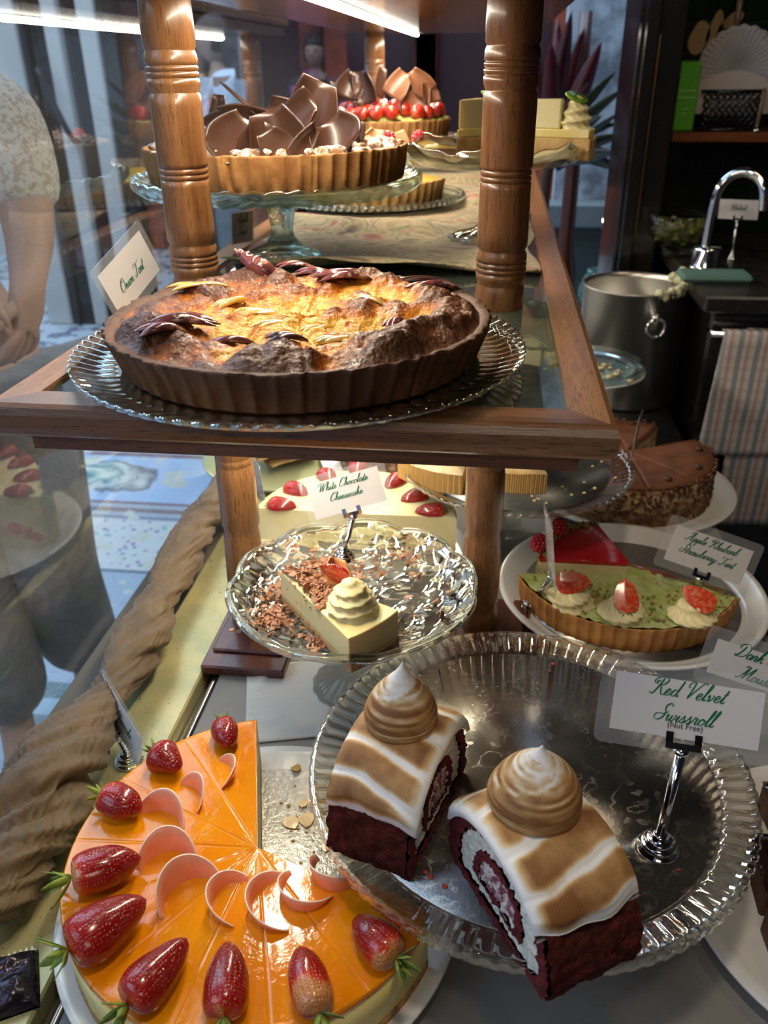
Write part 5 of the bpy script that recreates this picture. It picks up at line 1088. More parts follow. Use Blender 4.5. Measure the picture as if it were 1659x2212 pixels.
# table runner, rucked up across the shelf
def runner_mat():
    m, t, nd, lk, b = nt_new('woven_runner')
    tc = nd.new('ShaderNodeTexCoord'); mp = nd.new('ShaderNodeMapping'); mp.inputs['Scale'].default_value = (9, 16, 9); lk.new(tc.outputs['Object'], mp.inputs[0])
    n = nd.new('ShaderNodeTexNoise'); n.inputs['Scale'].default_value = 1.6; n.inputs['Detail'].default_value = 6; n.inputs['Distortion'].default_value = 1.4; lk.new(mp.outputs[0], n.inputs[0])
    r = nd.new('ShaderNodeValToRGB'); e = r.color_ramp.elements; e[0].position = 0.30; e[0].color = (0.07, 0.035, 0.025, 1); e[1].position = 0.72; e[1].color = (0.26, 0.03, 0.02, 1)
    for p_, c_ in ((0.40, (0.30, 0.22, 0.10)), (0.47, (0.44, 0.34, 0.19)), (0.52, (0.16, 0.17, 0.06)), (0.58, (0.46, 0.35, 0.20)), (0.65, (0.30, 0.10, 0.06))): q = e.new(p_); q.color = c4(c_)
    lk.new(n.outputs[0], r.inputs[0]); lk.new(r.outputs[0], b.inputs['Base Color']); b.inputs['Roughness'].default_value = 0.9; b.inputs['Sheen Weight'].default_value = 0.3
    n2 = nd.new('ShaderNodeTexNoise'); n2.inputs['Scale'].default_value = 700; lk.new(tc.outputs['Object'], n2.inputs[0]); bn = nd.new('ShaderNodeBump'); bn.inputs['Distance'].default_value = 0.0006; lk.new(n2.outputs[0], bn.inputs['Height']); lk.new(bn.outputs[0], b.inputs['Normal'])
    return m
rx0, rx1, ry0, ry1 = -0.296, 0.048, 0.90, 2.18
def rz_(x, y):
    free = 1.0                       # flat under everything that stands on it
    for (cx_, cy_, rr_) in ((nx, ny, 0.050), (kx, ky, 0.060), (bx, by, 0.135), (sx, sy, 0.055), (-0.287, 2.12, 0.05), (0.008, 2.12, 0.05)):
        free *= smooth(rr_, rr_+0.05, math.hypot(x-cx_, y-cy_))
    return ZS + 0.0004 + free*(0.016*max(0, math.sin(y*23+3*x+1.2*N.noise(Vector((x*6, y*3, 1)))))**3 + 0.004*(0.5+fbm(x*12, y*10, 3)*0.5))
b = B().grid(70, 160, lambda u, v: (lerp(rx0, rx1, u) + 0.006*math.sin(v*40), lerp(ry0, ry1, v) + (0.012*math.sin(u*9) if v == 0 else 0), rz_(lerp(rx0, rx1, u), lerp(ry0, ry1, v))))
tag(b.build('table_runner', runner_mat(), solid=0.0016), 'patterned woven table runner rucked across the raised shelf', 'table runner')
# ------------------------------------------------------------------ lower row, behind the front cakes
# cut glass stand with the white chocolate cheesecake slice
wx, wy, WH = -0.122, 0.684, 0.112
def cutglass_mat():
    m, t, nd, lk, b = nt_new('star_cut_crystal'); nd.remove(b); out = nd['Material Output']
    g = nd.new('ShaderNodeBsdfGlass'); g.inputs['Color'].default_value = (0.97, 0.98, 0.92, 1); g.inputs['IOR'].default_value = 1.5; g.inputs['Roughness'].default_value = 0.0
    tr = nd.new('ShaderNodeBsdfTransparent'); tr.inputs[0].default_value = (0.97, 0.98, 0.93, 1); mx = nd.new('ShaderNodeMixShader'); mx.inputs[0].default_value = 0.30
    tc = nd.new('ShaderNodeTexCoord'); v = nd.new('ShaderNodeTexVoronoi'); v.feature = 'DISTANCE_TO_EDGE'; v.inputs['Scale'].default_value = 24; lk.new(tc.outputs['Object'], v.inputs[0])
    v2 = nd.new('ShaderNodeTexVoronoi'); v2.feature = 'F1'; v2.inputs['Scale'].default_value = 47; lk.new(tc.outputs['Object'], v2.inputs[0])
    a = nd.new('ShaderNodeMath'); a.operation = 'ADD'; lk.new(v.outputs[0], a.inputs[0]); lk.new(v2.outputs[0], a.inputs[1])
    bn = nd.new('ShaderNodeBump'); bn.inputs['Distance'].default_value = 0.006; bn.inputs['Strength'].default_value = 0.9; lk.new(a.outputs[0], bn.inputs['Height']); lk.new(bn.outputs[0], g.inputs['Normal'])
    lk.new(g.outputs[0], mx.inputs[1]); lk.new(tr.outputs[0], mx.inputs[2]); lk.new(mx.outputs[0], out.inputs[0]); return m
ws = thing('glass_cake_stand', 'star-cut crystal stand with a scalloped rim holding the white chocolate slice', 'cake stand', (wx, wy, ZC))
def wmod(a, j, r, z):
    s = abs(math.sin(5*a)); s2 = abs(math.sin(5*a+0.9))
    if 3 <= j <= 9: r += 0.0035*s; z += 0.0045*s
    r *= 0.975
    if 2 < j < 11 and j not in (6, 7): z += 0.0008*s2
    return r, z
B().lathe([(0, WH), (0.07, WH), (0.100, WH+0.001), (0.108, WH+0.004), (0.116, WH+0.009), (0.121, WH+0.013), (0.1245, WH+0.0135), (0.1255, WH+0.011), (0.122, WH+0.006), (0.112, WH-0.001), (0.10, WH-0.005), (0.07, WH-0.007), (0.0, WH-0.008)], 240, wmod).build('dish', cutglass_mat(), ws)
b = B(); b.tube([(0.1185*math.cos(2*PI*k/180)*(1+0.028*abs(math.sin(5*2*PI*k/180))), 0.1185*math.sin(2*PI*k/180)*(1+0.028*abs(math.sin(5*2*PI*k/180))), WH+0.0155+0.0045*abs(math.sin(5*2*PI*k/180))) for k in range(180)], 0.0022, 8, closed=True); b.build('rim_bead', CRYSTAL, ws)
B().lathe([(0, 0), (0.044, 0), (0.0445, 0.003), (0.038, 0.008), (0.024, 0.018), (0.016, 0.040), (0.018, 0.07), (0.030, WH-0.0092), (0, WH-0.0092)], 96, lambda a, j, r, z: (r*(1+0.05*abs(math.cos(8*a))), z)).build('pedestal', CRYSTAL, ws)
ztop = ZC+WH+0.0006; WSH = 0.037
wl_tip, wl_a, wl_b = P(612, 1228, ztop+WSH), P(752, 1372, ztop+WSH), P(862, 1324, ztop+WSH)
wc = thing('white_chocolate_cheesecake_slice', 'pale cheesecake slice with a cream rosette and chocolate flakes on the crystal stand', 'cake', (wl_tip.x, wl_tip.y, ztop))
tA = (wl_a-wl_tip); tB = (wl_b-wl_tip); an = math.atan2((tA+tB).y, (tA+tB).x); wc.rotation_euler = (0, 0, an); half = 0.5*abs(math.atan2(tB.y, tB.x)-math.atan2(tA.y, tA.x)); WL = (tA.length+tB.length)/2
IVORY = M('ivory_cheesecake', (0.84, 0.70, 0.33), 0.42, sss=0.4, sssr=(0.004,), coat=0.1, var=((0.84, 0.76, 0.40), 30, 3, 0.4, 0.6))
def wedge2(t, half, L, z0, z1, mat, name, tipw=0.004, grow=0.0, arc=14):
    poly = [(0.0, -tipw), ]; 
    for k in range(arc+1): a = -half+2*half*k/arc; poly.append(((L+grow)*math.cos(a), (L+grow)*math.sin(a) + (-tipw if a < 0 else tipw)*0.6))
    poly.append((0.0, tipw)); b = B(); b.prism(poly, z0, z1); return b.build(name, mat, t, bevel=0.0012)
wedge2(wc, half, WL, 0, 0.009, M('pale_biscuit', (0.62, 0.42, 0.20), 0.8, bump=(300, 0.001), var=((0.48, 0.30, 0.12), 120, 4, 0.4, 0.6)), 'biscuit_base', 0.005, 0.0015)
wedge2(wc, half, WL, 0.0092, WSH, IVORY, 'cheesecake', 0.005)
def flake(b, c, s, rnd, mi=0):
    ax = Vector((rnd.gauss(0, 1), rnd.gauss(0, 1), rnd.gauss(0, 1)+1.2)).normalized(); q = ax.orthogonal().normalized(); w = ax.cross(q); n = rnd.choice((4, 5, 5)); pts = []
    for k in range(n): a = 2*PI*k/n+rnd.uniform(-.3, .3); pts.append(c + (q*math.cos(a)*rnd.uniform(.6, 1.1) + w*math.sin(a)*rnd.uniform(.5, 1.0))*s)
    h = ax*0.0005; o = len(b.v); b.add([p-h for p in pts]+[p+h for p in pts], [tuple(range(n))[::-1], tuple(range(n, 2*n))]+[(i, (i+1) % n, n+(i+1) % n, n+i) for i in range(n)], mi, False)
FLK = M('milk_chocolate_flake', (0.42, 0.21, 0.12), 0.45, var=((0.30, 0.14, 0.075), 60, 3, 0.4, 0.6))
b = B(); rnd = random.Random(12)
for k in range(300):
    r_ = WL*0.60*math.sqrt(rnd.random()); a_ = rnd.uniform(-half, half)*0.95; b_r = rnd.random()
    flake(b, Vector((r_*math.cos(a_)+0.002, r_*math.sin(a_)*1.1+rnd.uniform(-.004, .004), WSH+0.001+rnd.random()*0.010*math.exp(-((r_-0.035)/0.03)**2))), rnd.uniform(0.0025, 0.0065), rnd)
for k in range(26):
    s_ = rnd.choice((-1, 1)); r_ = rnd.uniform(0.005, WL*0.6); flake(b, Vector((r_*math.cos(half*s_), r_*math.sin(half*s_)+s_*0.0045, WSH-rnd.random()**2*0.02)), 0.0016, rnd)
b.build('chocolate_flakes', FLK, wc)['kind'] = 'stuff'
rosette(wc, (WL*0.76, 0.0, WSH), 0.0225, 0.034, M('ivory_cream', (0.84, 0.75, 0.40), 0.4, sss=0.35, sssr=(0.004,)), 4.0, 8)
o = half_strawberry(wc, (WL*0.56, 0.003, WSH+0.026), 0.028, 0.020, (1.9, 0.5, 2.4), 3, leaves=0)
o = shard(wc, (WL*0.52, 0.012, WSH+0.020), (0.030, 0.026), (1.2, 0.4, 0.9), M('orange_chocolate', (0.80, 0.38, 0.16), 0.35), 1.4, 4, 'chocolate_curl')
b = B(); rnd = random.Random(14)
for (cx_, cy_, n_, sp_) in ((590, 1340, 120, 0.024), (690, 1230, 130, 0.030), (600, 1280, 40, 0.02), (860, 1210, 34, 0.035), (680, 1390, 40, 0.018), (780, 1240, 30, 0.03), (930, 1310, 8, 0.02)):
    c_ = P(cx_, cy_, ztop)
    for k in range(n_): flake(b, Vector((c_.x+rnd.gauss(0, sp_*0.5), c_.y+rnd.gauss(0, sp_*0.5), ztop+0.0012+rnd.random()*0.003)), rnd.uniform(0.0018, 0.0062), rnd)
tag(b.build('chocolate_flakes', FLK), 'loose milk chocolate flakes scattered over the crystal stand', 'chocolate flakes', kind='stuff')
name_card('name card reading White Chocolate Cheesecake, on the crystal stand', Q(668, 1048, .780), Q(822, 1005, .790), Q(676, 1124, .770), 0.08, ['White Chocolate', 'Cheesecake'], 0.0088, 0.008, letter_dy=0.001,
          holder=0.95, hlabel='short chrome card holder at the back of the crystal stand', base=P(742, 1207, ztop))
# crumpled paper under the crystal stand
b = B(); c0 = P(690, 1500, ZC)
b.grid(40, 40, lambda u, v: ((u-0.5)*0.150, (v-0.5)*0.120, 0.0012+0.004*abs(fbm(u*3, v*3, 8))*smooth(0, .15, min(u, 1-u, v, 1-v)+.05)*(1 if math.hypot(u-0.55, v-0.6) > 0.45 else 0.15)))
tag(b.build('paper_napkin', M('white_tissue', (0.66, 0.64, 0.60), 0.8, bump=(40, 0.001)), loc=(c0.x, c0.y-0.004, ZC), rot=(0, 0, 0.25), solid=0.0004), 'crumpled white paper napkin under the foot of the crystal stand', 'napkin')

# half strawberry cream cake behind it
gx, gy, gz = -0.156, 0.903, ZC+0.012
pt = thing('china_plate', 'white plate under the half strawberry cream cake', 'plate', (gx, gy+0.02, ZC))
B().lathe([(0, 0.006), (0.11, 0.006), (0.135, 0.010), (0.150, 0.016), (0.151, 0.014), (0.135, 0.005), (0.09, 0.0), (0, 0)], 90).build('dish', WHITE_CHINA, pt)
sc_ = thing('strawberry_cream_cake', 'half of a round cream cake with strawberry halves around its rim', 'cake', (gx, gy, ZC+0.0066))
SR, SHH = 0.128, 0.080
B().lathe([(0.0001, 0), (SR, 0), (SR, SHH-0.003), (SR-0.003, SHH), (0.0001, SHH)], 120, lambda a, j, r, z: (r + 0.0006*fbm(math.cos(a)*8, math.sin(a)*8, z*30), z), 0.02, PI-0.02, caps=True).build('cream_body', M('cream_cake_body', (0.80, 0.72, 0.38), 0.45, sss=0.35, sssr=(0.004,), var=((0.84, 0.78, 0.48), 24, 3, 0.4, 0.6)), sc_)
b = B(); rnd = random.Random(3)
b.box(-SR+0.004, SR-0.004, -0.0010, 0.004, 0.016, 0.034); bands = b
for k in range(26): pass
b.build('sponge_layer', M('strawberry_layer', (0.66, 0.50, 0.20), 0.7, var=((0.86, 0.78, 0.52), 45, 4, 0.42, 0.58), third=((0.52, 0.10, 0.05), 26, 0.62, 0.68), bump=(120, 0.001)), sc_)
b = B()
for k, (u, z, w, h) in enumerate(((-0.085, 0.030, 0.012, 0.010), (-0.055, 0.022, 0.008, 0.008), (0.092, 0.034, 0.014, 0.016), (0.118, 0.024, 0.010, 0.018), (-0.115, 0.020, 0.009, 0.008), (0.03, 0.020, 0.010, 0.007))): b.ball((u, 0.0002, z), (w, 0.0025, h), 12, 8)
b.build('strawberry_pieces', CUTB, sc_)
for i, (px, py, rr) in enumerate(((608, 1080, 0.9), (640, 1048, 1.1), (707, 1020, 1.5), (772, 1003, 1.6), (852, 1030, 1.9), (895, 1062, 2.3), (930, 1092, 2.8))):
    p = P(px, py, gz+SHH+0.004); a = math.atan2(-(p.y-gy), -(p.x-gx)); q = half_strawberry(sc_, (p.x-gx, p.y-gy, SHH+0.0005), 0.040, 0.028, (PI, 0, a), i+20, leaves=4)
# dark cake behind, biscuits left
dx, dy = -0.115, 1.245
pt = thing('china_plate', 'white plate under the dark cake seen below the shelf rail', 'plate', (dx, dy, ZC))
B().lathe([(0, 0.006), (0.11, 0.006), (0.135, 0.012), (0.152, 0.020), (0.153, 0.018), (0.135, 0.006), (0.09, 0.0), (0, 0)], 80).build('dish', WHITE_CHINA, pt)
dk = thing('chocolate_nut_cake', 'dark chocolate cake with a nutty side, half hidden below the shelf rail', 'cake', (dx, dy, ZC+0.0066))
B().lathe([(0, 0.065), (0.112, 0.065), (0.118, 0.060), (0.120, 0.02), (0.119, 0), (0, 0)], 90, lambda a, j, r, z: (r+0.001*fbm(math.cos(a)*9, math.sin(a)*9, j), z)).build('sponge', M('nutty_chocolate', (0.11, 0.045, 0.025), 0.6, var=((0.34, 0.20, 0.10), 90, 5, 0.52, 0.62), bump=(200, 0.002)), dk)
b = B(); rnd = random.Random(9)
for k in range(12): a = 2*PI*k/12; b.ball((0.09*math.cos(a), 0.09*math.sin(a), 0.068), (0.012, 0.010, 0.006), 10, 6)
b.build('pistachio_dots', M('pistachio_cream', (0.62, 0.62, 0.26), 0.5), dk)
pg_ = P(575, 1005, ZC+0.02)
gp = thing('green_plate', 'pale green plate of folded biscuits behind the left lower column', 'plate', (pg_.x+0.015, pg_.y+0.05, ZC))
B().lathe([(0, 0.006), (0.10, 0.006), (0.12, 0.012), (0.130, 0.018), (0.131, 0.016), (0.12, 0.006), (0.08, 0), (0, 0)], 80).build('dish', M('pale_green_glaze', (0.42, 0.46, 0.26), 0.3, coat=0.4), gp)
WAF = M('brown_wafer', (0.40, 0.25, 0.12), 0.7, var=((0.28, 0.16, 0.07), 40, 4, 0.4, 0.6), bump=(150, 0.0008))
places = ('under the shelf rail', 'one below the top', 'in the middle of the stack', 'turned outward', 'near the plate rim', 'at the front', 'at the bottom')
for k in range(7):
    b = B(); n_ = 24
    def wf(u, v, k=k):
        a = lerp(-1.5, 1.5, u); r_ = 0.014; return Vector(((v-0.5)*0.090, r_*math.sin(a)*1.9, r_*(1-math.cos(a))*0.55 + 0.001*math.sin(v*9)))
    b.grid(14, 12, wf)
    o = b.build('folded_biscuit', WAF, loc=(pg_.x+0.02+0.014*math.sin(k*2.1), pg_.y+0.055-0.010*k+0.02, ZC+0.009+0.010*(k % 4)+0.004*k), rot=(0.12, 0.1*math.sin(k), 0.35*math.sin(k*1.7)+0.5), solid=0.004)
    tag(o, 'brown folded biscuit on the pale green plate behind the left lower column', 'biscuit', 'folded biscuits on the pale green plate')
name_card('bluish name card seen edge-on beside the plate of folded biscuits', Q(541, 978, .985), Q(560, 1010, .93), Q(556, 1060, .98), 0.05, [], 0.01, 0.004)

# ribbed stand with the meringue tart slices
mx2, my2, mz2 = 0.043, 0.992, -0.463
ms = thing('glass_cake_stand', 'ribbed clear glass stand with two meringue tart slices and crumbs', 'cake stand', (mx2, my2, ZC))
H1 = mz2-ZC
def m2(a, j, r, z):
    if 3 < j < 7: z += 0.0012*math.cos(74*a)
    return r, z+H1
B().lathe([(0, 0), (0.118, 0), (0.124, 0.001), (0.128, 0.003), (0.140, 0.007), (0.148, 0.011), (0.1495, 0.009), (0.142, 0.003), (0.126, -0.003), (0.1, -0.005), (0, -0.006)], 592, m2).build('ribbed_dish', VG, ms)
B().lathe([(0, 0), (0.05, 0), (0.05, 0.003), (0.03, 0.010), (0.014, 0.03), (0.014, 0.07), (0.03, H1-0.0062), (0, H1-0.0062)], 48).build('pedestal', VG, ms)
tag(B().lathe([(0, 0.0016), (0.119, 0.0016), (0.119, 0.0003), (0, 0.0003)], 90).build('cake_board', M('dull_silver_board', (0.30, 0.31, 0.31), 0.35, 0.8, var=((0.22, 0.23, 0.23), 30, 5, 0.4, 0.6)), loc=(mx2, my2, mz2)), 'dull silver board with crumbs under the meringue tart slices', 'cake board')
def mer_slice(label, px, py, ang, half, L):
    p = P(px, py, mz2+0.002); t = thing('meringue_tart_slice', label, 'cake', (p.x, p.y, mz2+0.0018), ang)
    fl_ = 14; poly = [(0, 0)] + [((L+0.0022*abs(math.cos(k*PI/2*1.0)))*math.cos(-half+2*half*k/(fl_*4)), (L+0.0022*(k % 4)/3)*math.sin(-half+2*half*k/(fl_*4))) for k in range(fl_*4+1)]
    B().prism(poly, 0, 0.026).build('pastry', M('pale_fluted_pastry', (0.72, 0.50, 0.20), 0.6, bump=(200, 0.0006)), t)
    b = B(); b.grid(14, 14, lambda u, v: ((0.004+v*(L-0.002))*math.cos(lerp(-half, half, u)*0.97), (0.004+v*(L-0.002))*math.sin(lerp(-half, half, u)*0.97), 0.0262+0.010*(1-abs(2*u-1)**4)*(1-abs(2*v-1)**6)+0.002*fbm(u*3, v*4, px)))
    b.grid(14, 14, lambda u, v: ((0.004+v*(L-0.002))*math.cos(lerp(-half, half, u)*0.97), (0.004+v*(L-0.002))*math.sin(lerp(-half, half, u)*0.97), 0.0262))
    b.build('meringue_top', M('toasted_meringue_sheet', (0.80, 0.66, 0.42), 0.5, sss=0.2, var=((0.66, 0.38, 0.14), 26, 4, 0.48, 0.66)), t); return t
mer_slice('meringue tart slice left of the right lower column', 1018, 985, -2.05, 0.42, 0.115)
mer_slice('meringue tart slice right of the right lower column', 1120, 975, -1.62, 0.30, 0.125)
rnd = random.Random(77)
crumbs('cake_crumbs', 'yellow pastry crumbs scattered on the dull silver board', 'crumbs', [(P(px, py, mz2).x, P(px, py, mz2).y, mz2+0.0016) for px, py in [(1215, 1055), (1222, 1060), (1262, 1045), (1285, 1058), (1262, 1068), (1150, 1075), (1155, 1085), (1165, 1082), (1210, 1015), (1160, 1080), (1330, 1035), (1290, 980), (1300, 1000), (1280, 1010), (1250, 975), (1200, 1070), (1235, 1072), (1180, 1090)]], 0.0020, M('yellow_crumb', (0.74, 0.55, 0.25), 0.8), seed=6)

# chocolate cake, right
hx, hy, hz = 0.214, 1.178, -0.512
pt = thing('china_plate', 'white plate under the brown cocoa cake at the right', 'plate', (hx+0.01, hy, ZC))
B().lathe([(0, 0.005), (0.12, 0.005), (0.14, 0.009), (0.155, 0.013), (0.156, 0.011), (0.14, 0.004), (0.10, 0.0), (0, 0)], 90).build('dish', WHITE_CHINA, pt)
ch = thing('cocoa_cake', 'round cocoa-dusted cake scored into wedges with a chopped nut side', 'cake', (hx, hy, ZC+0.0056))
CH = hz-ZC-0.0056; COCOA = M('cocoa_top', (0.20, 0.072, 0.028), 0.65, var=((0.13, 0.045, 0.018), 30, 4, 0.4, 0.62), bump=(300, 0.0004))
cuts = [R(60+36*k) for k in range(10)]
def cmod(a, j, r, z):
    for c_ in cuts:
        if abs((a-c_+PI) % (2*PI)-PI)*max(r, 0.01) < 0.0016 and z > 0.03: z -= 0.004
    return r, z
B().lathe([(0.0, CH)]+[(0.125*s, CH) for s in (0.1, 0.25, 0.5, 0.75, 0.97)]+[(0.1255, CH-0.003), (0.1255, CH-0.006), (0, CH-0.006)], 360, cmod, R(60), R(386), caps=True).build('cocoa_top', COCOA, ch)
B().lathe([(0.0001, 0), (0.127, 0), (0.127, CH-0.0062), (0.0001, CH-0.0062)], 180, None, R(60), R(386), caps=True).build('layers', M('cake_layers', (0.30, 0.15, 0.07), 0.8, var=((0.52, 0.40, 0.22), 34, 3, 0.42, 0.6), bump=(200, 0.001), scale3=(1, 1, 4)), ch)
b = B(); rnd = random.Random(41)
for k in range(1100):
    a = rnd.uniform(R(60), R(386)); z = rnd.uniform(0.002, CH+0.001); b.ball((0.1275*math.cos(a), 0.1275*math.sin(a), z), (rnd.uniform(.0015, .0035), rnd.uniform(.0015, .0035), rnd.uniform(.0012, .0028)), 6, 4)
b.build('chopped_nuts', M('chopped_nuts', (0.19, 0.075, 0.03), 0.7, var=((0.10, 0.038, 0.016), 60, 3, 0.4, 0.6)), ch)['kind'] = 'stuff'
for k in range(9): a = cuts[k]+R(18); B().ball((0, 0, 0), (0.0055, 0.0055, 0.003), 10, 6).build('coffee_bean', DARKC, ch, loc=(0.108*math.cos(a), 0.108*math.sin(a), CH+0.002))
name_card('clear name card seen edge-on above the cocoa cake', Q(1388, 890, 1.09), Q(1380, 905, 1.03), Q(1370, 975, 1.09), 0.05, [], 0.01, 0.003)

# oval serving: round white tray with three kinds of tart
ox, oy, oz = 0.186, 0.878, -0.562
tr = thing('white_tray', 'round white-rimmed tray holding the raspberry, pistachio and apple slices', 'tray', (ox, oy, ZC))
B().lathe([(0, 0.0045), (0.130, 0.0045), (0.138, 0.0065), (0.152, 0.0185), (0.158, 0.0195), (0.159, 0.0175), (0.152, 0.014), (0.140, 0.002), (0.12, 0.0), (0, 0)], 120).build('dish', WHITE_CHINA, tr)
tag(B().lathe([(0, 0.0064), (0.129, 0.0064), (0.129, 0.0049), (0, 0.0049)], 90).build('cake_board', M('grey_silver_board', (0.30, 0.27, 0.24), 0.28, 0.85, var=((0.24, 0.21, 0.18), 20, 4, 0.4, 0.6)), loc=(ox, oy, ZC)), 'grey silver board lying in the white-rimmed tray', 'cake board')
zt_ = ZC+0.0066
# raspberry slice: tip towards the right front
p_t, p_l, p_b = P(1358, 1215, zt_+0.050), P(1165, 1205, zt_+0.050), P(1260, 1095, zt_+0.050)
rs = thing('raspberry_slice', 'red glazed raspberry slice with a pistachio-coated outer edge', 'cake', (p_t.x, p_t.y, zt_)); d1, d2 = p_l-p_t, p_b-p_t
a1_, a2_ = math.atan2(d1.y, d1.x) % (2*PI), math.atan2(d2.y, d2.x) % (2*PI); rs.rotation_euler = (0, 0, (a1_+a2_)/2); hf_ = abs(a1_-a2_)/2; RL = d1.length
wedge2(rs, hf_, RL, 0.0, 0.018, M('speckled_sponge', (0.58, 0.42, 0.22), 0.8, var=((0.36, 0.22, 0.12), 60, 4, 0.45, 0.6), bump=(200, 0.001)), 'sponge', 0.002)
wedge2(rs, hf_, RL, 0.0182, 0.0445, M('pale_mousse', (0.80, 0.66, 0.40), 0.5, sss=0.3), 'mousse', 0.002)
wedge2(rs, hf_, RL, 0.0447, 0.050, M('red_glaze', (0.50, 0.010, 0.020), 0.12, coat=0.8, var=((0.72, 0.20, 0.20), 22, 6, 0.56, 0.72)), 'red_glaze', 0.002)
b = B(); rnd = random.Random(51)
for k in range(420):
    a = rnd.uniform(-hf_, hf_); z = rnd.random(); rr_ = RL + 0.001 + (0 if z < 0.8 else -rnd.random()*0.014); zz = z*0.052 if z < 0.8 else 0.052
    b.ball((rr_*math.cos(a), rr_*math.sin(a), max(0.002, zz if z < 0.8 else 0.0515)), (rnd.uniform(.0012, .003), rnd.uniform(.0012, .003), rnd.uniform(.001, .0024)), 6, 4)
b.build('chopped_pistachios', M('chopped_pistachio', (0.17, 0.23, 0.035), 0.7, var=((0.36, 0.36, 0.08), 90, 3, 0.45, 0.6)), rs)['kind'] = 'stuff'
for (px, py) in ((1208, 1138), (1165, 1172)):
    p = P(px, py, zt_+0.060); c_ = math.cos(-rs.rotation_euler.z); s_ = math.sin(-rs.rotation_euler.z); q = (p.x-p_t.x, p.y-p_t.y); raspberry(rs, (q[0]*c_-q[1]*s_, q[0]*s_+q[1]*c_, 0.059), 0.0105, (0.5, 0.4, 0))
# pistachio tart piece: fluted sector open to the back
pcx, pcy = 0.178, 0.893; PR = 0.137
pi_ = thing('pistachio_tart', 'fluted pistachio tart piece with three cream rosettes topped with strawberry halves', 'tart', (pcx, pcy, zt_))
PA0, PA1 = R(196), R(334)
tart_shell(pi_, PR, 0.033, 62, M('orange_pastry', (0.56, 0.27, 0.07), 0.6, var=((0.38, 0.16, 0.04), 40, 5, 0.36, 0.62), bump=(260, 0.0008)), 0.0030, 0.965, 0.006, a0=PA0, a1=PA1, seed=29)
heightfield(PR-0.006, 24, 110, lambda x, y, s, th: 0.0335+0.0025*fbm(x*45, y*45, 4)+0.002*fbm(x*140, y*140, 5), PA0, PA1).build('pistachio_cream', M('pistachio_frosting', (0.40, 0.46, 0.12), 0.7, var=((0.52, 0.60, 0.26), 45, 4, 0.42, 0.58), third=((0.42, 0.26, 0.10), 70, 0.60, 0.68), bump=(240, 0.002)), pi_)
b = B(); rnd = random.Random(61)
for k in range(170):
    a = rnd.uniform(PA0+.03, PA1-.03); r_ = PR*math.sqrt(rnd.uniform(0.25, 0.86)); b.ball((r_*math.cos(a), r_*math.sin(a), 0.0355), (rnd.uniform(.001, .0026),)*2+(0.0015,), 6, 4, mi=k % 2)
b.build('crushed_nuts', [M('green_nut', (0.24, 0.30, 0.05), 0.7), M('brown_nut', (0.30, 0.17, 0.07), 0.7)], pi_)['kind'] = 'stuff'
for i, (px, py, rt, hx_) in enumerate(((1232, 1290, (0.75, 0.0, 0.10), 0), (1345, 1320, (0.70, 0.0, 1.62), 1), (1500, 1325, (0.65, 0.0, 2.55), 2))):
    p = P(px, py, zt_+0.040); l = (p.x-pcx, p.y-pcy, 0.034)
    rosette(pi_, l, 0.0265, 0.024, M('pale_rosette', (0.86, 0.76, 0.42), 0.4, sss=0.3, sssr=(0.004,)), 1.6, 11, rot=(0, 0, i))
    half_strawberry(pi_, (l[0]+0.001, l[1]-0.002, 0.034+0.0275), 0.040, 0.027, rt, i+70)
# apple tart slice lying behind
p_t = P(1372, 1232, zt_+0.028); p_l, p_r = P(1575, 1270, zt_+0.028), P(1545, 1335, zt_+0.028)
ap = thing('apple_tart_slice', 'flat baked apple tart slice at the back of the white-rimmed tray', 'cake', (p_t.x+0.004, p_t.y, zt_)); d1, d2 = p_l-p_t, p_r-p_t; a1_, a2_ = math.atan2(d1.y, d1.x), math.atan2(d2.y, d2.x)
ap.rotation_euler = (0, 0, (a1_+a2_)/2); hf_ = abs(a1_-a2_)/2
wedge2(ap, hf_, 0.100, 0, 0.020, M('apple_tart_side', (0.42, 0.27, 0.10), 0.6, var=((0.28, 0.16, 0.06), 50, 4, 0.4, 0.6), bump=(200, 0.0008)), 'pastry', 0.006)
wedge2(ap, hf_*0.97, 0.098, 0.0202, 0.026, M('apple_jelly', (0.40, 0.28, 0.08), 0.15, coat=0.8, var=((0.26, 0.15, 0.05), 30, 3, 0.4, 0.6)), 'apple_topping', 0.006)
b = B(); b.ball((0.012, 0.0, 0.031), (0.024, 0.008, 0.004), 14, 8); b.ball((0.030, 0.006, 0.031), (0.018, 0.006, 0.003), 14, 8); b.build('apple_slices', M('baked_apple_skin', (0.30, 0.09, 0.06), 0.15, coat=0.9, var=((0.50, 0.24, 0.12), 50, 3, 0.5, 0.65)), ap)
GN = dict(size=0.0092, margin=0.009)
name_card('name card reading Apple Rhubarb Strawberry Tart, at the back of the white-rimmed tray', Q(1460, 1132, .865), Q(1625, 1190, .865), Q(1437, 1208, .850), 0.09, ['Apple Rhubarb', 'Strawberry Tart'], 0.0105, 0.010, holder=0.95, hlabel='chrome card holder standing behind the pistachio tart', base=P(1500, 1300, zt_+0.0), letter_dy=0.001)
name_card('name card seen edge-on, standing in front of the raspberry slice', Q(1176, 1100, .86), Q(1194, 1150, .74), Q(1181, 1205, .85), 0.06, ['Raspberry'], 0.009, 0.006, holder=0.9, hlabel='chrome card holder standing at the left rim of the white-rimmed tray', base=P(1150, 1303, ZC+0.012))
name_card('name card reading Dark Chocolate, cut off by the right edge of the photo', Q(1547, 1378, .625), Q(1760, 1448, .625), Q(1530, 1452, .612), 0.09, ['Dark Choc', 'Mousse'], 0.0125, 0.010, letter_dy=0.002)
for p in (): pass
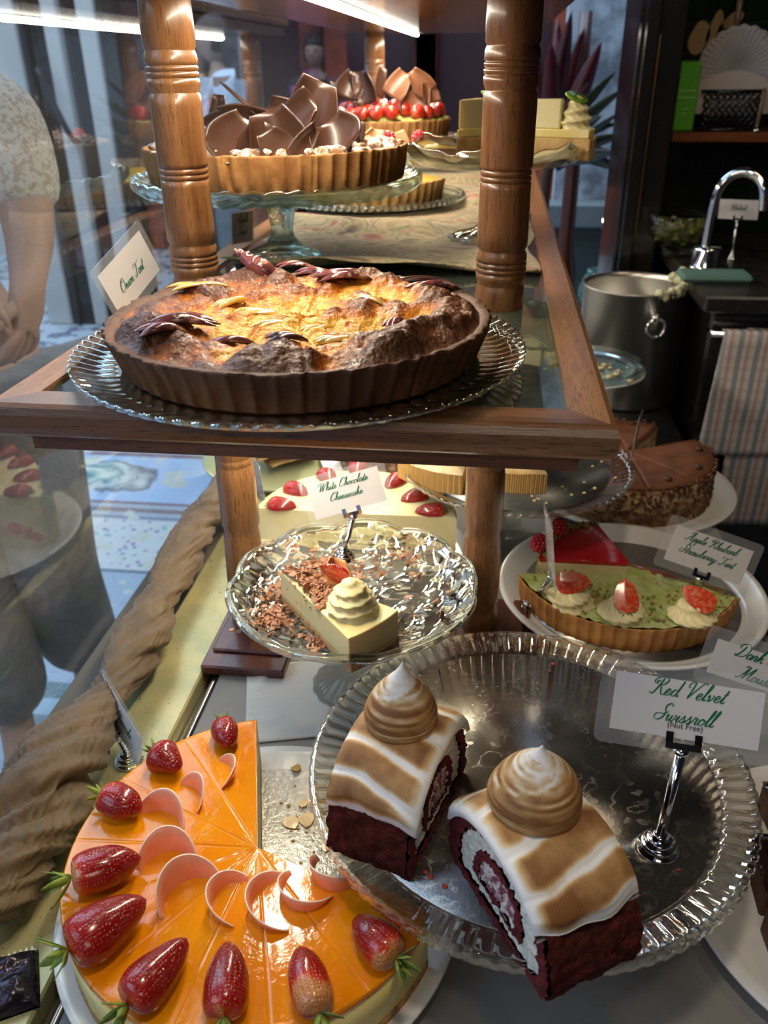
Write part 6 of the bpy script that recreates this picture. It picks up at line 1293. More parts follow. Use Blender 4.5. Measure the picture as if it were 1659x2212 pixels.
# brownies, lower right edge
qx, qy = 0.312, 0.462
pt = thing('china_plate', 'pale plate of glossy chocolate squares at the right edge', 'plate', (qx, qy, ZC))
B().lathe([(0, 0.006), (0.10, 0.006), (0.125, 0.010), (0.140, 0.015), (0.141, 0.013), (0.125, 0.005), (0.09, 0), (0, 0)], 80).build('dish', WHITE_CHINA, pt)
lab = {0: 'glossy chocolate square nearest the ribbed stand, front one', 1: 'glossy chocolate square behind the front one at the right edge', 2: 'glossy chocolate square second from the back at the right edge', 3: 'furthest back glossy chocolate square at the right edge'}
for k, (dx_, dy_, rz) in enumerate(((-0.060, -0.055, 0.05), (-0.058, 0.008, -0.03), (-0.030, 0.068, 0.1), (0.030, 0.080, 0.0))):
    t = thing('chocolate_square', lab[k], 'cake', (qx+dx_, qy+dy_, ZC+0.0066 if k < 2 else ZC+0.0069), rz, group=None)
    B().rbox(-0.027, 0.027, -0.027, 0.027, 0, 0.028, 0.0015).build('sponge', M('brownie_side', (0.085, 0.035, 0.02), 0.7, var=((0.14, 0.06, 0.035), 60, 4, 0.4, 0.6), bump=(200, 0.001)), t)
    b = B(); b.grid(12, 12, lambda u, v: ((u-0.5)*0.055, (v-0.5)*0.055, 0.0282+0.003*(1-abs(2*u-1)**5)*(1-abs(2*v-1)**5)+0.001*fbm(u*3, v*3, k))); b.grid(12, 12, lambda u, v: ((u-0.5)*0.055, (v-0.5)*0.055, 0.0282)); b.build('glaze', M('mirror_chocolate', (0.020, 0.008, 0.006), 0.07, coat=1.0), t)
    curl(t, (0.006, 0.0, 0.031), 1.0+k, 0.010, 0.009, R(200), 0.3, mats=(DARKC, MILKC))
# ------------------------------------------------------------------ kitchen side, right
BLK = M('black_enamel', (0.010, 0.010, 0.011), 0.2, coat=0.3)
BENCH = -0.362
# sink bench with its tap
b = B(); b.rbox(0.375, 1.3, 1.52, 2.16, BENCH-0.03, BENCH, 0.004)
tag(b.build('sink_bench', M('black_stone_bench', (0.016, 0.014, 0.013), 0.28, var=((0.03, 0.025, 0.022), 30, 4, 0.4, 0.6))), 'black stone bench carrying the curved chrome tap', 'bench')
cb = thing('oven_cabinet', 'black cabinet below the sink bench with a checked towel over its rail', 'cabinet', (0.40, 1.56, ZF))
B().rbox(0, 0.85, 0, 0.58, 0, BENCH-0.0305-ZF, 0.006).build('body', BLK, cb)
b = B(); b.tube([(-0.004, -0.035, 1.02), (0.84, -0.035, 1.02)], 0.006, 10); b.tube([(0.0, -0.035, 1.02), (0.0, 0.0, 1.02)], 0.004, 8); b.build('towel_rail', CHROME, cb)
B().rbox(0.03, 0.82, -0.006, 0, 0.35, 0.95, 0.003).build('door', BLK, cb)
# tap
fp = P(1522, 578, BENCH); fp = Vector((fp.x, fp.y, BENCH)); 
fa = thing('kitchen_tap', 'tall curved chrome tap rising from the black bench', 'tap', fp)
B().lathe([(0, 0), (0.030, 0), (0.031, 0.003), (0.027, 0.006), (0.0275, 0.036), (0.024, 0.041), (0.012, 0.043), (0, 0.043)], 40).build('tap_base', CHROME, fa)
def W(px, py, y): q = Q(px, py, y); return Vector((q.x, q.y, q.z)) - fp
yy = fp.y
pts = [W(1522, 545, yy), W(1530, 500, yy), W(1540, 450, yy), W(1553, 408, yy), W(1578, 380, yy), W(1610, 372, yy-0.01), W(1638, 385, yy-0.02), W(1650, 412, yy-0.03), W(1648, 455, yy-0.03)]
B().tube(catmull(pts, 8), 0.0085, 14).build('spout', CHROME, fa)
# folded green cloth beside the tap and the dish cloth
b = B(); c = P(1530, 598, BENCH+0.005); b.rbox(-0.065, 0.065, -0.035, 0.035, 0, 0.014, 0.006)
tag(b.build('dish_cloth', M('sea_green_cloth', (0.10, 0.20, 0.17), 0.9, bump=(500, 0.001)), loc=(c.x+0.01, c.y-0.0, BENCH), subsurf=0), 'folded sea-green cloth in front of the chrome tap', 'cloth')
# towel
def towel_mat():
    m, t, nd, lk, b = nt_new('checked_linen'); tc = nd.new('ShaderNodeTexCoord'); sp = nd.new('ShaderNodeSeparateXYZ'); lk.new(tc.outputs['UV'] if False else tc.outputs['Object'], sp.inputs[0])
    def frac(src, per, w, off=0.0):
        a = nd.new('ShaderNodeMath'); a.operation = 'MULTIPLY_ADD'; a.inputs[1].default_value = 1/per; a.inputs[2].default_value = off; lk.new(src, a.inputs[0])
        f = nd.new('ShaderNodeMath'); f.operation = 'FRACT'; lk.new(a.outputs[0], f.inputs[0]); l = nd.new('ShaderNodeMath'); l.operation = 'LESS_THAN'; l.inputs[1].default_value = w; lk.new(f.outputs[0], l.inputs[0]); return l.outputs[0]
    def mixc(f, a, col, k):
        g = nd.new('ShaderNodeMath'); g.operation = 'MULTIPLY'; g.inputs[1].default_value = k; lk.new(f, g.inputs[0]); n = nd.new('ShaderNodeMix'); n.data_type = 'RGBA'; lk.new(g.outputs[0], n.inputs[0])
        if isinstance(a, tuple): n.inputs[6].default_value = c4(a)
        else: lk.new(a, n.inputs[6])
        n.inputs[7].default_value = c4(col); return n.outputs[2]
    s = mixc(frac(sp.outputs[0], 0.030, 0.30, 0.1), (0.60, 0.55, 0.53), (0.16, 0.20, 0.24), 0.75)
    s = mixc(frac(sp.outputs[0], 0.030, 0.22, 0.6), s, (0.42, 0.18, 0.16), 0.6)
    s = mixc(frac(sp.outputs[2], 0.020, 0.35, 0.1), s, (0.30, 0.30, 0.32), 0.28); s = mixc(frac(sp.outputs[0], 0.30, 0.07, 0.42), s, (0.45, 0.03, 0.06), 0.85)
    lk.new(s, b.inputs['Base Color']); b.inputs['Roughness'].default_value = 0.9; return m
TW = towel_mat(); RZ = ZF+1.02
tw = thing('checked_towel', 'folded checked linen towel hanging over the rail of the black cabinet', 'towel', (0.415, 1.525, RZ))
def tfold(x0, x1, L, yo, sk, seed):
    b = B(); 
    def f(u, v):
        x = lerp(x0, x1, u) + sk*v; z = 0.008 - L*v if v > 0.04 else 0.008; y = yo - 0.004*math.sin(u*7+seed)*v - 0.003*fbm(u*4, v*3, seed)
        if v < 0.04: y = yo+0.018*(1-v/0.04)
        return (x, y, z)
    return b.grid(24, 26, f)
tfold(0.0, 0.26, 0.235, -0.014, -0.012, 1).build('front_fold', TW, tw, solid=0.003)
tfold(0.045, 0.27, 0.39, -0.004, 0.0, 2).build('under_fold', TW, tw, solid=0.003)
# steel pot with cream and plates in front of it
pc = P(1375, 612, -0.375); py_ = 1.72; s_ = py_/pc.y; pz = -0.375*s_
pot = thing('steel_pot', 'tall brushed steel pot with mashed cream clinging to its rim', 'pot', (pc.x*s_, py_, -0.62))
PRd = 0.102; PHt = pz+0.62
B().lathe([(0, 0.0), (PRd*0.98, 0.0), (PRd, 0.006), (PRd, PHt-0.004), (PRd+0.003, PHt-0.002), (PRd+0.003, PHt+0.001), (PRd-0.001, PHt+0.001), (PRd-0.002, PHt-0.01), (PRd-0.002, 0.006), (0, 0.004)], 90).build('body', STEEL, pot)
b = B(); hp_ = Vector((-0.0, -PRd, PHt-0.045)); 
for a_ in (R(-75),):
    cx_, cy_ = PRd*math.cos(a_), PRd*math.sin(a_); n_ = Vector((math.cos(a_), math.sin(a_), 0)); t_ = Vector((-math.sin(a_), math.cos(a_), 0)); c0 = Vector((cx_, cy_, PHt-0.06))
    b.tube([c0+n_*0.004+t_*0.018*math.cos(q)*0+Vector((0, 0, 0.018*math.cos(q)))+t_*0.018*math.sin(q)+n_*0.006 for q in [2*PI*k/20 for k in range(20)]], 0.0035, 8, closed=True); b.ball(tuple(c0+n_*0.003+Vector((0, 0, 0.018))), 0.009, 10, 8)
b.build('ring_handle', CHROME, pot)
CRM = M('mashed_cream', (0.62, 0.62, 0.42), 0.7, bump=(120, 0.004))
b = B(); rnd = random.Random(70)
for k in range(90):
    a = rnd.uniform(R(-75), R(35)); z = PHt+rnd.uniform(-0.006, 0.006) + (0.018*rnd.random() if a > R(-30) and a < R(20) else 0); b.ball(((PRd-0.004)*math.cos(a)+rnd.uniform(-.006, .004), (PRd-0.004)*math.sin(a), z), rnd.uniform(0.004, 0.010), 8, 6, mod=lambda d: 1+0.4*N.noise(d*3))
b.build('cream_on_rim', CRM, pot)['kind'] = 'stuff'
B().lathe([(0, PHt-0.075), (PRd-0.003, PHt-0.070)], 48, lambda a, j, r, z: (r, z+0.01*fbm(math.cos(a)*2, math.sin(a)*2, j))).build('cream', CRM, pot)
LB = -0.62
sp_ = P(1275, 812, -0.555); k_ = 1.42/sp_.y
for i, (dz, mt, lb, rr) in enumerate(((0.0, WHITE_CHINA, 'white side plate under the glass plate beside the steel pot', 0.098), (0.012, GREEN_GLASS, 'glass side plate with pale scraps stacked on a white plate', 0.096))):
    t = thing('side_plate' if i == 0 else 'glass_plate', lb, 'plate', (0.168, 1.40, -0.4700+dz))
    B().lathe([(0, 0.003), (rr*0.7, 0.003), (rr*0.8, 0.005), (rr, 0.011), (rr+0.001, 0.009), (rr*0.8, 0.001), (rr*0.6, 0), (0, 0)], 72).build('dish', mt, t)
tag(B().lathe([(0, 0.1495), (0.050, 0.1495), (0.050, 0.143), (0.014, 0.135), (0.012, 0.03), (0.03, 0.008), (0.055, 0.004), (0.055, 0), (0, 0)], 48).build('plate_stand', M('grey_pedestal', (0.3, 0.3, 0.3), 0.4), loc=(0.168, 1.40, -0.6208)), 'grey pedestal under the stacked side plates', 'stand')
crumbs('food_scraps', 'pale food scraps left on the glass side plate by the steel pot', 'scraps', [(0.175+random.gauss(0, 0.03), 1.385+random.gauss(0, 0.025), -0.4535) for _ in range(34)], 0.0045, M('pale_scraps', (0.62, 0.55, 0.30), 0.7), seed=15)
# glass bowl of green salad, card on its holder
bc = P(1460, 552, BENCH); gbw = thing('glass_bowl', 'clear glass bowl of green salad at the back of the black bench', 'bowl', (bc.x, bc.y, BENCH+0.0005)); br_ = 0.065
B().lathe([(0, 0.004), (0.028, 0.004), (0.032, 0), (0.034, 0.003), (0.030, 0.010), (br_*0.75, 0.030), (br_*0.95, 0.055), (br_*1.05, 0.085), (br_*1.02, 0.085), (br_*0.91, 0.055), (br_*0.70, 0.032), (0.02, 0.013), (0, 0.012)], 64).build('bowl', CRYSTAL, gbw)
b = B(); rnd = random.Random(80)
for k in range(110):
    r_ = 0.045*math.sqrt(rnd.random()); a_ = rnd.uniform(0, 2*PI); b.ball((r_*math.cos(a_), r_*math.sin(a_), rnd.uniform(0.030, 0.062)), (rnd.uniform(.005, .010),)*2+(0.004,), 7, 5, mod=lambda d: 1+0.4*N.noise(d*3))
b.build('green_salad', M('green_salad', (0.20, 0.20, 0.03), 0.5, var=((0.38, 0.36, 0.10), 60, 3, 0.4, 0.6)), gbw)['kind'] = 'stuff'
name_card('small white sign on a thin rod beside the chrome tap', Q(1556, 430, 1.86), Q(1642, 433, 1.86), Q(1550, 472, 1.85), 0.09, ['Rhubarb'], 0.009, 0.002, film=False, holder=0.9, hlabel='thin chrome sign rod standing at the back of the black bench', base=P(1580, 560, BENCH))
# wall shelf with packet, basket and doilies
SY = 2.02
sl, sr = Q(1452, 292, SY), Q(1720, 292, SY); SZ = sl.z+0.006
tag(B().rbox(sl.x-0.002, sl.x+0.42, SY-0.01, 2.178, SZ-0.020, SZ, 0.002).build('wall_shelf', wood('shelf_wood', 0, (0.24, 0.075, 0.022), (0.13, 0.036, 0.012))), 'red-brown wooden shelf on the dark tiled wall', 'shelf')
g0, g1 = Q(1452, 278, SY+0.01), Q(1498, 278, SY+0.01); gh = Q(1475, 138, SY+0.01).z - SZ
gpk = thing('paper_packet', 'bright green paper packet standing at the end of the wall shelf', 'packet', ((g0.x+g1.x)/2, SY+0.035, SZ+0.0006)); w_ = (g1.x-g0.x)/2
b = B(); n_ = 9
b.rbox(-w_, w_, -0.018, 0.018, 0, gh, 0.003); b.build('packet', M('bright_green_paper', (0.10, 0.42, 0.02), 0.5), gpk)
b = B()
for k in range(7): x = -w_+2*w_*(k+0.5)/7; b.add([(x-w_/8, -0.012, gh-0.001), (x+w_/8, -0.012, gh-0.001), (x, -0.010, gh+0.006)], [(0, 1, 2)]); b.add([(x-w_/8, 0.010, gh-0.001), (x+w_/8, 0.010, gh-0.001), (x, 0.010, gh+0.006)], [(0, 1, 2)])
b.build('crimped_top', MC['bright_green_paper'], gpk, solid=0.0006)
b = B(); 
for z, w in ((0.60, 0.85), (0.50, 0.85), (0.33, 0.3), (0.26, 0.25)): b.box(-w_*w, w_*w, -0.01865, -0.0182, gh*z, gh*z+0.0018)
b.build('printed_lines', M('pale_green_print', (0.45, 0.70, 0.30), 0.5), gpk)
k0, k1 = Q(1512, 278, SY+0.01), Q(1640, 278, SY+0.01); kh_ = Q(1580, 195, SY+0.01).z - SZ; kw = (k1.x-k0.x)/2
bs = thing('wire_basket', 'black diamond-pierced basket on the wall shelf', 'basket', ((k0.x+k1.x)/2, SY+0.060, SZ+0.0006)); b = B()
for fy in (-0.045, 0.045):
    n_ = 9
    for k in range(-4, n_+1):
        for s_ in (1, -1):
            x0_ = -kw+2*kw*k/n_; x1_ = x0_+s_*kh_*0.8; z0_, z1_ = 0.003, kh_-0.003
            if s_ < 0: x0_ += kw*0.9
            x1_ = x0_+s_*kh_*0.8; t0, t1 = 0.0, 1.0
            for lim in (-kw, kw):
                if (x0_-lim)*(x1_-lim) < 0:
                    tt = (lim-x0_)/(x1_-x0_)
                    if (x0_ < -kw or x0_ > kw): t0 = max(t0, tt)
                    else: t1 = min(t1, tt)
            if max(x0_, x1_) <= -kw or min(x0_, x1_) >= kw: continue
            b.tube([(lerp(x0_, x1_, t0), fy, lerp(z0_, z1_, t0)), (lerp(x0_, x1_, t1), fy, lerp(z0_, z1_, t1))], 0.0028, 6)
for z in (0.003, kh_-0.003): b.tube([(-kw, -0.045, z), (kw, -0.045, z), (kw, 0.045, z), (-kw, 0.045, z)], 0.004, 6, closed=True)
b.box(-kw, kw, -0.045, 0.045, 0.0, 0.003); b.build('lattice', BLK, bs)
# doilies standing in the basket: scalloped lacy discs
for i, (px, py, rr, yo, lb) in enumerate(((1592, 152, 0.082, 0.010, 'grey lace paper doily standing in the black basket'), (1585, 190, 0.085, -0.012, 'pale folded paper standing in front of the lace doily'))):
    c = Q(px, py, SY+0.060+yo); b = B()
    if i == 0:
        b.lathe([(0, 0), (rr*0.72, 0), (rr*0.80, 0.001), (rr, 0)], 160, lambda a, j, r, z: (r*(1+(0.05*abs(math.sin(11*a)) if j == 3 else 0)), z+0.0008*math.sin(40*a)))
        d = B(); 
        for k in range(44): a = 2*PI*k/44; d.ball((rr*0.93*math.cos(a), rr*0.93*math.sin(a), 0.0012), (0.0042, 0.0042, 0.002), 8, 5)
        o = b.build('doily', M('lace_paper', (0.42, 0.38, 0.37), 0.8), loc=(c.x, c.y, c.z), rot=(PI/2, 0, 0), solid=0.0012); d.build('lace_edge', M('lace_paper_edge', (0.50, 0.45, 0.44), 0.8), o)
    else:
        n_ = 20; poly = [(-rr, -0.05), (rr*0.98, -0.05), (rr*0.98, -0.012)] + [(rr*math.cos(R(10+k*6)), rr*0.62*math.sin(R(10+k*6))-0.02) for k in range(22)] + [(-rr, 0.02)]
        b.prism(poly, -0.001, 0.001); o = b.build('folded_paper', M('pale_paper', (0.52, 0.45, 0.38), 0.8), loc=(c.x, c.y, c.z), rot=(PI/2, 0, 0))
    tag(o, lb, 'doily' if i == 0 else 'paper')
# thin rod and pole standing on the shelf, pale painted leaf shapes on the wall
for i, (a_, b_, r_, lb) in enumerate((((1602, -20), (1585, 100), 0.006, 'thin wooden rod above the doilies on the dark wall'), ((1652, 190), (1634, 278), 0.004, 'thin pale rod standing on the wall shelf beside the basket'))):
    p, q = Q(a_[0], a_[1], SY+(0.12 if i == 0 else 0.0)), Q(b_[0], b_[1], SY+(0.12 if i == 0 else 0.0)); q.z = SZ+0.001 if i else q.z; t = thing('wooden_rod' if i == 0 else 'sign_rod', lb, 'rod', q); B().tube([(0, 0, 0), p-q], r_, 10).build('rod', wood('rod_wood', 2, (0.30, 0.18, 0.10), (0.18, 0.10, 0.05)), t)
    if i: B().lathe([(0, 0), (0.012, 0), (0.010, 0.004), (0.006, 0.010), (0, 0.010)], 24).build('base', CHROME, t)
b = B()
for (px, py, w, h, rt) in ((1510, 82, 0.022, 0.034, 0.3), (1543, 70, 0.015, 0.044, 0.0), (1578, 50, 0.026, 0.018, 0.5), (1548, 92, 0.012, 0.03, -0.3)):
    c = Q(px, py, 2.178); poly = []
    for k in range(20): a = 2*PI*k/20; rr = 1+0.25*math.sin(2*a+rt); x, z = w*rr*math.cos(a), h*rr*math.sin(a)*0.9; poly.append((c.x+x*math.cos(rt)-z*math.sin(rt), c.z+x*math.sin(rt)+z*math.cos(rt)))
    st0 = len(b.v); b.prism(poly, -0.001, 0.001); b.v[st0:] = [(x, 2.178+z, y) for x, y, z in b.v[st0:]]
tag(b.build('wall_decal', M('tan_decal', (0.34, 0.22, 0.09), 0.6)), 'tan leaf-shaped painted patches on the dark wall above the packet', 'wall decoration')

# cordyline plant behind the right column, with its pot
lp = thing('red_leaved_plant', 'dark red strap-leaved plant behind the right turned column', 'plant', (0.175, 2.78, ZF))
rnd = random.Random(91); RL_ = M('burgundy_leaf', (0.12, 0.015, 0.028), 0.35, var=((0.05, 0.01, 0.015), 10, 3, 0.4, 0.6)); GL_ = M('dark_green_leaf', (0.035, 0.045, 0.020), 0.3, var=((0.02, 0.02, 0.015), 8, 3, 0.4, 0.6))
def pleaf(base, tip, w, mat, droop, roll):
    base, tip = Vector(base), Vector(tip); d = tip-base; L = d.length; side = d.cross(Vector((0, -1, 0.15))).normalized(); side = (side*math.cos(roll) + d.normalized().cross(side)*math.sin(roll)); b = B(); n = 14; vs = []
    for i in range(n):
        s = i/(n-1); c = base+d*s+Vector((0, 0, droop*(s-s*s)*1.6)); ww = w*(math.sin(PI*min(1, 0.12+0.88*s))**0.75) if s < 1 else 0.0005
        up = d.normalized().cross(side)
        vs += [c-side*ww+up*ww*0.25, c, c+side*ww+up*ww*0.25]
    b.add(vs, [(3*i+k, 3*i+k+1, 3*i+k+4, 3*i+k+3) for i in range(n-1) for k in (0, 1)]); b.build('leaf', mat, lp, solid=0.0012)
YP = 2.75
def L_(px, py, dy=0): q = Q(px, py, YP+dy); return (q.x-0.175, q.y-2.78, q.z-ZF)
cb_ = L_(1190, 345)
for (px, py, w, mt, dy, rl) in ((1235, 25, .030, RL_, 0, .3), (1205, 40, .028, RL_, .1, -.3), (1262, 60, .030, RL_, .05, .5), (1300, 90, .030, RL_, .0, .2), (1285, 130, .028, RL_, .1, .6), (1190, 90, .03, RL_, -.1, .1), (1330, 155, .020, GL_, -.1, .7), (1350, 190, .018, GL_, -.15, .4), (1345, 240, .018, GL_, -.2, .9), (1352, 290, .020, GL_, -.1, .6),
                                (1330, 330, .024, GL_, -.2, .2), (1300, 250, .022, GL_, -.3, .5), (1180, 160, .028, RL_, .2, .2), (1340, 265, .016, GL_, .1, .8), (1320, 210, .018, GL_, .2, .3), (1290, 350, .02, GL_, -.1, .4), (1345, 372, .03, GL_, .1, 1.0), (1230, 120, .026, RL_, .15, .9), (1270, 180, .026, RL_, -.2, .4), (1310, 300, .018, GL_, .1, .2), (1150, 60, .03, RL_, .1, .4), (1165, 200, .026, GL_, .1, .2)):
    pleaf((cb_[0]+rnd.uniform(-.02, .02), cb_[1], cb_[2]+rnd.uniform(-.03, .03)), L_(px, py, dy), w, mt, 0.02, rl)
B().tube(catmull([(cb_[0], cb_[1], cb_[2]), (cb_[0]-0.01, cb_[1], cb_[2]-0.15), (0, 0, 0.32)], 8), 0.016, 8).build('stem', M('plant_stem', (0.05, 0.03, 0.02), 0.8), lp)
B().lathe([(0, 0), (0.12, 0), (0.16, 0.30), (0.165, 0.33), (0.15, 0.33), (0.14, 0.30), (0, 0.30)], 40).build('pot', M('dark_planter', (0.04, 0.035, 0.03), 0.5), lp)
# turned red post and small table things glimpsed beyond the rail
q0, q1 = Q(1240, 330, 3.2), Q(1228, 570, 3.2)
t = thing('timber_post', 'dark red turned post standing beyond the raised shelf', 'post', (q0.x, 3.2, ZF)); H_ = 1.6
B().lathe([(0, 0), (0.06, 0), (0.06, 0.03), (0.035, 0.06), (0.030, 0.3), (0.045, q1.z-ZF-0.03), (0.028, q1.z-ZF+0.06), (0.024, H_-0.2), (0.02, H_), (0, H_)], 30).build('post', M('dark_red_post', (0.07, 0.02, 0.014), 0.3, coat=0.4), t)
q = Q(1290, 560, 2.35); t = thing('teal_jar', 'small teal glazed jar on a dark stool beyond the shelf rail', 'jar', (q.x, 2.35, -0.60))
B().lathe([(0, 0), (0.030, 0), (0.040, 0.03), (0.042, 0.06), (0.030, 0.09), (0.022, 0.10), (0.024, 0.108), (0.018, 0.108), (0.016, 0.095), (0, 0.09)], 40).build('jar', M('teal_glaze', (0.05, 0.16, 0.15), 0.1, coat=0.8), t)
t = thing('dark_stool', 'dark wooden stool under the teal jar', 'stool', (q.x-0.02, 2.38, ZF)); B().rbox(-0.11, 0.11, -0.09, 0.09, 0.80, 0.8495, 0.004).build('seat', BLK, t)
for sx_ in (-0.085, 0.085):
    for sy_ in (-0.065, 0.065): B().rbox(sx_-0.012, sx_+0.012, sy_-0.012, sy_+0.012, 0, 0.7995, 0.002).build('leg', BLK, t)
q = Q(1310, 476, 2.44); t = thing('floor_lamp', 'small glowing round bulb on a thin brass stem beyond the shelf rail', 'lamp', (q.x, 2.44, ZF)); lz = q.z-ZF
B().ball((0, 0, lz), 0.011, 16, 10).build('bulb', M('glowing_bulb', (1, 1, 1), 0.5, emit=((1.0, 0.95, 0.7), 10)), t); B().tube([(0, 0, lz-0.010), (0, 0, lz-0.10), (0, 0, 0.02)], 0.004, 8).build('stem', MC['aged_brass'], t); B().lathe([(0, 0.02), (0.09, 0.015), (0.10, 0), (0, 0)], 32).build('base', MC['aged_brass'], t)

# ------------------------------------------------------------------ people in the arcade
def make_skin(name, joints, edges, mat, parent, sub=2):
    bm_name = name; keys = list(joints)
    import bmesh
    me = bpy.data.meshes.new(name); bm = bmesh.new(); lay = bm.verts.layers.skin.verify(); vs = []
    for i, k in enumerate(keys):
        v = bm.verts.new(joints[k][0]); r = joints[k][1]; v[lay].radius = r if isinstance(r, tuple) else (r, r); v[lay].use_root = (i == 0); vs.append(v)
    for a, b_ in edges: bm.edges.new((vs[keys.index(a)], vs[keys.index(b_)]))
    bm.to_mesh(me); bm.free(); o = bpy.data.objects.new(name, me); C.objects.link(o); o.parent = parent
    m = o.modifiers.new('skin', 'SKIN'); m.use_smooth_shade = True; s = o.modifiers.new('sub', 'SUBSURF'); s.levels = sub; s.render_levels = sub
    bpy.context.view_layer.update(); me2 = bpy.data.meshes.new_from_object(o.evaluated_get(bpy.context.evaluated_depsgraph_get()))
    o.modifiers.clear(); o.data = me2; me2.materials.clear(); me2.materials.append(mat); me2.polygons.foreach_set('use_smooth', [True]*len(me2.polygons)); me2.name = name
    return o
SKIN = M('skin', (0.50, 0.29, 0.21), 0.45, sss=0.2, sssr=(0.01,))
def chain(*k): return [(k[i], k[i+1]) for i in range(len(k)-1)]
def hand(j, e, pref, wrist, d, side, s=1.0, curl_=0.4, palmn=Vector((0, 0, -1))):
    """five tapering fingers from the palm; d towards the fingertips, side towards the thumb"""
    d = d.normalized(); side = side.normalized(); n = palmn.normalized()
    pm = wrist+d*0.045*s; j[pref+'palm'] = (pm, (0.022*s, 0.015*s)); e.append((pref+'wrist', pref+'palm'))
    for i, (off, L) in enumerate(((0.026, 0.062), (0.009, 0.072), (-0.009, 0.067), (-0.025, 0.052))):
        k0 = wrist+d*0.082*s+side*off*s; k1 = k0+(d*0.9+n*curl_*0.5)*L*0.5*s; k2 = k1+(d*0.6+n*curl_*1.3)*L*0.5*s
        j[pref+'k%d' % i] = (k0, 0.010*s); j[pref+'m%d' % i] = (k1, 0.0085*s); j[pref+'t%d' % i] = (k2, 0.007*s); e += [(pref+'palm', pref+'k%d' % i), (pref+'k%d' % i, pref+'m%d' % i), (pref+'m%d' % i, pref+'t%d' % i)]
    a = wrist+d*0.030*s+side*0.026*s; b_ = a+(d*0.7+side*0.6+n*0.2)*0.035*s; c = b_+(d*0.9+n*0.3)*0.028*s
    j[pref+'th0'] = (a, 0.012*s); j[pref+'th1'] = (b_, 0.010*s); j[pref+'th2'] = (c, 0.008*s); e += [(pref+'palm', pref+'th0'), (pref+'th0', pref+'th1'), (pref+'th1', pref+'th2')]
def head(parent, c, yaw, s=1.0, hair=(0.03, 0.018, 0.012), hairlen=0.1, cap=None):
    """face with brow, nose, lips, eyes and ears; hair shell over it. c = middle of the head, facing yaw"""
    M_ = Matrix.Translation(c) @ Matrix.Rotation(yaw, 4, 'Z')
    b = B()
    def f(u, v):
        th = 2*PI*u; ph = PI*v; x, y, z = math.sin(ph)*math.cos(th), math.sin(ph)*math.sin(th), math.cos(ph)
        X_, Y_, Z_ = x*0.098, y*0.076, z*0.115
        if z < 0: Y_ *= 1-0.35*z*z; X_ *= 1-0.12*z*z
        fr = max(0, x)**3
        X_ += 0.020*fr*math.exp(-((y/0.16)**2)-((z+0.12)/0.20)**2) + 0.006*fr*math.exp(-((y/0.3)**2)-((z+0.50)/0.10)**2) - 0.008*fr*math.exp(-((abs(y)-0.38)/0.18)**2-((z-0.08)/0.14)**2) + 0.006*fr*math.exp(-((z+0.85)/0.15)**2)
        return (X_*s, Y_*s, Z_*s)
    b.grid(48, 30, f, closeu=True); 
    for sy_ in (-1, 1): b.ball((-0.005*s, sy_*0.077*s, -0.005*s), (0.018*s, 0.008*s, 0.028*s), 10, 8)
    b.xf(M_); o = b.build('head', SKIN, parent)
    e = B()
    for sy_ in (-1, 1): e.ball((0.083*s, sy_*0.030*s, 0.010*s), (0.010*s, 0.014*s, 0.007*s), 10, 6)
    e.xf(M_); e.build('eyes', M('eye_dark', (0.03, 0.02, 0.02), 0.1), o)
    m = B(); m.ball((0.094*s, 0, -0.060*s), (0.006*s, 0.024*s, 0.006*s), 12, 6); m.xf(M_); m.build('mouth', M('lips', (0.42, 0.12, 0.10), 0.4), o)
    h = B()
    def hf(u, v):
        th = 2*PI*u; ph = PI*0.66*v; x, y, z = math.sin(ph)*math.cos(th), math.sin(ph)*math.sin(th), math.cos(ph); k = 1.12+0.02*math.sin(th*9); lim = 1.0
        if x > 0.25 and z < 0.42: k = 0.86
        return ((x*0.104-0.010)*k*s, y*0.086*k*s, z*0.122*k*s)
    h.grid(40, 18, hf, closeu=True)
    if hairlen > 0: h.grid(20, 10, lambda u, v: ((-0.035-0.060*math.cos((u-0.5)*2.4)-0.01*v)*s, 0.088*math.sin((u-0.5)*3.0)*s, (0.03-hairlen*v)*s))
    h.xf(M_); h.build('hair', M('hair_%d' % int(hair[0]*1000), hair, 0.5), parent, solid=0.004)
    if cap:
        k = B(); k.lathe([(0.108*s, 0.035*s), (0.110*s, 0.05*s), (0.10*s, 0.10*s), (0.06*s, 0.135*s), (0, 0.142*s)], 32); k.lathe([(0.100*s, 0.038*s), (0.150*s, 0.030*s), (0.150*s, 0.027*s), (0.100*s, 0.034*s)], 24, None, -0.9, 0.9); k.xf(M_); k.build('cap', cap, parent)
    return o
LACE = M('cream_lace', (0.80, 0.71, 0.60), 0.8, var=((0.58, 0.46, 0.34), 120, 3, 0.48, 0.56), bump=(180, 0.003))
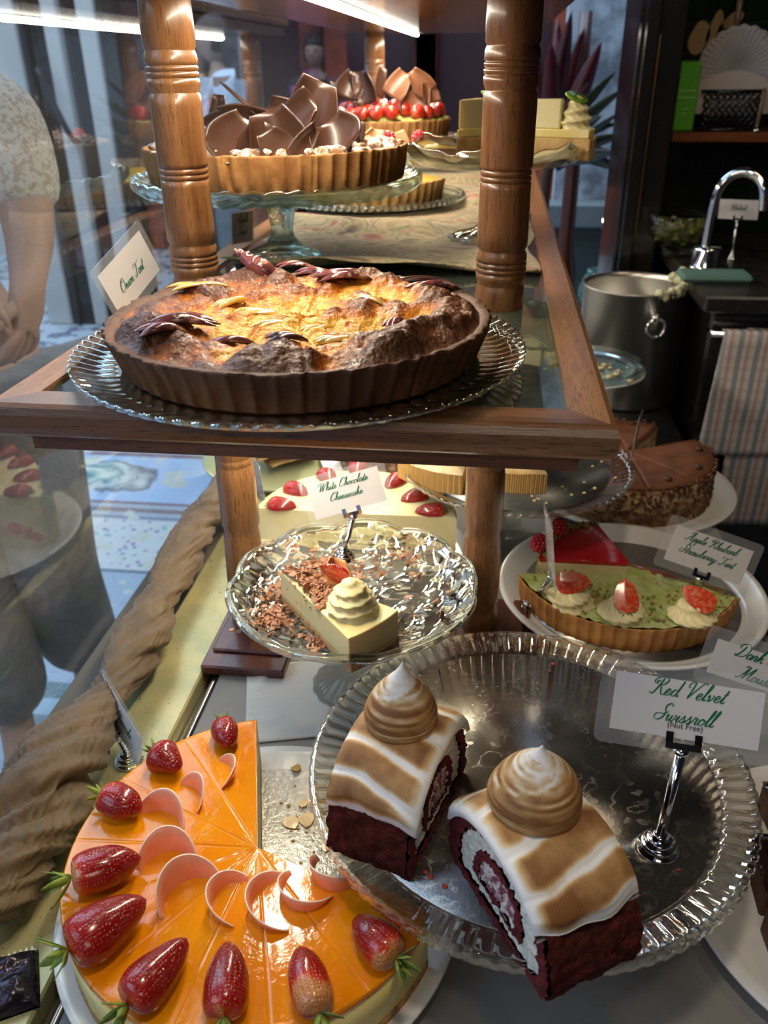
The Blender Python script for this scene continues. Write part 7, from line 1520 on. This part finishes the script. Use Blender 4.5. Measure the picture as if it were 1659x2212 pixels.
# the near woman with folded hands, just outside the glass
hx0 = Vector((-1.02, 1.42, 0))
p1 = thing('person', 'person in a cream lace top and wide grey-brown trousers, hands clasped, close outside the window', 'person', (hx0.x, hx0.y, ZF))
def A_(px, py, y): q = Q(px, py, y); return Vector((q.x-hx0.x, q.y-hx0.y, q.z-ZF))
sh = A_(6, 235, 1.36); el = A_(66, 490, 1.30); wr = A_(60, 618, 1.22); hp = A_(70, 665, 1.20)
chest = Vector((-0.06, 0.02, 1.26)); hips = Vector((0.03, 0.0, 0.95)); neck = Vector((-0.06, 0.02, 1.48)); lsh = Vector((-0.24, 0.12, 1.40))
j = {'pelvis': (hips, (0.15, 0.11)), 'waist': (Vector((-0.02, 0.01, 1.10)), (0.135, 0.10)), 'chest': (chest, (0.15, 0.11)), 'neckb': (neck-Vector((0, 0, 0.06)), (0.075, 0.07)), 'neck': (neck, 0.052), 'nk2': (neck+Vector((0, -0.01, 0.06)), 0.050),
     'shr': (sh, 0.062), 'elr': (el, 0.044), 'rwrist': (wr, 0.027), 'shl': (lsh, 0.062), 'ell': (Vector((-0.20, -0.06, 1.14)), 0.044), 'lwrist': (hp+Vector((-0.115, -0.015, 0.035)), 0.027)}
e = chain('pelvis', 'waist', 'chest', 'neckb', 'neck', 'nk2') + [('neckb', 'shr'), ('shr', 'elr'), ('elr', 'rwrist'), ('neckb', 'shl'), ('shl', 'ell'), ('ell', 'lwrist')]
hand(j, e, 'r', wr, hp-wr+Vector((-0.02, 0, -0.03)), Vector((-0.3, -1, 0.1)), 1.0, 0.8, Vector((-1, 0.2, 0.2)))
hand(j, e, 'l', hp+Vector((-0.115, -0.015, 0.035)), Vector((0.85, -0.25, -0.5)), Vector((0.3, -0.2, 0.9)), 0.95, 1.3, Vector((-0.5, 0.6, -0.8)))
for s_, hx_, ft in ((1, 0.10, A_(205, 1500, 1.60)), (-1, -0.10, A_(60, 1640, 1.36))):
    ft.z = 0.06; kn = Vector((lerp(hips.x+hx_, ft.x, 0.45), lerp(0, ft.y, 0.4)-0.04, 0.50)); n_ = 'R' if s_ > 0 else 'L'
    j['hip'+n_] = (hips+Vector((hx_*0.9, 0, -0.06)), 0.10); j['knee'+n_] = (kn, 0.065); j['ank'+n_] = (ft+Vector((0, 0, 0.04)), 0.042); j['toe'+n_] = (ft+Vector((0.08, -0.14, -0.02)), (0.04, 0.03)); e += [('pelvis', 'hip'+n_), ('hip'+n_, 'knee'+n_), ('knee'+n_, 'ank'+n_), ('ank'+n_, 'toe'+n_)]
make_skin('body', j, e, SKIN, p1); head(p1, neck+Vector((0.01, -0.02, 0.185)), R(-60), 1.0, (0.05, 0.03, 0.02), 0.18)
jt = {k: (j[k][0], tuple(r*1.14 for r in (j[k][1] if isinstance(j[k][1], tuple) else (j[k][1],)*2))) for k in ('pelvis', 'waist', 'chest', 'neckb', 'shr', 'shl')}
mr, ml = sh.lerp(el, 0.93), lsh.lerp(Vector((-0.20, -0.06, 1.14)), 0.9); jt['sr'] = (mr, (0.064, 0.064)); jt['sl'] = (ml, (0.060, 0.060)); jt['hem'] = (hips+Vector((0, 0, -0.06)), (0.165, 0.125)); jt['belly'] = (jt['waist'][0]+Vector((0, 0, -0.08)), (0.155, 0.12))
del jt['pelvis']
jt = {k: jt[k] for k in ('chest', 'waist', 'belly', 'hem', 'neckb', 'shr', 'shl', 'sr', 'sl')}
make_skin('lace_top', jt, chain('chest', 'waist', 'belly', 'hem') + [('chest', 'neckb'), ('neckb', 'shr'), ('shr', 'sr'), ('neckb', 'shl'), ('shl', 'sl')], LACE, p1)
TRS = M('taupe_trousers', (0.27, 0.24, 0.21), 0.8, var=((0.18, 0.16, 0.14), 7, 4, 0.4, 0.6), bump=(9, 0.02))
jp = {'pelvis': (hips, (0.175, 0.135))}; ep = []
for n_ in 'RL':
    a0, a1, a2 = j['hip'+n_][0], j['knee'+n_][0], j['ank'+n_][0]; jp['h'+n_] = (a0, 0.125); jp['k'+n_] = (a1, 0.105); jp['c'+n_] = (a1.lerp(a2, 0.55), 0.105); jp['a'+n_] = (a2+Vector((0, 0, 0.02)), 0.100); ep += [('pelvis', 'h'+n_), ('h'+n_, 'k'+n_), ('k'+n_, 'c'+n_), ('c'+n_, 'a'+n_)]
make_skin('wide_trousers', jp, ep, TRS, p1)
for n_ in 'RL':
    a2, to = j['ank'+n_][0], j['toe'+n_][0]; make_skin('shoe', {'a': (Vector((a2.x, a2.y+0.02, 0.045)), (0.045, 0.045)), 'b': (a2.lerp(to, 0.6)-Vector((0, 0, 0.01)), (0.048, 0.040)), 'c': (Vector((to.x, to.y, 0.035)), (0.042, 0.030))}, chain('a', 'b', 'c'), M('grey_shoe', (0.10, 0.12, 0.15), 0.5), p1)

def standing(label, px, pytop, y, yaw, shirt, trous, hair, hairlen, cap=None, phone=False, bag=False, height=1.68):
    q = Q(px, pytop, y); x0, top = q.x, q.z-ZF; s = top/1.75; t = thing('person', label, 'person', (x0, y, ZF), yaw); V = lambda a, b_, c: Vector((a*s, b_*s, c*s))
    # local: facing +x
    j = {'pelvis': (V(0, 0, .95), (.12*s, .15*s)), 'waist': (V(0, 0, 1.10), (.105*s, .125*s)), 'chest': (V(0, 0, 1.28), (.12*s, .15*s)), 'neckb': (V(-.01, 0, 1.42), .075*s), 'neck': (V(0, 0, 1.49), .05*s), 'nk2': (V(.01, 0, 1.54), .048*s)}
    e = chain('pelvis', 'waist', 'chest', 'neckb', 'neck', 'nk2')
    for n_, sy_ in (('R', -1), ('L', 1)):
        up = phone and n_ == 'R'
        j['sh'+n_] = (V(0, sy_*.19, 1.40), .058*s); j['el'+n_] = (V(.16, sy_*.20, 1.16) if up else V(-.02+(.08 if bag else 0), sy_*.25, 1.12), .042*s)
        w = V(.10, sy_*.13, 1.50) if up else V(.10, sy_*.23, .90+(.05 if bag else 0)); j[n_+'wrist'] = (w, .027*s); e += [('neckb', 'sh'+n_), ('sh'+n_, 'el'+n_), ('el'+n_, n_+'wrist')]
        hand(j, e, n_, w, V(0, .3*-sy_, 1) if up else V(.3, 0, -1), V(1, 0, 0), s, .5, V(0, -sy_, 0))
        j['hip'+n_] = (V(0, sy_*.09, .88), .095*s); j['kn'+n_] = (V(.03, sy_*.10, .50), .062*s); j['an'+n_] = (V(-.01, sy_*.11, .09), .042*s); j['to'+n_] = (V(.15, sy_*.13, .035), (.04*s, .03*s)); e += [('pelvis', 'hip'+n_), ('hip'+n_, 'kn'+n_), ('kn'+n_, 'an'+n_), ('an'+n_, 'to'+n_)]
    make_skin('body', j, e, SKIN, t); head(t, V(.02, 0, 1.63), 0, s, hair, hairlen, cap)
    sc = lambda k, f: (j[k][0], tuple(r*f for r in (j[k][1] if isinstance(j[k][1], tuple) else (j[k][1],)*2)))
    js = {'chest': sc('chest', 1.14), 'waist': sc('waist', 1.2), 'hem': (V(0, 0, .93), (.145*s, .17*s)), 'neckb': sc('neckb', 1.1)}; es = [('chest', 'waist'), ('waist', 'hem'), ('chest', 'neckb')]
    for n_ in 'RL': js['s'+n_] = sc('sh'+n_, 1.25); js['e'+n_] = (j['sh'+n_][0].lerp(j['el'+n_][0], .75 if phone else 1.0), .062*s); es += [('neckb', 's'+n_), ('s'+n_, 'e'+n_)]
    if not phone:
        for n_ in 'RL': js['w'+n_] = (j[n_+'wrist'][0], .042*s); es.append(('e'+n_, 'w'+n_))
    make_skin('shirt', js, es, shirt, t)
    jp = {'p': (V(0, 0, .94), (.13*s, .155*s))}; ep = []
    for n_ in 'RL': jp['h'+n_] = sc('hip'+n_, 1.15); jp['k'+n_] = sc('kn'+n_, 1.3); jp['a'+n_] = sc('an'+n_, 1.7); ep += [('p', 'h'+n_), ('h'+n_, 'k'+n_), ('k'+n_, 'a'+n_)]
    make_skin('trousers', jp, ep, trous, t)
    for n_ in 'RL': a, c = j['an'+n_][0], j['to'+n_][0]; make_skin('shoe', {'a': (Vector((a.x, a.y, .05*s)), .05*s), 'b': (a.lerp(c, .6), .05*s), 'c': (c, (.045*s, .035*s))}, chain('a', 'b', 'c'), M('dark_shoe', (0.03, 0.03, 0.035), 0.5), t)
    return t, s, j, V
WT = M('white_tee', (0.62, 0.68, 0.76), 0.8, bump=(12, 0.01))
t, s, j, V = standing('person in a white tee with long brown hair, holding a phone to the ear', 462, 36, 5.3, R(-158), WT, M('pale_trousers', (0.16, 0.19, 0.22), 0.8), (0.045, 0.028, 0.02), 0.42, phone=True)
ph = B().rbox(-0.004, 0.004, -0.036, 0.036, -0.07, 0.07, 0.003).build('phone', M('phone_case', (0.35, 0.06, 0.08), 0.3), loc=t.matrix_world @ Vector((0, 0, 0)))
hw = j['Rwrist'][0]+V(0.0, -0.015, .085); mw = Matrix.Translation(t.location) @ Matrix.Rotation(R(-158), 4, 'Z'); ph.matrix_world = mw @ Matrix.Translation(hw) @ Matrix.Rotation(PI/2, 4, 'Z') @ Matrix.Rotation(0.2, 4, 'Y')
tag(ph, 'phone held to the ear by the person in the white tee', 'phone')
t, s, j, V = standing('person in dark clothes carrying a pink bag, far off in the arcade', 680, 76, 7.0, R(-95), M('dark_jacket', (0.025, 0.03, 0.05), 0.7), M('dark_jeans', (0.03, 0.035, 0.05), 0.8), (0.03, 0.02, 0.015), 0.0)
q = Q(672, 222, 6.75); bg = thing('shopping_bag', 'pink shopping bag with coloured panels held by the person in dark clothes', 'bag', (q.x, q.y, q.z-0.13), 0.1)
B().rbox(-0.14, 0.14, -0.05, 0.05, 0, 0.24, 0.004).build('bag_body', M('pink_bag', (0.62, 0.10, 0.36), 0.5), bg)
b = B()
for x, z, w in ((-0.08, 0.12, .03), (0.02, 0.06, .025), (0.07, 0.15, .03)): b.box(x-w, x+w, -0.0520, -0.0502, z-w, z+w)
b.build('coloured_panels', M('orange_print', (0.75, 0.30, 0.10), 0.5), bg)
for sy_ in (-0.045, 0.045): B().tube(catmull([(-0.06, sy_, 0.238), (-0.04, sy_*0.5, 0.33), (0.04, sy_*0.5, 0.33), (0.06, sy_, 0.238)], 6), 0.005, 6).build('handle', MC['pink_bag'], bg)
